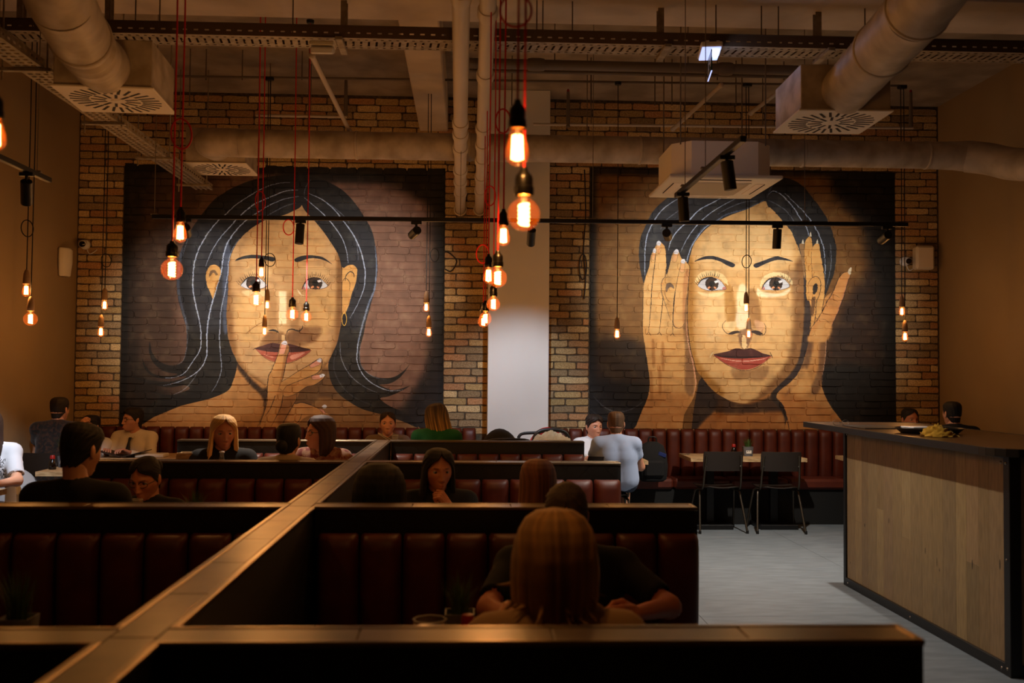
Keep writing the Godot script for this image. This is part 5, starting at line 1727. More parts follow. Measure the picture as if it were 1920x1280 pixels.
func build_booths() -> void:
	M.panel_tile = flat(Color(0.065, 0.057, 0.05), 0.42)
	# the spine that divides the booths
	var t := thing("booth_divider", "long tile-capped booth divider running from the foreground towards the back wall", "partition")
	var mb := MB.new()
	var z_end := -(ROWS[3] + CAP_D)
	mb.bx(SPINE_X0 + 0.012, SPINE_X1 - 0.012, 0, CAP_H - 0.012, z_end, -0.9)
	obj("panel", mb, M.panel, t)
	var z := -0.96
	while z > z_end:
		cap_tile(t, SPINE_X0 + 0.021, SPINE_X1 - 0.021, maxf(z - 0.448, z_end), z)
		z -= 0.448
	var stops := [-0.9]
	for r in ROWS:
		stops.append_array([-r, -r - CAP_D])
	for i in range(0, stops.size() - 1, 2):
		for s: Array in [[SPINE_X0, SPINE_X0 + 0.02], [SPINE_X1 - 0.02, SPINE_X1]]:
			edge_trim(t, s[0], s[1], stops[i + 1] - 0.002, stops[i] + 0.002)
	# cross partitions
	var words := ["nearest", "second", "third", "farthest"]
	for i in 4:
		for side in 2:
			var x0 := SPINE_X1 if side == 1 else LEFT_END
			var x1 := RIGHT_END if side == 1 else SPINE_X0
			t = thing("booth_partition", "%s tile-capped cross partition %s of the central divider" % [words[i], "right" if side == 1 else "left"], "partition")
			mb = MB.new()
			mb.bx(x0, x1, 0, CAP_H - 0.012, -ROWS[i] - CAP_D + 0.012, -ROWS[i] - 0.012)
			obj("panel", mb, M.panel, t)
			if side == 1:
				x0 -= 0.0195
			else:
				x1 += 0.0195
			var x := x0
			var step := 0.448
			if side == 1:
				while x < x1 - 0.02:
					cap_tile(t, x, minf(x + step, x1 - 0.02), -ROWS[i] - CAP_D + 0.02, -ROWS[i] - 0.02)
					x += step
			else:
				x = x1
				while x > x0 + 0.02:
					cap_tile(t, maxf(x - step, x0 + 0.02), x, -ROWS[i] - CAP_D + 0.02, -ROWS[i] - 0.02)
					x -= step
			edge_trim(t, x0, x1, -ROWS[i] - 0.019, -ROWS[i])
			edge_trim(t, x0, x1, -ROWS[i] - CAP_D, -ROWS[i] - CAP_D + 0.019)
			if side == 1:
				edge_trim(t, x1 - 0.019, x1, -ROWS[i] - CAP_D + 0.02, -ROWS[i] - 0.02)
			else:
				edge_trim(t, x0, x0 + 0.019, -ROWS[i] - CAP_D + 0.02, -ROWS[i] - 0.02)
			face_tiles(t, x0 + 0.022, x1 - 0.022, 0.88, CAP_H - 0.016, -ROWS[i] - 0.012)
	# benches
	var names_r := ["", "channelled leather bench of the right booth behind the nearest partition", "channelled leather bench of the right booth behind the second partition", "channelled leather bench of the right booth behind the third partition"]
	var names_l := ["", "channelled leather bench of the left booth behind the nearest partition", "channelled leather bench of the left booth behind the second partition", "channelled leather bench of the left booth behind the third partition"]
	for i: int in [1, 2, 3]:
		bench(names_r[i], Vector3((SPINE_X1 + RIGHT_END) / 2 + 0.004, 0, -ROWS[i]), 0, RIGHT_END - SPINE_X1 - 0.02, 9, 0.89, 0.52)
		bench(names_l[i], Vector3((SPINE_X0 + LEFT_END) / 2 - 0.004, 0, -ROWS[i]), 0, SPINE_X0 - LEFT_END - 0.02, 9, 0.89, 0.52)
		bench("leather bench turned away from the viewer against the %s right partition" % words[i - 1], Vector3((SPINE_X1 + RIGHT_END) / 2 + 0.004, 0, -ROWS[i - 1] - CAP_D), PI, RIGHT_END - SPINE_X1 - 0.02, 9, 0.89, 0.52)
		bench("leather bench turned away from the viewer against the %s left partition" % words[i - 1], Vector3((SPINE_X0 + LEFT_END) / 2 - 0.004, 0, -ROWS[i - 1] - CAP_D), PI, SPINE_X0 - LEFT_END - 0.02, 9, 0.89, 0.52)
		var mid := -(ROWS[i] + ROWS[i - 1] + CAP_D) / 2
		if i == 1:
			mid = -3.2
		booth_table("wooden table in the right booth behind the %s partition" % words[i - 1], Vector3(0.19, -0.03, mid), 1.5, 0.6, 2)
		booth_table("wooden table in the left booth behind the %s partition" % words[i - 1], Vector3(-1.70, -0.03, mid), 1.5, 0.6, 2)


# ---------------------------------------------------------------- dining along the back wall
func school_chair(label: String, where: Vector3, turn: float) -> Node3D:
	var t := thing("dining_chair", label, "chair", where, turn)
	# back to +z, seat towards -z
	var rows := []
	for i in 7:
		var y := 0.63 + 0.20 * i / 6.0
		var row := PackedVector3Array()
		var shrink := 1.0 if i > 0 and i < 6 else 0.975
		for k in 13:
			var f := -1.0 + k / 6.0
			row.append(Vector3(f * 0.205 * shrink, y, 0.20 - 0.035 * (1.0 - f * f) * -1.0 + (y - 0.63) * 0.18))
		for k in 13:
			var f := 1.0 - k / 6.0
			row.append(Vector3(f * 0.205 * shrink, y, 0.189 - 0.035 * (1.0 - f * f) * -1.0 + (y - 0.63) * 0.18))
		rows.append(row)
	var mb := MB.new()
	mb.loft(rows)
	var back := obj("backrest", mb, M.ply, t)
	for s: float in [-1.0, 1.0]:
		mb = MB.new()
		for y: float in [0.68, 0.77]:
			mb.ball(Vector3(s * 0.178, y, 0.222 + (y - 0.63) * 0.18), Vector3(0.008, 0.008, 0.004), 5, 8)
		obj("bolt", mb, M.chrome, back)
	mb = MB.new()
	rows = []
	for q: Array in [[-0.22, 0.90, 0.0], [-0.20, 1.0, 0.0], [0.0, 1.0, -0.006], [0.14, 0.94, 0.0], [0.19, 0.80, 0.008], [0.205, 0.6, 0.01]]:
		var row := PackedVector3Array()
		for k in 9:
			var f := -1.0 + k / 4.0
			row.append(Vector3(f * 0.20 * q[1], 0.455 + q[2] + 0.010 * f * f, q[0]))
		for k in 9:
			var f := 1.0 - k / 4.0
			row.append(Vector3(f * 0.20 * q[1], 0.444 + q[2] + 0.010 * f * f, q[0]))
		rows.append(row)
	mb.loft(rows)
	obj("seat", mb, M.ply, t)
	for s: float in [-1.0, 1.0]:
		mb = MB.new()
		mb.tube(spline([Vector3(s * 0.15, 0.435, -0.12), Vector3(s * 0.19, 0.43, -0.05), Vector3(s * 0.195, 0.436, 0.10), Vector3(s * 0.195, 0.47, 0.17), Vector3(s * 0.19, 0.62, 0.212), Vector3(s * 0.178, 0.79, 0.250)], 4), 0.011, 8)
		obj("back_post", mb, M.steel_dark, t)
		for e: float in [-1.0, 1.0]:
			mb = MB.new()
			mb.tube(spline([Vector3(s * 0.17, 0.428, e * 0.03), Vector3(s * 0.200, 0.41, e * 0.08), Vector3(s * 0.213, 0.36, e * 0.11), Vector3(s * 0.245, 0.015, e * 0.24)], 4), 0.0115, 8)
			var leg := obj("leg", mb, M.steel_dark, t)
			mb = MB.new()
			mb.lathe([Vector2(0, 0), Vector2(0.015, 0), Vector2(0.015, 0.03), Vector2(0.012, 0.033)], T(Vector3(s * 0.2455, 0, e * 0.241)), 10)
			obj("rubber_foot", mb, M.black, leg)
	return t


func white_chair(label: String, where: Vector3, turn: float) -> Node3D:
	var t := thing("plastic_chair", label, "chair", where, turn)
	# moulded tub: back to -z, open to +z
	var rows := []
	for i in 9:
		var v := i / 8.0
		var y := 0.44 + 0.37 * v
		var row := PackedVector3Array()
		for inner in 2:
			for k in 17:
				var f := (-1.0 + k / 8.0) * (1.0 if inner == 0 else -1.0)
				var a := f * (1.55 - 0.35 * v * v)
				var drop := 0.16 * pow(absf(f), 3.0) * v
				var r := (0.235 + 0.03 * v) - (0.0 if inner == 0 else 0.012)
				row.append(Vector3(r * sin(a) * 1.05, y - drop, -r * cos(a) * 0.9 - 0.05 * v))
		rows.append(row)
	var mb := MB.new()
	mb.loft(rows)
	var shell := obj("back_shell", mb, M.white_plastic, t)
	mb = MB.new()
	mb.lathe([Vector2(0, 0.425), Vector2(0.20, 0.42), Vector2(0.243, 0.435), Vector2(0.245, 0.45), Vector2(0.22, 0.455), Vector2(0, 0.445)], T(Vector3.ZERO), 24, 1.03)
	obj("seat", mb, M.white_plastic, t)
	for s: float in [-1.0, 1.0]:
		for e: float in [-1.0, 1.0]:
			mb = MB.new()
			mb.tube([Vector3(s * 0.13, 0.43, e * 0.13), Vector3(s * 0.22, 0.0, e * 0.21)], [0.016, 0.011], 10)
			obj("leg", mb, M.beech, t)
	# logo lettering on the outside of the back, running downwards
	var tm := TextMesh.new()
	tm.text = "Co"
	tm.font_size = 26
	tm.pixel_size = 0.0042
	tm.depth = 0.002
	var font := SystemFont.new()
	font.font_names = PackedStringArray(["Droid Serif"])
	font.font_italic = true
	tm.font = font
	var o := put("lettering", tm, M.ink, shell)
	o.position = Vector3(-0.02, 0.62, -0.268)
	o.basis = Basis(Vector3.UP, PI) * Basis(Vector3.BACK, -PI / 2)
	return t


func build_back_dining() -> void:
	M.steel_dark = flat(Color(0.30, 0.27, 0.23), 0.35, 0.75)
	bench("long channelled leather wall bench under the left mural", Vector3((X_LEFT + 0.11) / 2, 0, WALL_Z + 0.002), 0, 0.11 - X_LEFT - 0.02, 28, 1.0, 0.47, 0.49)
	bench("long channelled leather wall bench under the right mural", Vector3((0.96 + X_RIGHT) / 2, 0, WALL_Z + 0.002), 0, X_RIGHT - 0.96 - 0.02, 28, 1.0, 0.47, 0.49)
	booth_table("wooden table with two empty dark chairs under the right mural", Vector3(2.92, 0, -10.52), 1.22, 0.60, 2)
	booth_table("wooden table shared by the two boys in white and blue", Vector3(1.45, 0, -10.20), 0.70, 0.70, 1)
	booth_table("wooden table by the boy wearing glasses and a tie", Vector3(-3.05, 0, -10.25), 1.15, 0.66, 2)
	booth_table("wooden table of the woman with chopsticks and the green shirt", Vector3(-0.55, 0, -9.95), 1.1, 0.66, 2)
	booth_table("wooden table half hidden behind the bar counter at right", Vector3(4.55, 0, -10.30), 1.15, 0.66, 2)
	booth_table("wooden table of the person in white at the left edge", Vector3(-3.70, 0, -7.05), 0.78, 0.62, 1)
	booth_table("wooden table behind the white plastic chair at left", Vector3(-3.23, 0, -8.87), 0.80, 0.58, 1)
	var c := school_chair("dark plywood chair with steel legs, left of the two empty ones", Vector3(2.60, 0, -10.29), deg_to_rad(2))
	copy_of(c, "dark plywood chair with steel legs, right of the two empty ones", Vector3(3.21, 0, -10.27), deg_to_rad(-3))
	copy_of(c, "dark plywood chair under the boy in the blue shirt", Vector3(1.34, 0, -9.62), deg_to_rad(1))
	var w := white_chair("white moulded plastic armchair with black lettering behind the person in white", Vector3(-3.84, 0, -8.72), deg_to_rad(176))
	copy_of(w, "white moulded plastic armchair in which the person in white sits", Vector3(-3.60, 0, -7.56), deg_to_rad(8))


# ---------------------------------------------------------------- bar counter
func build_counter() -> void:
	var t := thing("bar_counter", "bar counter clad in knotty oak planks with black metal frame at right", "counter")
	var x := 2.92
	var z0 := -5.25
	var z1 := -7.58
	var mb := MB.new()
	mb.bx(x + 0.012, x + 0.75, 0.06, 1.17, z1 + 0.01, z0 - 0.012)
	mb.bx(x + 0.012, 5.30, 0.06, 1.17, z0 - 0.7, z0 - 0.012)
	obj("carcass", mb, M.black_matte, t)
	var r2 := RandomNumberGenerator.new()
	r2.seed = 12
	var z := z1 + 0.02
	var k := 0
	while z < z0 - 0.06:
		var w := r2.randf_range(0.105, 0.165)
		var ze := minf(z + w, z0 - 0.04)
		if z0 - 0.04 - ze < 0.05:
			ze = z0 - 0.04
		var cuts := [0.06, 1.17]
		if k % 3 == 1:
			cuts = [0.06, r2.randf_range(0.3, 0.8), 1.17]
		for i in cuts.size() - 1:
			mb = MB.new()
			var g := r2.randf_range(0.68, 1.02)
			mb.col = Color(g, g * r2.randf_range(0.95, 1.0), g * r2.randf_range(0.88, 0.98))
			mb.bx(x, x + 0.014, cuts[i] + 0.0005, cuts[i + 1] - 0.0005, z + 0.0006, ze - 0.0006, 0.001)
			var plank := obj("plank", mb, M.oak, t)
			for q in (2 if k % 2 == 0 else 1):
				if r2.randf() < 0.4 and i == 0:
					var kn := MB.new()
					kn.ball(Vector3(x + 0.0003, r2.randf_range(0.15, 0.95), lerpf(z, ze, r2.randf_range(0.3, 0.7))), Vector3(0.0012, r2.randf_range(0.010, 0.032), r2.randf_range(0.003, 0.008)), 6, 10)
					obj("knot", kn, M.knot, plank)
		z = ze
		k += 1
	x = 2.96
	while x < 5.25:
		mb = MB.new()
		var g := rng.randf_range(0.85, 1.1)
		mb.col = Color(g, g * 0.97, g * 0.93)
		mb.bx(x + 0.0006, minf(x + 0.14, 5.28) - 0.0006, 0.06, 1.17, z0 - 0.013, z0 + 0.001, 0.001)
		obj("plank", mb, M.oak, t)
		x += 0.14
	x = 2.92
	for q: Array in [[x - 0.012, x + 0.03, 0.0, 0.065, z1, z0], [x - 0.012, x + 0.03, 0.0, 1.19, z1 - 0.03, z1 + 0.012], [x - 0.014, x + 0.05, 0.0, 1.19, z0 - 0.05, z0 + 0.014], [x - 0.012, 5.30, 0.0, 0.065, z0 - 0.03, z0 + 0.012], [x - 0.012, x + 0.02, 1.165, 1.19, z1, z0]]:
		mb = MB.new()
		mb.bx(q[0], q[1], q[2], q[3], q[4], q[5], 0.003)
		obj("frame_angle", mb, M.black, t)
	for p: Vector3 in [Vector3(x - 0.012, 0.03, z1 + 0.06), Vector3(x - 0.012, 0.03, -6.45), Vector3(x - 0.012, 0.03, z0 - 0.08), Vector3(x - 0.014, 0.04, z0 - 0.02), Vector3(x - 0.014, 0.62, z0 - 0.02), Vector3(x - 0.014, 1.14, z0 - 0.02), Vector3(x - 0.014, 1.14, z0 - 0.07), Vector3(x - 0.012, 1.16, z1 + 0.05), Vector3(x - 0.012, 1.178, -6.5)]:
		mb = MB.new()
		mb.ball(p, Vector3(0.006, 0.009, 0.009), 6, 10)
		obj("bolt", mb, M.chrome, t)
	# top with rounded outer corner
	var edge := PackedVector2Array()
	for q: Array in [[2.75, 8.05], [2.75, 5.25]]:
		edge.append(Vector2(q[0], q[1]))
	for i in 7:
		var a := PI + PI / 2 * i / 6.0
		edge.append(Vector2(2.97 + 0.22 * cos(a), 5.25 + 0.22 * sin(a)))
	for q: Array in [[5.30, 5.03], [5.30, 5.75], [3.62, 5.75], [3.62, 8.05]]:
		edge.append(Vector2(q[0], q[1]))
	mb = MB.new()
	mb.prism(edge, 0.038, T(Vector3(0, 1.228, 0), Basis(Vector3(1, 0, 0), Vector3(0, 0, -1), Vector3(0, -1, 0))))
	obj("top_board", mb, M.counter_top, t)
	mb = MB.new()
	for i in edge.size():
		var a := edge[i]
		var b := edge[(i + 1) % edge.size()]
		mb.bar(Vector3(a.x, 1.209, -a.y), Vector3(b.x, 1.209, -b.y), 0.008, 0.043, 0.001)
	obj("edge_band", mb, M.black, t)


# ---------------------------------------------------------------- people
# Bones are [from, to, radius, radius, flat end]; their smooth union is meshed as surface nets.
func field_mesh(mb: MB, bones: Array, cell: float, k: float) -> void:
	var lo := Vector3(1e9, 1e9, 1e9)
	var hi := -lo
	for b: Array in bones:
		var r := maxf(b[2], b[3]) + cell * 3
		for e in 2:
			lo = lo.min(b[e] - Vector3(r, r, r))
			hi = hi.max(b[e] + Vector3(r, r, r))
	var nx := int((hi.x - lo.x) / cell) + 2
	var ny := int((hi.y - lo.y) / cell) + 2
	var nz := int((hi.z - lo.z) / cell) + 2
	var sy := nx
	var sz := nx * ny
	var g := PackedFloat32Array()
	g.resize(nx * ny * nz)
	g.fill(1.0)
	var q := 0.25 / k
	for b: Array in bones:
		var a: Vector3 = b[0]
		var e: Vector3 = b[1]
		var ra: float = b[2]
		var rb: float = b[3] - ra
		var flat_end: bool = b.size() > 4 and b[4]
		var ab := e - a
		var len := ab.length()
		var inv := 1.0 / maxf(ab.length_squared(), 1e-9)
		var r := maxf(b[2], b[3]) + k + cell * 1.5
		var c0 := Vector3i(((a.min(e) - Vector3(r, r, r) - lo) / cell).floor()).clamp(Vector3i.ZERO, Vector3i(nx - 1, ny - 1, nz - 1))
		var c1 := Vector3i(((a.max(e) + Vector3(r, r, r) - lo) / cell).ceil()).clamp(Vector3i.ZERO, Vector3i(nx - 1, ny - 1, nz - 1))
		for z in range(c0.z, c1.z + 1):
			for y in range(c0.y, c1.y + 1):
				var i := z * sz + y * sy + c0.x
				var p := lo + Vector3(c0.x, y, z) * cell - a
				for x in range(c0.x, c1.x + 1):
					var t := p.dot(ab) * inv
					var tc := clampf(t, 0.0, 1.0)
					var d := (p - ab * tc).length() - ra - rb * tc
					if flat_end and t > 1.0:
						d = maxf(d, (t - 1.0) * len)
					var o := g[i]
					var h := k - absf(o - d)
					g[i] = minf(o, d) - (h * h * q if h > 0.0 else 0.0)
					i += 1
					p.x += cell
	var ids := {}
	var near := cell * 2.0
	for z in range(1, nz - 1):
		for y in range(1, ny - 1):
			var i := z * sz + y * sy + 1
			for x in range(1, nx - 1):
				var v0 := g[i]
				if v0 < near and v0 > -near:
					var v1 := g[i + 1]
					var v2 := g[i + sy]
					var v3 := g[i + sy + 1]
					var v4 := g[i + sz]
					var v5 := g[i + sz + 1]
					var v6 := g[i + sz + sy]
					var v7 := g[i + sz + sy + 1]
					var neg := int(v0 < 0) + int(v1 < 0) + int(v2 < 0) + int(v3 < 0) + int(v4 < 0) + int(v5 < 0) + int(v6 < 0) + int(v7 < 0)
					if neg > 0 and neg < 8:
						var grad := Vector3(v1 + v3 + v5 + v7 - v0 - v2 - v4 - v6, v2 + v3 + v6 + v7 - v0 - v1 - v4 - v5, v4 + v5 + v6 + v7 - v0 - v1 - v2 - v3) * 0.25 / cell
						var mid := (v0 + v1 + v2 + v3 + v4 + v5 + v6 + v7) * 0.125
						var gl := maxf(grad.length_squared(), 0.05)
						var off := (-grad * (mid / gl)).clamp(Vector3.ONE * -cell * 0.5, Vector3.ONE * cell * 0.5)
						ids[i] = mb.vert(lo + (Vector3(x, y, z) + Vector3.ONE * 0.5) * cell + off, grad.normalized())
				i += 1
	for i: int in ids:
		var s := g[i] < 0
		for ax: Array in [[1, sy, sz], [sy, sz, 1], [sz, 1, sy]]:
			if (g[i + ax[0]] < 0) != s:
				var b: int = i - ax[1]
				var c: int = i - ax[1] - ax[2]
				var d: int = i - ax[2]
				if ids.has(b) and ids.has(c) and ids.has(d):
					mb.tri(ids[i], ids[b], ids[c])
					mb.tri(ids[i], ids[c], ids[d])


func bump(x: float, y: float, cx: float, cy: float, sx: float, sy: float) -> float:
	var a := (x - cx) / sx
	var b := (y - cy) / sy
	var e := a * a + b * b
	return exp(-e) if e < 8.0 else 0.0


var head_cache: MB
var hand_cache := {}


# head about its middle, facing +z; skin is white in the vertex colours, brows and lips tinted
func head_mesh() -> MB:
	if head_cache:
		return head_cache
	var rows := []
	var cols := []
	var across := 60
	for i in 61:
		var th := PI * i / 60.0
		var row := PackedVector3Array()
		var cr := PackedColorArray()
		for j in across:
			var tt := -1.0 + 2.0 * j / across
			var phi := PI * signf(tt) * pow(absf(tt), 1.5)
			var d := Vector3(sin(th) * sin(phi), cos(th), sin(th) * cos(phi))
			var p := d * Vector3(0.076, 0.117, 0.096)
			var y := p.y
			var front := smoothstep(-0.02, 0.05, p.z)
			p.x *= 1.0 - 0.34 * smoothstep(0.0, -0.115, y) * (0.4 + 0.6 * front)
			if p.z < 0:
				p.z *= lerpf(1.0, 0.55, smoothstep(-0.02, -0.11, y))
			p.x *= 1.0 - 0.06 * smoothstep(0.03, 0.1, y) * front
			var x := p.x
			var ax := absf(x)
			var o := 0.0
			o += 0.030 * smoothstep(-0.045, -0.105, y) * bump(x, 0, 0, 0, 0.038, 1)
			o += 0.012 * smoothstep(-0.02, -0.06, y) * bump(x, 0, 0, 0, 0.045, 1)
			var ny := clampf((0.022 - y) / 0.057, 0, 1)
			var fall := smoothstep(0.030, 0.018, y) * smoothstep(-0.047, -0.036, y)
			o += (0.004 + 0.021 * pow(ny, 1.3)) * fall * bump(x, 0, 0, 0, 0.0075 + 0.006 * ny, 1)
			o += 0.007 * bump(ax, y, 0.0125, -0.036, 0.006, 0.007)
			o -= 0.012 * bump(ax, y, 0.032, 0.010, 0.018, 0.011)
			o += 0.005 * bump(ax, y, 0.028, 0.031, 0.022, 0.008)
			o += 0.005 * bump(ax, y, 0.044, -0.022, 0.016, 0.018)
			o += 0.0065 * bump(x, y, 0, -0.0625, 0.020, 0.0055)
			o += 0.0075 * bump(x, y, 0, -0.0755, 0.017, 0.006)
			o -= 0.003 * bump(x, y, 0, -0.069, 0.021, 0.0018)
			o -= 0.004 * bump(x, y, 0, -0.087, 0.016, 0.005)
			p.z += o * front
			row.append(p)
			var c := Color.WHITE
			var lip := clampf(bump(x, y, 0, -0.0685, 0.021, 0.0095) * 1.9 - 0.9, 0, 1) * front
			c = c.lerp(Color(0.72, 0.34, 0.33), lip)
			var brow := clampf(bump(ax, y + (ax - 0.03) * (ax - 0.03) * 9.0, 0.032, 0.030, 0.018, 0.0046) * 2.4 - 0.7, 0, 1) * front
			c = c.lerp(Color(0.16, 0.11, 0.08), brow)
			c = c.lerp(Color(0.92, 0.72, 0.66), 0.5 * bump(ax, y, 0.045, -0.035, 0.02, 0.02) * front)
			cr.append(c)
		rows.append(row)
		cols.append(cr)
	var mb := MB.new()
	mb.loft(rows, true, false, cols)
	mb.col = Color.WHITE
	for s: float in [-1.0, 1.0]:
		var b := Basis(Vector3.UP, s * -0.25) * Basis(Vector3.RIGHT, -0.15)
		mb.ball(Vector3(s * 0.076, -0.004, -0.012), Vector3(0.010, 0.032, 0.018), 8, 10, b)
		mb.ball(Vector3(s * 0.074, -0.028, -0.006), Vector3(0.007, 0.011, 0.009), 6, 8)
		mb.ball(Vector3(s * 0.032, 0.0174, 0.0675), Vector3(0.0158, 0.0088, 0.0128), 8, 12)
		mb.ball(Vector3(s * 0.032, -0.0022, 0.0668), Vector3(0.0150, 0.0068, 0.0112), 8, 12)
	head_cache = mb
	return mb


func eye_mesh(s: float) -> MB:
	var mb := MB.new()
	var rows := []
	var cols := []
	for i in 21:
		var th := PI * i / 20.0
		var row := PackedVector3Array()
		for j in 16:
			row.append(Vector3(s * 0.032, 0.0085, 0.0688) + Vector3(1.12 * sin(th) * cos(TAU * j / 16), sin(th) * sin(TAU * j / 16), cos(th)) * 0.0138)
		rows.append(row)
		cols.append(Color(0.008, 0.006, 0.005) if i < 2 else Color(0.06, 0.03, 0.014) if i < 4 else Color(0.34, 0.325, 0.31))
	mb.loft(rows, true, true, cols)
	return mb


# a hand along +y with the palm towards +z, thumb at -x
func hand_mesh(curl: float) -> MB:
	if hand_cache.has(curl):
		return hand_cache[curl]
	var bones := [[Vector3(0, -0.03, 0), Vector3(0, 0.02, 0), 0.024, 0.022]]
	for x: float in [-0.026, -0.009, 0.009, 0.025]:
		bones.append([Vector3(x * 0.6, 0.01, 0), Vector3(x, 0.082, 0), 0.017, 0.0125])
	var lens := [0.070, 0.080, 0.074, 0.057]
	for i in 4:
		var p := Vector3(-0.029 + 0.0195 * i, 0.086, 0)
		var ang := curl * (0.75 + 0.08 * i)
		var spread := (i - 1.5) * 0.06 * (1.0 - curl / 2.0)
		for s in 3:
			var l: float = lens[i] * [0.45, 0.31, 0.24][s]
			var e := p + Vector3(sin(spread), cos(ang) * cos(spread), sin(ang)) * l
			bones.append([p, e, [0.0092, 0.0084, 0.0076][s], [0.0084, 0.0076, 0.0066][s]])
			p = e
			ang += curl * (1.1 if s == 0 else 0.8)
	var tp := Vector3(-0.024, 0.020, 0.006)
	for q: Array in [[Vector3(-0.046, 0.045, 0.016), 0.0145, 0.0115], [Vector3(-0.056 + 0.012 * curl, 0.075, 0.022 + 0.012 * curl), 0.0108, 0.0095], [Vector3(-0.056 + 0.026 * curl, 0.098, 0.026 + 0.020 * curl), 0.0094, 0.0078]]:
		bones.append([tp, q[0], q[1], q[2]])
		tp = q[0]
	var mb := MB.new()
	field_mesh(mb, bones, 0.0045, 0.005)
	hand_cache[curl] = mb
	return mb


# hair as a thick shell: rows are [height, half width, reach back, reach front, opening from the back in degrees, shift back, thickness]
func hair_mesh(rows_in: Array, root: Color, tip: Color, strands: float, amp: float, sd: int, calm := 0.0) -> MB:
	var f := FastNoiseLite.new()
	f.seed = sd
	f.frequency = 1.0
	var rows := []
	var cols := []
	# refine between the given rows
	var fine := []
	for i in rows_in.size() - 1:
		for s in 4:
			var mid := []
			for c in 7:
				mid.append(lerpf(rows_in[i][c], rows_in[i + 1][c], s / 4.0))
			fine.append(mid)
	fine.append(rows_in[-1])
	var top: float = fine[0][0]
	var low: float = fine[-1][0]
	var k := 60
	for i in fine.size():
		var q: Array = fine[i]
		var row := PackedVector3Array()
		var cr := PackedColorArray()
		var v: float = (top - q[0]) / (top - low)
		for side in 2:
			for j in k:
				var t := -1.0 + 2.0 * j / (k - 1)
				if side == 1:
					t = -t
				var a: float = t * deg_to_rad(q[4])
				var n := f.get_noise_2d(t * strands * 1.6, v * 0.5 + 7.0)
				var n2 := f.get_noise_2d(t * strands * 0.5 + 31.0, v * 1.2)
				var grow: float = 1.0 + amp * n * smoothstep(0.0, 0.2, v) * (1.0 - v * calm) + amp * 0.4 * n2 * v * (1.0 - calm)
				var off: float = 0.0 if side == 0 else q[6]
				var rx: float = maxf(q[1] * grow - off, 0.001)
				var rz: float = maxf((q[2] if cos(a) > 0 else q[3]) * grow - off, 0.001)
				row.append(Vector3(rx * sin(a), q[0] + 0.012 * n2 * v * (1.0 if i > fine.size() - 4 else 0.3), -rz * cos(a) - q[5]))
				var c := root.lerp(tip, clampf(pow(v, 1.3) * (0.8 + 0.9 * n), 0, 1)) * clampf(1.0 + 0.9 * n, 0.35, 1.8)
				c.a = 1.0
				cr.append(c)
		rows.append(row)
		cols.append(cr)
	var mb := MB.new()
	mb.loft(rows, true, false, cols)
	return mb


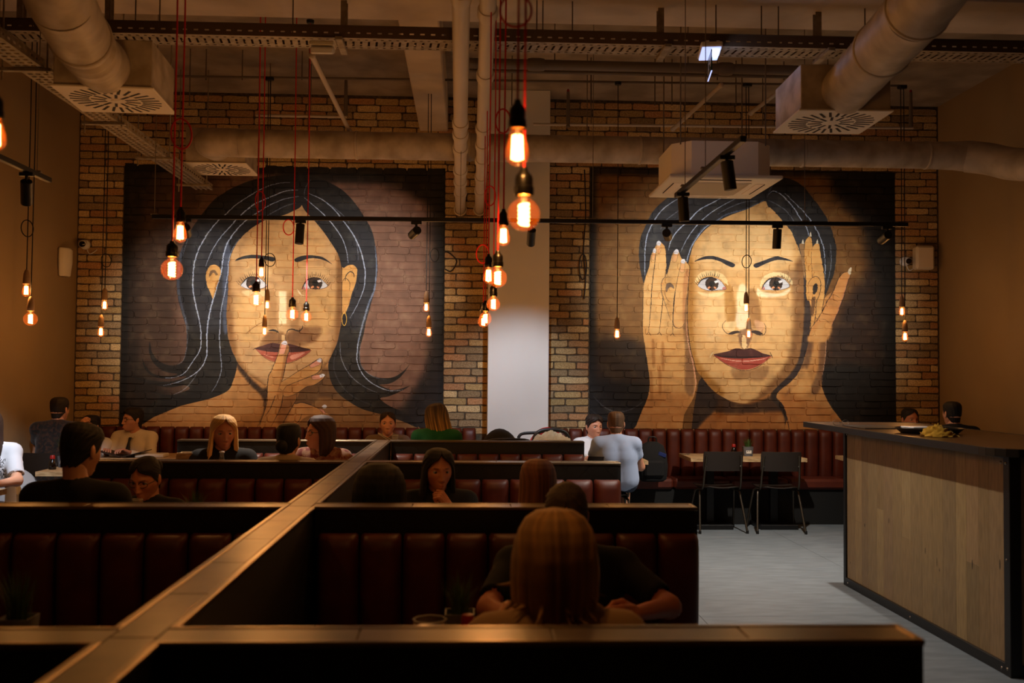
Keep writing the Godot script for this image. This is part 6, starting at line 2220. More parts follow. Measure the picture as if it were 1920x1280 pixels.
func hair_rows(style: String) -> Array:
	match style:
		"short":
			return [[0.131, 0.002, 0.002, 0.002, 180, 0.005, 0.001], [0.126, 0.045, 0.058, 0.050, 180, 0.004, 0.012], [0.112, 0.069, 0.088, 0.078, 180, 0.003, 0.02], [0.090, 0.081, 0.103, 0.094, 178, 0.002, 0.02], [0.070, 0.085, 0.109, 0.097, 158, 0.002, 0.02], [0.050, 0.085, 0.110, 0.090, 128, 0.002, 0.018], [0.020, 0.083, 0.108, 0.085, 114, 0.002, 0.014], [-0.005, 0.080, 0.104, 0.085, 103, 0.002, 0.012], [-0.025, 0.076, 0.096, 0.085, 80, 0.002, 0.010], [-0.060, 0.068, 0.090, 0.08, 62, 0.002, 0.010], [-0.085, 0.060, 0.087, 0.08, 48, 0.002, 0.009]]
		"crop":
			return [[0.125, 0.002, 0.002, 0.002, 180, 0.005, 0.001], [0.121, 0.043, 0.056, 0.046, 180, 0.004, 0.010], [0.107, 0.066, 0.085, 0.072, 178, 0.003, 0.014], [0.086, 0.077, 0.099, 0.086, 166, 0.002, 0.014], [0.066, 0.080, 0.104, 0.088, 144, 0.002, 0.012], [0.046, 0.080, 0.104, 0.085, 122, 0.002, 0.012], [0.018, 0.079, 0.102, 0.085, 112, 0.002, 0.010], [-0.008, 0.077, 0.098, 0.085, 100, 0.002, 0.010], [-0.030, 0.072, 0.088, 0.085, 74, 0.002, 0.010], [-0.065, 0.064, 0.087, 0.08, 56, 0.002, 0.009], [-0.080, 0.059, 0.085, 0.08, 44, 0.002, 0.008]]
		"tied":
			return [[0.127, 0.002, 0.002, 0.002, 180, 0.005, 0.001], [0.122, 0.044, 0.058, 0.046, 180, 0.004, 0.010], [0.108, 0.067, 0.088, 0.074, 178, 0.003, 0.014], [0.086, 0.078, 0.102, 0.088, 168, 0.002, 0.014], [0.064, 0.081, 0.107, 0.090, 142, 0.002, 0.012], [0.044, 0.082, 0.108, 0.085, 122, 0.002, 0.012], [0.016, 0.081, 0.106, 0.085, 112, 0.002, 0.010], [-0.012, 0.079, 0.102, 0.085, 98, 0.002, 0.010], [-0.035, 0.074, 0.092, 0.085, 78, 0.002, 0.010], [-0.065, 0.066, 0.088, 0.08, 60, 0.002, 0.009], [-0.085, 0.059, 0.086, 0.08, 46, 0.002, 0.008]]
		"bob":
			return [[0.137, 0.002, 0.002, 0.002, 180, 0.005, 0.001], [0.131, 0.048, 0.062, 0.052, 180, 0.004, 0.012], [0.114, 0.075, 0.093, 0.078, 180, 0.003, 0.02], [0.088, 0.090, 0.110, 0.094, 172, 0.002, 0.022], [0.060, 0.097, 0.118, 0.096, 148, 0.002, 0.022], [0.025, 0.101, 0.122, 0.088, 128, 0.002, 0.022], [-0.020, 0.104, 0.122, 0.086, 122, 0.0, 0.022], [-0.070, 0.107, 0.118, 0.084, 121, -0.004, 0.024], [-0.115, 0.108, 0.108, 0.080, 120, -0.008, 0.026], [-0.150, 0.096, 0.092, 0.070, 118, -0.010, 0.022], [-0.165, 0.082, 0.078, 0.06, 112, -0.010, 0.012]]
		"layered":
			return [[0.137, 0.002, 0.002, 0.002, 180, 0.005, 0.001], [0.130, 0.046, 0.060, 0.052, 180, 0.004, 0.012], [0.112, 0.073, 0.092, 0.078, 180, 0.003, 0.02], [0.085, 0.089, 0.111, 0.094, 172, 0.002, 0.022], [0.055, 0.099, 0.121, 0.096, 150, 0.002, 0.022], [0.015, 0.106, 0.127, 0.090, 132, 0.002, 0.022], [-0.030, 0.109, 0.128, 0.088, 126, 0.0, 0.022], [-0.075, 0.107, 0.120, 0.086, 124, 0.0, 0.022], [-0.115, 0.099, 0.106, 0.080, 122, 0.0, 0.022], [-0.150, 0.086, 0.092, 0.070, 116, -0.002, 0.018], [-0.178, 0.066, 0.078, 0.06, 100, -0.004, 0.008]]
		"wild":
			return [[0.140, 0.002, 0.002, 0.002, 180, 0.005, 0.001], [0.133, 0.060, 0.070, 0.060, 180, 0.004, 0.012], [0.113, 0.094, 0.108, 0.088, 180, 0.003, 0.02], [0.080, 0.115, 0.128, 0.100, 165, 0.002, 0.03], [0.040, 0.127, 0.138, 0.100, 140, 0.002, 0.03], [-0.010, 0.134, 0.142, 0.095, 128, 0.002, 0.03], [-0.070, 0.136, 0.138, 0.09, 124, 0.0, 0.03], [-0.130, 0.130, 0.126, 0.085, 122, -0.004, 0.03], [-0.180, 0.112, 0.108, 0.08, 118, -0.008, 0.03], [-0.205, 0.09, 0.088, 0.07, 112, -0.010, 0.02]]
	# long
	return [[0.133, 0.002, 0.002, 0.002, 180, 0.005, 0.001], [0.127, 0.045, 0.060, 0.050, 180, 0.004, 0.012], [0.112, 0.070, 0.091, 0.077, 180, 0.003, 0.02], [0.088, 0.084, 0.106, 0.092, 170, 0.002, 0.02], [0.058, 0.091, 0.113, 0.094, 142, 0.002, 0.02], [0.020, 0.095, 0.116, 0.086, 124, 0.002, 0.02], [-0.030, 0.098, 0.116, 0.085, 119, 0.002, 0.02], [-0.090, 0.103, 0.112, 0.086, 119, 0.004, 0.024], [-0.150, 0.112, 0.108, 0.090, 120, 0.008, 0.026], [-0.220, 0.120, 0.104, 0.088, 118, 0.014, 0.026], [-0.290, 0.116, 0.094, 0.078, 112, 0.022, 0.022], [-0.320, 0.10, 0.080, 0.06, 104, 0.026, 0.012]]


func elbow_of(s: Vector3, w: Vector3, l1: float, l2: float, pole: Vector3) -> Vector3:
	var d := w - s
	var len := minf(d.length(), (l1 + l2) * 0.998)
	var n := d.normalized()
	var c := (l1 * l1 - l2 * l2 + len * len) / (2 * len)
	var h := sqrt(maxf(l1 * l1 - c * c, 0.0))
	return s + n * c + (pole - n * pole.dot(n)).normalized() * h


func cloth(c: Color, tex: Texture2D = null) -> StandardMaterial3D:
	var m := flat(c, 0.9)
	if tex:
		m = textured(tex, Vector3(3.2, 3.2, 3.2), 0.9)
	m.rim_enabled = true
	m.rim = 0.3 if c.get_luminance() > 0.1 else 0.06
	return m


# q: at (pixel x, y, depth of the head), turn (0 faces the viewer), nod, tilt, body, hip offset, size, hair, colours, clothes, hands
func person(label: String, q: Dictionary) -> Node3D:
	var s: float = q.get("size", 1.0)
	var hc := at(q.at[0], q.at[1], q.at[2])
	var body_yaw := deg_to_rad(q.get("body", q.get("turn", 0.0)))
	var f := Vector3(sin(body_yaw), 0, cos(body_yaw))
	var side := Vector3.UP.cross(f)
	var hip: Vector3 = Vector3(hc.x, 0.0, hc.z) - f * float(q.get("lean", 0.12)) + side * float(q.get("shift", 0.0))
	hip.y = 0.47 + 0.085
	var t := thing("person", label, "person", Vector3(hip.x, 0, hip.z))
	var o := t.position
	var hb := Basis(Vector3.UP, deg_to_rad(q.get("turn", 0.0))) * Basis(Vector3.RIGHT, deg_to_rad(q.get("nod", 0.0))) * Basis(Vector3.BACK, deg_to_rad(q.get("tilt", 0.0)))
	hb = hb.scaled_local(Vector3.ONE * s)
	hc -= o
	hip -= o
	var sw: float = q.get("shoulder", 0.165) * s
	var base := hc + hb * Vector3(0, -0.075, -0.025)
	var neck := hc + Vector3(0, -float(q.get("neck", 0.140)) * s, 0) - f * 0.04 * s
	var sm := neck + Vector3(0, -0.030 * s, 0) - f * 0.01
	var skin: Array = [[base, neck, 0.052 * s, 0.056 * s], [neck, sm + f * 0.025 - Vector3(0, 0.03, 0), 0.056 * s, 0.055 * s]]
	var shirt: Array = []
	var pants: Array = []
	var bulk: float = q.get("bulk", 1.0)
	for e: float in [-1.0, 1.0]:
		var sh := sm + side * e * sw + Vector3(0, -0.015, 0)
		var chest := sm + side * e * sw * 0.42 + Vector3(0, -0.13 * s, 0) + f * 0.01
		var waist := hip + side * e * 0.065 * s + Vector3(0, 0.06, 0)
		skin.append([sm - Vector3(0, 0.03, 0), sh - Vector3(0, 0.012, 0), 0.042 * s, 0.046 * s])
		skin.append([chest, waist, 0.095 * s, 0.10 * s])
		shirt.append([neck + Vector3(0, -0.012 * s, 0) - f * 0.008, sh, 0.066 * s, 0.068 * s])
		shirt.append([sm + Vector3(0, -0.06 * s, 0) + side * e * sw * 0.4, chest, 0.098 * s * bulk, 0.112 * s * bulk])
		shirt.append([chest, waist, 0.112 * s * bulk, 0.120 * s * bulk])
		var wrist: Vector3 = sm + f * 0.36 * s + side * e * 0.12 - Vector3(0, 0.30 * s, 0)
		wrist.y = maxf(wrist.y, 0.79)
		var given = q.get("left" if e > 0 else "right")
		if given:
			wrist = at(given[0], given[1], given[2]) - o
		var pole: Vector3 = Vector3(0, -1, 0) + side * e * float(q.get("splay", 0.7)) - f * 0.2
		var reach := wrist - sh
		if reach.length() > 0.54 * s:
			wrist = sh + reach.normalized() * 0.54 * s
		var el := elbow_of(sh, wrist, 0.285 * s, 0.26 * s, pole)
		skin.append([sh, el, 0.046 * s, 0.038 * s])
		skin.append([el, wrist, 0.040 * s, 0.027 * s])
		var sleeve: float = q.get("sleeve", 0.55)
		if sleeve > 0.0 and sleeve <= 1.0:
			shirt.append([sh, sh.lerp(el, sleeve), 0.062 * s, 0.058 * s, true])
		elif sleeve > 1.0:
			shirt.append([sh, el, 0.060 * s, 0.050 * s])
			shirt.append([el, el.lerp(wrist, 0.94), 0.050 * s, 0.038 * s, true])
		var knee := hip + f * 0.40 * s + side * e * 0.11 * s + Vector3(0, -0.04, 0)
		var ankle := Vector3(knee.x, 0.09, knee.z) - f * 0.04
		var toe := ankle + f * 0.15 * s + Vector3(0, -0.045, 0)
		skin.append([hip + side * e * 0.085 * s, knee, 0.070 * s, 0.052 * s])
		skin.append([knee, ankle, 0.050 * s, 0.034 * s])
		skin.append([ankle, toe, 0.034 * s, 0.026 * s])
		pants.append([hip + side * e * 0.085 * s + Vector3(0, 0.02, 0), knee, 0.096 * s, 0.070 * s])
		if not q.get("shorts", false):
			pants.append([knee, ankle.lerp(knee, 0.08), 0.068 * s, 0.052 * s, true])
		else:
			pants[-1] = [hip + side * e * 0.085 * s + Vector3(0, 0.02, 0), hip.lerp(knee, 0.9) + side * e * 0.01, 0.098 * s, 0.080 * s, true]
		var shoe := MB.new()
		shoe.ball((ankle + toe) / 2 + Vector3(0, -0.025, 0) + f * 0.01, Vector3(0.045, 0.04, 0.13) * s, 8, 12, Basis(Vector3.UP, body_yaw))
		shoe.ball(ankle + Vector3(0, -0.03, 0), Vector3(0.042, 0.06, 0.05) * s, 8, 12, Basis(Vector3.UP, body_yaw))
		obj("shoe", shoe, M.black_matte, t)
		q["wrist%d" % int(e)] = [wrist, (wrist - el).normalized(), e]
	var mb := MB.new()
	var cell: float = q.get("cell", 0.019)
	field_mesh(mb, skin, cell, 0.03)
	mb.add(head_mesh(), Transform3D(hb, hc))
	for e: int in [-1, 1]:
		var w: Array = q["wrist%d" % e]
		var curl: float = q.get("curl%d" % e, q.get("curl", 0.55))
		var y: Vector3 = w[1]
		var palm: Vector3 = q.get("palm%d" % e, Vector3(0, -1, 0) + f * 0.3)
		var z := (palm - y * palm.dot(y)).normalized()
		mb.add(hand_mesh(curl), Transform3D(Basis(y.cross(z), y, z).scaled_local(Vector3(-1.0 if e < 0 else 1.0, 1, 1) * s), w[0]))
	var sk := flat(q.get("skin", Color(0.80, 0.58, 0.45)), 0.55, 0.0, true)
	sk.subsurf_scatter_enabled = true
	sk.subsurf_scatter_strength = 0.06
	var body := obj("body", mb, sk, t)
	for e: float in [-1.0, 1.0]:
		var em := MB.new()
		em.add(eye_mesh(e), Transform3D(hb, hc))
		obj("eye", em, M.eye, body)
	mb = MB.new()
	field_mesh(mb, shirt, q.get("cell", 0.019) * 0.9, 0.035)
	var top := obj("shirt", mb, q.get("cloth", cloth(Color(0.03, 0.03, 0.03))), t)
	mb = MB.new()
	field_mesh(mb, pants, 0.024, 0.03)
	obj("trousers", mb, q.get("trousers", M.denim), t)
	var root: Color = q.get("hair", Color(0.03, 0.02, 0.015)).srgb_to_linear()
	var tip: Color = q.get("tips", q.get("hair", Color(0.03, 0.02, 0.015))).srgb_to_linear()
	var style: String = q.get("style", "short")
	mb = MB.new()
	mb.add(hair_mesh(hair_rows(style), root, tip, q.get("strands", 9.0), q.get("amp", 0.07), int(q.at[0]), 1.0 if style in ["short", "crop", "tied"] else 0.2), Transform3D(hb.scaled_local(Vector3.ONE * q.get("hair_size", 1.0)), hc))
	if style == "tied":
		mb.col = root
		mb.ball(hc + hb * Vector3(0, q.get("knot", 0.02), -0.125), Vector3(0.042, 0.045, 0.036) * s, 10, 14)
	if q.get("flicks", false):
		var r2 := RandomNumberGenerator.new()
		r2.seed = 5
		for i in 46:
			var a := r2.randf_range(-2.0, 2.0)
			var y0 := r2.randf_range(-0.16, -0.08)
			var out := r2.randf_range(-0.005, 0.065)
			mb.col = root.lerp(tip, r2.randf()) * r2.randf_range(0.7, 1.3)
			mb.col.a = 1.0
			var e := Vector3(sin(a), 0, -cos(a))
			var st := []
			for k in 6:
				var v := k / 5.0
				st.append(hc + hb * (Vector3(e.x * 0.098, 0, e.z * 0.108) * (1.0 - 0.22 * v) + e * (out * v * v * 1.4) + Vector3(0.012 * sin(a * 5.0) * v, y0 + 0.05 - (0.075 + 0.03 * sin(i * 2.0)) * v + 0.4 * out * v * v, 0)))
			mb.tube(st, [0.006, 0.009, 0.009, 0.007, 0.004, 0.0008], 6)
	obj("hair", mb, M.hair, t)
	if q.get("glasses", false):
		mb = MB.new()
		for e: float in [-1.0, 1.0]:
			var ring := []
			for i in 21:
				ring.append(Vector3(e * 0.033 + 0.026 * cos(TAU * i / 20), 0.006 + 0.018 * sin(TAU * i / 20) * (1.0 - 0.15 * cos(TAU * i / 20) * e), 0.094 - 0.008 * pow(cos(TAU * i / 20) * 0.5 + 0.5 if e > 0 else 0.5 - cos(TAU * i / 20) * 0.5, 2.0)))
			mb.tube(ring, 0.0021, 6, false)
			mb.tube([Vector3(e * 0.058, 0.010, 0.086), Vector3(e * 0.076, 0.010, 0.05), Vector3(e * 0.080, 0.008, -0.01)], 0.002, 6)
		mb.tube([Vector3(-0.008, 0.010, 0.095), Vector3(0, 0.013, 0.099), Vector3(0.008, 0.010, 0.095)], 0.002, 6)
		var gm := MB.new()
		gm.add(mb, Transform3D(hb, hc))
		obj("glasses", gm, M.black, t)
	if q.get("tie", false):
		mb = MB.new()
		var p0 := neck + f * 0.088 + Vector3(0, -0.035, 0)
		var rows := []
		for r: Array in [[0.0, 0.016, 0.0], [-0.03, 0.013, 0.018], [-0.045, 0.012, 0.026], [-0.12, 0.024, 0.055], [-0.22, 0.032, 0.062], [-0.28, 0.030, 0.060], [-0.31, 0.004, 0.058]]:
			var c: Vector3 = p0 + Vector3(0, r[0], 0) + f * r[2]
			rows.append(PackedVector3Array([c + side * r[1], c + f * 0.007, c - side * r[1], c - f * 0.003]))
		mb.loft(rows)
		obj("tie", mb, M.navy, top)
		for e: float in [-1.0, 1.0]:
			mb = MB.new()
			var a := neck + f * 0.072 + Vector3(0, -0.045, 0)
			rows = []
			for r: Array in [[a, 0.004], [neck + f * 0.05 + side * e * 0.055 + Vector3(0, -0.005, 0), 0.022], [neck + side * e * 0.075 - f * 0.02 + Vector3(0, 0.012, 0), 0.022]]:
				rows.append(PackedVector3Array([r[0] + Vector3(0, r[1], 0), r[0] + f * 0.006, r[0] - Vector3(0, r[1] * 1.4, 0) + f * 0.016, r[0] - f * 0.002]))
			mb.loft(rows)
			obj("collar", mb, q.cloth, top)
	return t


func build_people() -> void:
	M.eye = flat(Color.WHITE, 0.2, 0.0, true)
	M.hair = flat(Color.WHITE, 0.72, 0.0, true)
	M.denim = flat(Color(0.07, 0.08, 0.11), 0.9)
	M.navy = flat(Color(0.03, 0.04, 0.09), 0.6)
	var black := cloth(Color(0.03, 0.03, 0.032))
	var white := cloth(Color(0.82, 0.82, 0.83))
	var pattern := cloth(Color.WHITE, noise_image(128, 0.06, 2, 91, Color(0.02, 0.02, 0.022), Color(0.22, 0.12, 0.06), 5.0))
	var floral := cloth(Color.WHITE, noise_image(128, 0.05, 2, 95, Color(0.62, 0.48, 0.36), Color(0.40, 0.10, 0.05), 6.0))
	var p := person("person in a white T-shirt cropped by the left edge", {"at": [-24, 802, 7.5], "turn": -20.0, "body": 8.0, "size": 0.98, "style": "long", "hair": Color(0.2, 0.13, 0.09), "cloth": white, "sleeve": 0.8, "left": [-5, 908, 7.15], "lean": 0.10, "skin": Color(0.82, 0.60, 0.47)})
	# black print on the chest
	var mb := MB.new()
	for i in 26:
		var a := at(2.0 + rng.randf_range(-6, 9), 878 + rng.randf_range(-18, 18), 7.34) - p.position
		mb.bar(a, a + Vector3(rng.randf_range(-0.02, 0.02), rng.randf_range(-0.025, 0.025), 0), 0.003, 0.004)
	obj("print", mb, M.ink, p)
	person("short-haired person in a dark patterned shirt, back turned, by the left wall", {"at": [112, 768, 9.8], "turn": 168.0, "body": 178.0, "hair": Color(0.10, 0.06, 0.035), "cloth": pattern, "shoulder": 0.185, "style": "crop"})
	person("dark-haired person peeking out beside the patterned shirt, hand raised", {"at": [170, 800, 10.45], "turn": -25.0, "hair": Color(0.05, 0.03, 0.02), "cloth": white, "right": [148, 802, 10.3], "palm-1": Vector3(0.6, 0, -0.6), "lean": 0.1, "size": 0.95})
	person("boy with glasses in a white shirt and dark tie", {"at": [249, 787, 10.45], "turn": -48.0, "body": -8.0, "hair": Color(0.07, 0.045, 0.03), "cloth": cloth(Color(0.80, 0.76, 0.68)), "sleeve": 1.5, "glasses": true, "tie": true, "shoulder": 0.175, "lean": 0.06, "skin": Color(0.74, 0.52, 0.40)})
	person("person with dark tousled hair and black T-shirt, back turned, left booth", {"at": [152, 845, 4.98], "turn": 160.0, "body": 176.0, "nod": 14.0, "size": 1.06, "hair": Color(0.045, 0.03, 0.022), "cloth": black, "shoulder": 0.18, "neck": 0.165, "style": "short", "amp": 0.14, "lean": 0.08})
	person("person with thin glasses drinking from a glass, left booth", {"at": [273, 898, 5.95], "turn": -12.0, "nod": 20.0, "hair": Color(0.06, 0.035, 0.025), "cloth": black, "style": "tied", "glasses": true, "sleeve": 0.4, "left": [292, 968, 5.70], "lean": 0.24, "skin": Color(0.72, 0.48, 0.36)})
	person("smiling person with long blonde hair and a black top", {"at": [419, 812, 7.72], "turn": 22.0, "body": 12.0, "nod": 6.0, "size": 1.08, "hair": Color(0.72, 0.56, 0.33), "tips": Color(0.88, 0.72, 0.46), "cloth": black, "style": "long", "sleeve": 1.5, "lean": 0.3, "skin": Color(0.72, 0.48, 0.36)})
	person("person with dark hair pinned back, facing away beside the floral blouse", {"at": [542, 826, 7.05], "turn": 166.0, "body": 172.0, "hair": Color(0.04, 0.028, 0.022), "cloth": cloth(Color(0.66, 0.58, 0.48)), "style": "tied", "knot": -0.03, "lean": 0.06, "size": 1.0})
	person("person in a floral blouse with a straight brown bob and glasses", {"at": [600, 812, 7.85], "turn": -58.0, "body": -18.0, "size": 1.05, "hair": Color(0.20, 0.10, 0.06), "cloth": floral, "style": "bob", "glasses": true, "sleeve": 1.5, "lean": 0.26, "skin": Color(0.74, 0.50, 0.38)})
	person("person in a grey-brown top eating with chopsticks below the left mural", {"at": [727, 795, 10.3], "turn": 4.0, "hair": Color(0.13, 0.08, 0.05), "cloth": cloth(Color(0.42, 0.36, 0.31)), "style": "tied", "sleeve": 0.9, "right": [712, 846, 10.05], "curl-1": 1.1, "palm-1": Vector3(0.7, 0.2, -0.4), "lean": 0.12, "skin": Color(0.78, 0.56, 0.45)})
	person("person in a green shirt with long wavy two-tone hair, back turned", {"at": [820, 785, 9.3], "turn": 165.0, "body": 175.0, "neck": 0.12, "hair_size": 1.08, "hair": Color(0.13, 0.08, 0.05), "tips": Color(0.80, 0.62, 0.33), "cloth": cloth(Color(0.02, 0.34, 0.17)), "style": "bob", "strands": 18.0, "amp": 0.09, "lean": 0.06, "tilt": -10.0})
	person("person with big dark curly hair in the right booth, back turned", {"at": [712, 918, 5.12], "turn": 178.0, "hair": Color(0.035, 0.022, 0.018), "cloth": pattern, "style": "wild", "strands": 16.0, "amp": 0.10, "lean": 0.06})
	person("long-dark-haired person resting chin on a fist, right booth", {"at": [822, 883, 6.1], "turn": 14.0, "body": 2.0, "nod": 6.0, "hair": Color(0.05, 0.03, 0.025), "cloth": black, "style": "long", "size": 1.05, "sleeve": 1.5, "left": [842, 950, 5.9], "curl1": 1.35, "palm1": Vector3(-0.8, 0.1, -0.3), "lean": 0.25, "skin": Color(0.72, 0.47, 0.35)})
	person("person with straight light brown hair, back turned, second right booth", {"at": [1008, 907, 5.2], "turn": 196.0, "body": 182.0, "hair": Color(0.36, 0.20, 0.10), "tips": Color(0.52, 0.33, 0.17), "cloth": cloth(Color(0.2, 0.12, 0.09)), "style": "long", "strands": 16.0, "amp": 0.05, "lean": 0.06})
	person("broad person in a black T-shirt leaning over the nearest table", {"at": [1062, 972, 3.98], "turn": -6.0, "nod": 34.0, "hair": Color(0.26, 0.19, 0.12), "cloth": black, "style": "crop", "amp": 0.12, "shoulder": 0.205, "bulk": 1.12, "size": 1.06, "sleeve": 0.8, "left": [1192, 1150, 3.55], "right": [985, 1172, 3.55], "splay": 2.4, "palm1": Vector3(-0.6, -0.3, -0.6), "curl1": 0.8, "lean": 0.28, "skin": Color(0.74, 0.46, 0.34)})
	person("nearest person, blonde layered bob and beige top, back turned", {"at": [1040, 1056, 2.86], "turn": 184.0, "nod": 4.0, "size": 1.1, "hair_size": 1.06, "flicks": true, "hair": Color(0.58, 0.43, 0.22), "tips": Color(0.66, 0.50, 0.27), "cloth": cloth(Color(0.64, 0.52, 0.38)), "style": "layered", "strands": 20.0, "amp": 0.07, "lean": 0.04, "cell": 0.016})
	person("boy in a white T-shirt sitting on the wall bench", {"at": [1114, 800, 10.25], "turn": 22.0, "body": 12.0, "nod": 6.0, "size": 1.0, "hair": Color(0.13, 0.08, 0.045), "cloth": white, "amp": 0.16, "lean": 0.05, "shoulder": 0.15, "skin": Color(0.76, 0.53, 0.41)})
	person("boy in a blue T-shirt and shorts, back turned, on a chair", {"at": [1155, 795, 9.5], "turn": 172.0, "body": 178.0, "hair": Color(0.34, 0.23, 0.13), "cloth": cloth(Color(0.60, 0.66, 0.78)), "shorts": true, "trousers": flat(Color(0.16, 0.20, 0.28), 0.9), "style": "crop", "lean": 0.02, "shift": -0.03, "shoulder": 0.17, "bulk": 1.06, "skin": Color(0.76, 0.53, 0.41)})
	person("face half hidden behind the counter by the right brick edge", {"at": [1706, 787, 10.5], "turn": 10.0, "nod": 4.0, "hair": Color(0.07, 0.05, 0.035), "cloth": black, "style": "crop", "lean": 0.06, "skin": Color(0.70, 0.46, 0.34)})
	person("person in black, back turned, right behind the counter", {"at": [1785, 776, 9.55], "turn": 188.0, "body": 182.0, "hair": Color(0.04, 0.03, 0.022), "cloth": black, "style": "crop", "shoulder": 0.19, "bulk": 1.1, "lean": 0.06})
	var chair: Node3D = get_node("dining_chair")
	for k: Array in [["dark plywood chair under the patterned-shirt person by the left wall", -3.99, -9.77], ["dark plywood chair under the person in the green shirt", -0.29, -9.36], ["dark plywood chair under the person in black behind the counter", 4.63, -9.52]]:
		copy_of(chair, k[0], Vector3(k[1], 0, k[2]), 0.0)


# ---------------------------------------------------------------- small things
func grass_pot(label: String, where: Vector3, size: float, blades: int, sd: int) -> Node3D:
	var t := thing("potted_grass", label, "plant", where)
	var r := RandomNumberGenerator.new()
	r.seed = sd
	var mb := MB.new()
	var w := 0.055
	mb.lathe([Vector2(0, 0), Vector2(w * 1.05, 0), Vector2(w * 1.25, 0.10), Vector2(w * 1.13, 0.10), Vector2(w * 1.05, 0.085), Vector2(0, 0.083)], T(Vector3.ZERO, Basis(Vector3.UP, PI / 4)), 4)
	obj("pot", mb, M.pot, t)
	mb = MB.new()
	mb.box(T(Vector3(0, 0.052, w * 0.83), Basis(Vector3.RIGHT, -0.1)), Vector3(0.055, 0.045, 0.002), 0.0005)
	var tag_card := obj("label_card", mb, M.paper, t)
	mb = MB.new()
	for k: Array in [[-0.016, 0.052, 0.006, 0.014], [0.004, 0.058, 0.018, 0.003], [0.004, 0.050, 0.018, 0.003]]:
		mb.box(T(Vector3(k[0], k[1], w * 0.83 + 0.0012), Basis(Vector3.RIGHT, -0.1)), Vector3(k[2], k[3], 0.001))
	obj("print", mb, M.ink, tag_card)
	mb = MB.new()
	for i in blades:
		var a := r.randf() * TAU
		var lean := r.randf_range(0.05, 0.75)
		var h := size * r.randf_range(0.6, 1.0)
		var root := Vector3(cos(a), 0, sin(a)) * r.randf_range(0.0, 0.04) + Vector3(0, 0.082, 0)
		var out := Vector3(cos(a), 0, sin(a))
		var side := Vector3(-sin(a), 0, cos(a)) * r.randf_range(0.0016, 0.003)
		var pts := []
		for s in 5:
			var v := s / 4.0
			pts.append(root + Vector3(0, h * v * (1.0 - 0.25 * lean * v), 0) + out * (lean * h * v * v * 0.8))
		for s in 4:
			var w0 := 1.0 - s / 4.0
			var w1 := 1.0 - (s + 1) / 4.0
			var nn: Vector3 = (pts[s + 1] - pts[s]).cross(side).normalized()
			mb.face([pts[s] - side * w0, pts[s] + side * w0, pts[s + 1] + side * w1, pts[s + 1] - side * w1], nn)
	var g := obj("blades", mb, M.green, t)
	g.set_meta("kind", "stuff")
	return t


func sauce_bottle(label: String, where: Vector3) -> Node3D:
	var t := thing("sauce_bottle", label, "bottle", where)
	var mb := MB.new()
	mb.lathe([Vector2(0, 0), Vector2(0.030, 0), Vector2(0.032, 0.006), Vector2(0.030, 0.05), Vector2(0.020, 0.078), Vector2(0.014, 0.088), Vector2(0.014, 0.1), Vector2(0, 0.1)], T(Vector3.ZERO), 20)
	obj("bottle", mb, M.soy, t)
	mb = MB.new()
	mb.lathe([Vector2(0.016, 0.092), Vector2(0.021, 0.092), Vector2(0.021, 0.112), Vector2(0.017, 0.122), Vector2(0, 0.123)], T(Vector3.ZERO), 20)
	obj("cap", mb, M.red, t)
	return t


func tumbler(label: String, where: Vector3, h: float, r: float, drink := 0.0) -> Node3D:
	var t := thing("drinking_glass", label, "glass", where)
	var mb := MB.new()
	mb.lathe([Vector2(0, 0), Vector2(r * 0.8, 0), Vector2(r * 0.84, 0.004), Vector2(r, h), Vector2(r - 0.002, h), Vector2(r * 0.79, 0.012), Vector2(0, 0.010)], T(Vector3.ZERO), 24)
	obj("glass", mb, M.glass, t)
	mb = MB.new()
	mb.tube([Vector3(r, h, 0), Vector3(r * 0.7, h, r * 0.7), Vector3(0, h, r), Vector3(-r * 0.7, h, r * 0.7), Vector3(-r, h, 0), Vector3(-r * 0.7, h, -r * 0.7), Vector3(0, h, -r), Vector3(r * 0.7, h, -r * 0.7), Vector3(r, h, 0)], 0.0016, 6, false)
	obj("rim", mb, M.rim_glass, t)
	if drink > 0:
		mb = MB.new()
		mb.lathe([Vector2(0, 0.013), Vector2(r * 0.77, 0.014), Vector2(r * (0.78 + 0.17 * drink), h * drink), Vector2(0, h * drink)], T(Vector3.ZERO), 24)
		obj("drink", mb, M.soy, t)
	return t


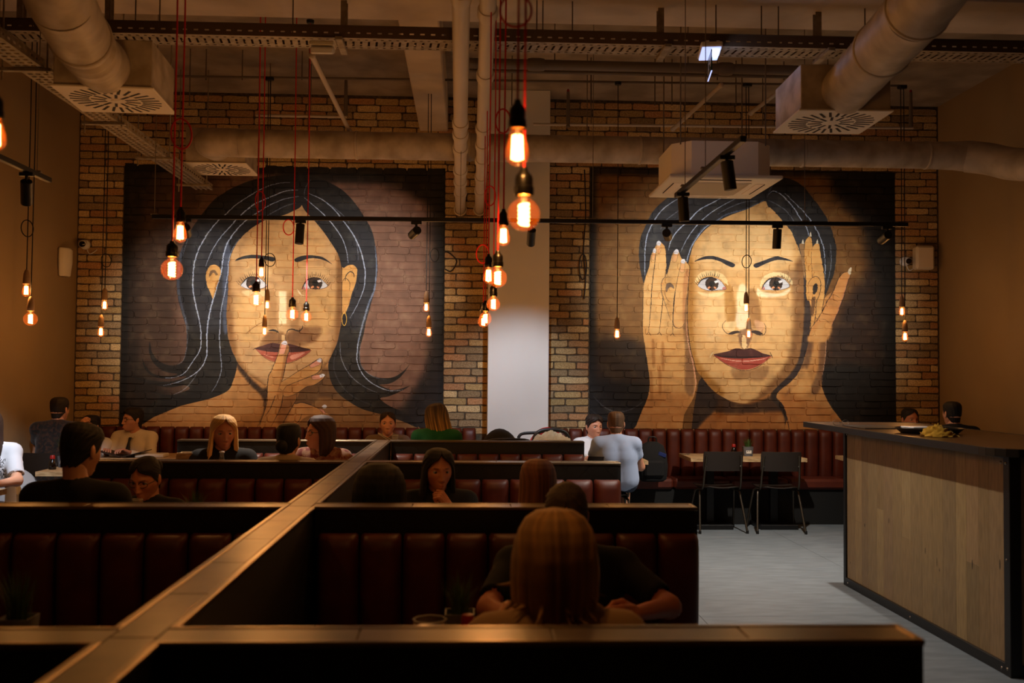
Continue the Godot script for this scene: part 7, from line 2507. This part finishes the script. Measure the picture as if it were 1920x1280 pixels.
func stroller(label: String, where: Vector3, turn: float, hood: Material, seat: Material) -> Node3D:
	var t := thing("stroller", label, "stroller", where, turn)
	var mb := MB.new()
	for s: float in [-1.0, 1.0]:
		mb = MB.new()
		mb.tube(spline([Vector3(s * 0.22, 0.12, 0.38), Vector3(s * 0.23, 0.45, 0.05), Vector3(s * 0.23, 0.75, -0.25), Vector3(s * 0.22, 0.96, -0.46)], 4), 0.013, 8)
		mb.tube([Vector3(s * 0.23, 0.50, 0.0), Vector3(s * 0.24, 0.15, -0.32)], 0.013, 8)
		obj("frame_tube", mb, M.black, t)
		for z: float in [0.38, -0.32]:
			mb = MB.new()
			var r := 0.10 if z > 0 else 0.14
			mb.lathe([Vector2(r * 0.75, -0.018), Vector2(r * 0.93, -0.02), Vector2(r, -0.008), Vector2(r, 0.008), Vector2(r * 0.93, 0.02), Vector2(r * 0.75, 0.018), Vector2(r * 0.75, -0.018)], T(Vector3(s * 0.25, r, z), Basis(Vector3.BACK, PI / 2)), 24)
			for k in 3:
				mb.bar(Vector3(s * 0.25, r, z) + Vector3(0, cos(k * PI / 3), sin(k * PI / 3)) * r * 0.8, Vector3(s * 0.25, r, z) - Vector3(0, cos(k * PI / 3), sin(k * PI / 3)) * r * 0.8, 0.012, 0.012)
			obj("wheel", mb, M.black_matte, t)
	mb = MB.new()
	mb.tube(spline([Vector3(-0.22, 0.96, -0.46), Vector3(-0.15, 1.0, -0.5), Vector3(0.15, 1.0, -0.5), Vector3(0.22, 0.96, -0.46)], 4), 0.016, 8)
	obj("handle", mb, M.black, t)
	mb = MB.new()
	var rows := []
	for q: Array in [[0.46, 0.10, 0.24], [0.48, 0.16, 0.34], [0.60, 0.19, 0.40], [0.74, 0.205, 0.43], [0.76, 0.20, 0.42], [0.72, 0.185, 0.40], [0.62, 0.17, 0.36]]:
		var row := PackedVector3Array()
		for i in 20:
			var a := TAU * i / 20
			row.append(Vector3(q[1] * signf(cos(a)) * pow(absf(cos(a)), 0.7), q[0], q[2] * signf(sin(a)) * pow(absf(sin(a)), 0.8)))
		rows.append(row)
	mb.loft(rows)
	obj("carrycot", mb, seat, t)
	mb = MB.new()
	rows = []
	for i in 9:
		var e := deg_to_rad(8 + i * 10.5)
		var row := PackedVector3Array()
		for side in 2:
			for j in 17:
				var f := j / 16.0 if side == 0 else 1.0 - j / 16.0
				var a := PI * f
				var r := 1.0 if side == 0 else 0.95
				row.append(Vector3(0.215 * cos(a) * r, 0.74 + 0.345 * sin(a) * sin(e) * r, -0.10 - 0.30 * sin(a) * cos(e) * r))
		rows.append(row)
	mb.loft(rows)
	obj("hood", mb, hood, t)
	return t


func build_small_things() -> void:
	M.soy = flat(Color(0.05, 0.022, 0.015), 0.12)
	M.rim_glass = flat(Color(0.80, 0.80, 0.78), 0.1)
	var mb := MB.new()
	# tables in the booths
	grass_pot("potted grass beside the blonde nearest person, on the nearest right table", Vector3(at(862, 1150, 3.3).x, 0.72, -3.3), 0.17, 150, 1)
	sauce_bottle("red-capped sauce bottle in front of the nearest potted grass", Vector3(at(877, 1150, 3.17).x, 0.72, -3.17))
	tumbler("low glass of dark drink left of the nearest potted grass", Vector3(at(806, 1160, 3.1).x, 0.72, -3.1), 0.125, 0.052, 0.8)
	grass_pot("potted grass in the dark nearest left booth, at the left edge", Vector3(at(34, 1150, 3.25).x, 0.72, -3.25), 0.20, 150, 2)
	grass_pot("potted grass whose tips rise over the second left partition", Vector3(at(365, 940, 5.65).x, 0.72, -5.65), 0.17, 130, 3)
	tumbler("glass at the lips of the person with thin glasses", at(256, 946, 5.70) + Vector3(0, -0.03, 0), 0.06, 0.036, 0.5)
	tumbler("glass glinting behind the leaning broad person's head", Vector3(at(1086, 935, 5.6).x, 0.72, -5.6), 0.14, 0.034)
	# clear bottle before the blonde person
	var t := thing("glass_bottle", "clear glass bottle in front of the smiling blonde person", "bottle", Vector3(at(416, 850, 7.55).x, 0.72, -7.55))
	mb = MB.new()
	mb.lathe([Vector2(0, 0), Vector2(0.034, 0), Vector2(0.036, 0.01), Vector2(0.036, 0.17), Vector2(0.020, 0.23), Vector2(0.016, 0.25), Vector2(0.016, 0.288), Vector2(0.014, 0.288), Vector2(0.014, 0.25), Vector2(0, 0.24)], T(Vector3.ZERO), 20)
	obj("glass", mb, M.glass, t)
	mb = MB.new()
	mb.lathe([Vector2(0.015, 0.276), Vector2(0.0195, 0.278), Vector2(0.0195, 0.288), Vector2(0.015, 0.29)], T(Vector3.ZERO), 20)
	obj("lip", mb, M.rim_glass, t)
	t = thing("wooden_box", "light wooden menu box at the left end of the farthest left partition", "box", Vector3(at(350, 855, 7.75).x, 0.72, -7.75))
	for k: Array in [[0, 0.06, 0.006], [0, -0.06, 0.006]]:
		mb = MB.new()
		mb.bx(-0.06, 0.06, 0, 0.265, k[1] - k[2], k[1] + k[2], 0.002)
		obj("board", mb, M.butcher, t)
	for s: float in [-1.0, 1.0]:
		mb = MB.new()
		mb.bx(s * 0.054 - 0.006, s * 0.054 + 0.006, 0.0, 0.26, -0.054, 0.054, 0.002)
		obj("board", mb, M.butcher, t)
	# far tables
	grass_pot("potted grass beside the chopsticks, below the left mural", Vector3(at(750, 815, 9.95).x, 0.75, -9.95), 0.17, 130, 4)
	grass_pot("potted grass between the blonde and the floral blouse, far behind", Vector3(at(632, 815, 9.8).x, 0.75, -9.8), 0.17, 110, 5)
	tumbler("tall glass by the hands of the person with chopsticks", Vector3(at(741, 815, 9.9).x, 0.75, -9.9), 0.24, 0.034)
	t = thing("bowl", "white bowl at the left of the person with chopsticks", "bowl", Vector3(at(676, 823, 9.85).x, 0.75, -9.85))
	mb = MB.new()
	mb.lathe([Vector2(0, 0), Vector2(0.045, 0), Vector2(0.05, 0.01), Vector2(0.10, 0.06), Vector2(0.115, 0.19), Vector2(0.108, 0.19), Vector2(0.095, 0.065), Vector2(0, 0.02)], T(Vector3.ZERO), 28)
	obj("bowl_body", mb, M.cream, t)
	t = thing("chopsticks", "pair of pale chopsticks held in the hand below the left mural", "chopsticks", at(722, 819, 9.98))
	for k: float in [-0.004, 0.004]:
		mb = MB.new()
		mb.tube([at(709, 812, 9.94) - t.position + Vector3(0, k, 0), at(737, 828, 10.02) - t.position + Vector3(0, k * 3, 0)], [0.0035, 0.0025], 6)
		obj("stick", mb, M.paper, t)
	grass_pot("tall potted grass between the white T-shirt and the dark patterned shirt", Vector3(-3.55, 0.75, -9.0), 0.24, 170, 6)
	sauce_bottle("red-capped sauce bottle by the white plastic chair", Vector3(-3.57, 0.75, -8.78))
	t = thing("menu_folder", "dark open menu folder in front of the boy with the tie", "menu", Vector3(at(235, 850, 10.1).x, 0.75, -10.1))
	for s: float in [-1.0, 1.0]:
		mb = MB.new()
		mb.box(T(Vector3(s * 0.11, 0.035, 0), Basis(Vector3.BACK, s * 0.25)), Vector3(0.22, 0.008, 0.28), 0.002)
		obj("cover", mb, M.ply, t)
	t = thing("paper_tray", "pale takeaway tray right of the menu folder", "tray", Vector3(at(285, 850, 10.1).x, 0.75, -10.1))
	mb = MB.new()
	mb.bx(-0.14, 0.14, 0, 0.035, -0.10, 0.10, 0.008)
	obj("tray", mb, M.cream, t)
	grass_pot("potted grass in a grey labelled pot between the two empty chairs", Vector3(at(1402, 846, 10.5).x, 0.75, -10.5), 0.13, 130, 7)
	sauce_bottle("red-capped sauce bottle left of the pot under the right mural", Vector3(at(1376, 842, 10.55).x, 0.75, -10.55))
	t = thing("keys", "small metal keys on the table's left corner under the right mural", "keys", Vector3(at(1285, 848, 10.65).x, 0.753, -10.65))
	for k: Array in [[0.0, 0.0, 0.3], [0.03, 0.01, 1.2], [-0.02, 0.02, 2.2]]:
		mb = MB.new()
		mb.box(T(Vector3(k[0], 0.002, k[1]), Basis(Vector3.UP, k[2])), Vector3(0.06, 0.004, 0.012), 0.001)
		mb.box(T(Vector3(k[0], 0.002, k[1]) + Basis(Vector3.UP, k[2]) * Vector3(0.035, 0.002, 0), Basis(Vector3.UP, k[2])), Vector3(0.024, 0.005, 0.024), 0.002)
		obj("key", mb, M.steel, t)
	t = thing("tray", "white paper-lined tray in front of the boy in white", "tray", Vector3(1.30, 0.75, -10.12))
	mb = MB.new()
	mb.bx(-0.17, 0.17, 0, 0.018, -0.13, 0.13, 0.006)
	obj("tray_body", mb, M.cream, t)
	mb = MB.new()
	mb.box(T(Vector3(-0.03, 0.03, 0.02), Basis(Vector3.UP, 0.3)), Vector3(0.18, 0.02, 0.14), 0.008)
	obj("napkin", mb, M.paper, t)
	# strollers and a backpack
	var black := cloth(Color(0.022, 0.022, 0.025))
	stroller("black stroller with its hood up in front of the white pier", Vector3(0.29, 0, -9.55), deg_to_rad(190), black, black)
	var s2 := stroller("stroller with red hood and cream blanket, right of the black one", Vector3(0.80, 0, -9.66), deg_to_rad(8), cloth(Color(0.62, 0.04, 0.03)), black)
	mb = MB.new()
	mb.tube(spline([Vector3(-0.19, 0.74, 0.08), Vector3(-0.18, 0.95, 0.08), Vector3(-0.11, 1.055, 0.08), Vector3(0.11, 1.055, 0.08), Vector3(0.18, 0.95, 0.08), Vector3(0.19, 0.74, 0.08)], 5), 0.02, 10)
	obj("bumper_bar", mb, M.black, s2)
	t = thing("blanket", "crumpled cream blanket draped over the red-hooded stroller", "blanket", Vector3(0.80, 0.86, -9.50))
	mb = MB.new()
	var nz := FastNoiseLite.new()
	nz.seed = 4
	nz.frequency = 5.0
	var rows := []
	for i in 15:
		var row := PackedVector3Array()
		var v := i / 14.0
		for j in 30:
			var a := TAU * j / 30
			var r := sin(PI * clampf(v * 0.55 + 0.02, 0, 1))
			var n := nz.get_noise_3d(cos(a) * r, sin(a) * r, v)
			row.append(Vector3(0.28 * r * cos(a) * (1.0 + 0.25 * n), 0.19 * (1.0 - v * 1.15) + 0.06 * n, 0.20 * r * sin(a) * (1.0 + 0.25 * n)))
		rows.append(row)
	mb.loft(rows)
	obj("blanket_cloth", mb, cloth(Color(0.72, 0.66, 0.54)), t)
	t = thing("backpack", "dark backpack with a blue stripe on the bench beside the blue T-shirt", "backpack", Vector3(at(1222, 850, 10.45).x, 0.49, -10.42))
	mb = MB.new()
	rows = []
	for q: Array in [[0.0, 0.13, 0.09], [0.03, 0.17, 0.12], [0.18, 0.185, 0.14], [0.34, 0.17, 0.125], [0.44, 0.13, 0.09], [0.48, 0.06, 0.04]]:
		var row := PackedVector3Array()
		for i in 20:
			var a := TAU * i / 20
			row.append(Vector3(q[1] * signf(cos(a)) * pow(absf(cos(a)), 0.6), q[0], q[2] * signf(sin(a)) * pow(absf(sin(a)), 0.6)))
		rows.append(row)
	mb.loft(rows)
	obj("bag", mb, cloth(Color(0.03, 0.03, 0.036)), t)
	mb = MB.new()
	mb.box(T(Vector3(0.0, 0.16, 0.13)), Vector3(0.24, 0.2, 0.06), 0.025)
	obj("front_pocket", mb, cloth(Color(0.025, 0.025, 0.03)), t)
	mb = MB.new()
	mb.box(T(Vector3(0.10, 0.33, 0.118), Basis(Vector3.BACK, -0.35)), Vector3(0.10, 0.05, 0.02), 0.008)
	obj("blue_stripe", mb, cloth(Color(0.05, 0.13, 0.36)), t)
	mb = MB.new()
	mb.tube(spline([Vector3(-0.05, 0.46, 0.0), Vector3(-0.04, 0.53, 0.0), Vector3(0.04, 0.53, 0.0), Vector3(0.05, 0.46, 0.0)], 4), 0.01, 8)
	obj("carry_loop", mb, M.black, t)
	t.scale = Vector3(0.86, 0.86, 0.86)
	# on the counter
	var top := 1.229
	t = thing("serving_tray", "round black serving tray lying on the bar counter", "tray", at_height(1742, 812, top))
	mb = MB.new()
	mb.lathe([Vector2(0, 0.003), Vector2(0.17, 0.003), Vector2(0.20, 0.035), Vector2(0.215, 0.038), Vector2(0.215, 0.034), Vector2(0.175, 0.0), Vector2(0, 0.0)], T(Vector3.ZERO), 36)
	obj("tray_body", mb, M.black, t)
	var tp := t.position
	for k in 2:
		t = thing("foam_box", ["lower white foam box of the stack on the black tray", "upper white foam box of the stack on the black tray"][k], "box", tp + Vector3(-0.075, 0.004 + k * 0.021, 0.01), 0.1 + 0.08 * k)
		mb = MB.new()
		mb.bx(-0.085, 0.085, 0.0, 0.012, -0.07, 0.07, 0.004)
		obj("base", mb, M.white_plastic, t)
		mb = MB.new()
		mb.bx(-0.088, 0.088, 0.011, 0.020, -0.073, 0.073, 0.004)
		obj("lid", mb, M.white_plastic, t)
	t = thing("cloth", "crumpled yellow cleaning cloth at the counter's front edge", "cloth", at_height(1762, 818, top))
	rows = []
	for i in 13:
		var row := PackedVector3Array()
		var v := i / 12.0
		for j in 34:
			var a := TAU * j / 34
			var n := nz.get_noise_3d(cos(a) * 1.3, sin(a) * 1.3, v * 1.2 + 3.0)
			var n2 := nz.get_noise_3d(cos(a) * 3.3, sin(a) * 3.3, v * 2.2 + 9.0)
			var r := sqrt(v) * (1.0 + 0.35 * n + 0.12 * n2)
			row.append(Vector3(0.11 * r * cos(a), maxf(0.002, 0.060 * (1.0 - v * v) * (1.0 + 0.5 * n) * (0.75 + 0.5 * cos(a - 2.4)) + 0.012 * n2 * sqrt(v)), 0.085 * r * sin(a)))
		rows.append(row)
	mb = MB.new()
	mb.loft(rows, true, false)
	obj("cloth_fold", mb, cloth(Color(0.62, 0.45, 0.05)), t)
	t = thing("reading_glasses", "wire reading glasses at the counter's far corner", "glasses", at_height(1577, 798, top) + Vector3(0, 0.012, 0))
	mb = MB.new()
	for s: float in [-1.0, 1.0]:
		var ring := []
		for i in 17:
			ring.append(Vector3(s * 0.034 + 0.027 * cos(TAU * i / 16), 0.012 + 0.02 * sin(TAU * i / 16), 0))
		mb.tube(ring, 0.0018, 6, false)
		mb.tube([Vector3(s * 0.062, 0.018, 0), Vector3(s * 0.066, 0.004, -0.13)], 0.0018, 6)
	mb.tube([Vector3(-0.008, 0.014, 0), Vector3(0.008, 0.014, 0)], 0.0018, 6)
	obj("wire_frame", mb, M.steel, t)
	t = thing("menu_card", "flat menu card lying at the far end of the bar counter", "menu", at_height(1640, 801, top))
	mb = MB.new()
	mb.bx(-0.16, 0.16, 0, 0.006, -0.22, 0.22, 0.002)
	obj("card", mb, M.ply, t)
	# wall fittings
	t = thing("wall_speaker", "white rounded wall speaker on the left wall near the bricks", "speaker", Vector3(X_LEFT + 0.001, at(133, 493, 10.75).y, -10.7))
	mb = MB.new()
	rows = []
	for q: Array in [[-0.15, 0.08, 0.07], [-0.14, 0.10, 0.085], [0.0, 0.12, 0.10], [0.13, 0.12, 0.10], [0.15, 0.105, 0.085]]:
		var row := PackedVector3Array()
		for i in 12:
			var a := -PI / 2 + PI * i / 11.0
			row.append(Vector3(q[2] * cos(a), q[0], q[1] * sin(a)))
		rows.append(row)
	mb.loft(rows)
	obj("cabinet", mb, M.cream, t)
	t = thing("wall_speaker", "white rounded wall speaker on the bricks right of the right mural", "speaker", Vector3(at(1733, 483, 11.0).x, at(1733, 483, 11.0).y, WALL_Z + 0.022))
	mb = MB.new()
	mb.box(T(Vector3(0, 0, 0.06)), Vector3(0.215, 0.27, 0.12), 0.022)
	obj("cabinet", mb, M.cream, t)
	mb = MB.new()
	mb.bx(-0.085, 0.085, -0.11, 0.11, 0.118, 0.123, 0.002)
	obj("grille", mb, M.offwhite, t)
	for k: Array in [["small dome security camera above the left wall speaker", 155, 457], ["small dome security camera left of the right wall speaker", 1701, 489]]:
		var p := at(k[1], k[2], 11.0)
		t = thing("security_camera", k[0], "camera", Vector3(p.x, p.y, WALL_Z + 0.022))
		mb = MB.new()
		mb.lathe([Vector2(0, 0), Vector2(0.055, 0), Vector2(0.052, 0.03), Vector2(0.02, 0.04), Vector2(0, 0.04)], T(Vector3.ZERO, Basis(Vector3.RIGHT, PI / 2)), 20)
		obj("mount", mb, M.white_plastic, t)
		mb = MB.new()
		mb.ball(Vector3(0, 0, 0.075), Vector3(0.045, 0.045, 0.045), 10, 16)
		obj("dome", mb, M.white_plastic, t)
		mb = MB.new()
		mb.lathe([Vector2(0, 0.028), Vector2(0.03, 0.022), Vector2(0.034, 0.0)], T(Vector3(0.004, -0.004, 0.097), along(Vector3(0.1, -0.2, 1))), 16)
		obj("lens", mb, M.soy, t)
		mb = MB.new()
		mb.tube(spline([Vector3(0.02, -0.04, 0.02), Vector3(0.05, -0.10, 0.015), Vector3(0.10, -0.08, 0.015), Vector3(0.13, -0.05, 0.01)], 4), 0.005, 6)
		obj("cable", mb, M.white_plastic, t)
	# loose cables on the bricks
	for k: Array in [["dark looped cable running down the bricks left of the right mural", [[1096, 318], [1098, 400], [1094, 470], [1098, 520], [1095, 560]], 1093, 500, 7, 24], ["dark cable coil on the bricks right of the left mural", [[832, 470], [845, 476], [856, 490], [846, 508], [834, 504]], 0, 0, 0, 0]]:
		t = thing("wall_cable", k[0], "cable", at(k[1][0][0], k[1][0][1], 11.06))
		var pts := []
		for q: Array in k[1]:
			pts.append(at(q[0], q[1], 11.06) - t.position)
		mb = MB.new()
		mb.tube(spline(pts, 5), 0.008, 6)
		if k[2]:
			var ring := []
			for i in 19:
				ring.append(at(k[2] + k[4] * cos(TAU * i / 18), k[3] + k[5] * sin(TAU * i / 18), 11.05) - t.position)
			mb.tube(ring, 0.007, 6, false)
		obj("cable_run", mb, M.cable, t)
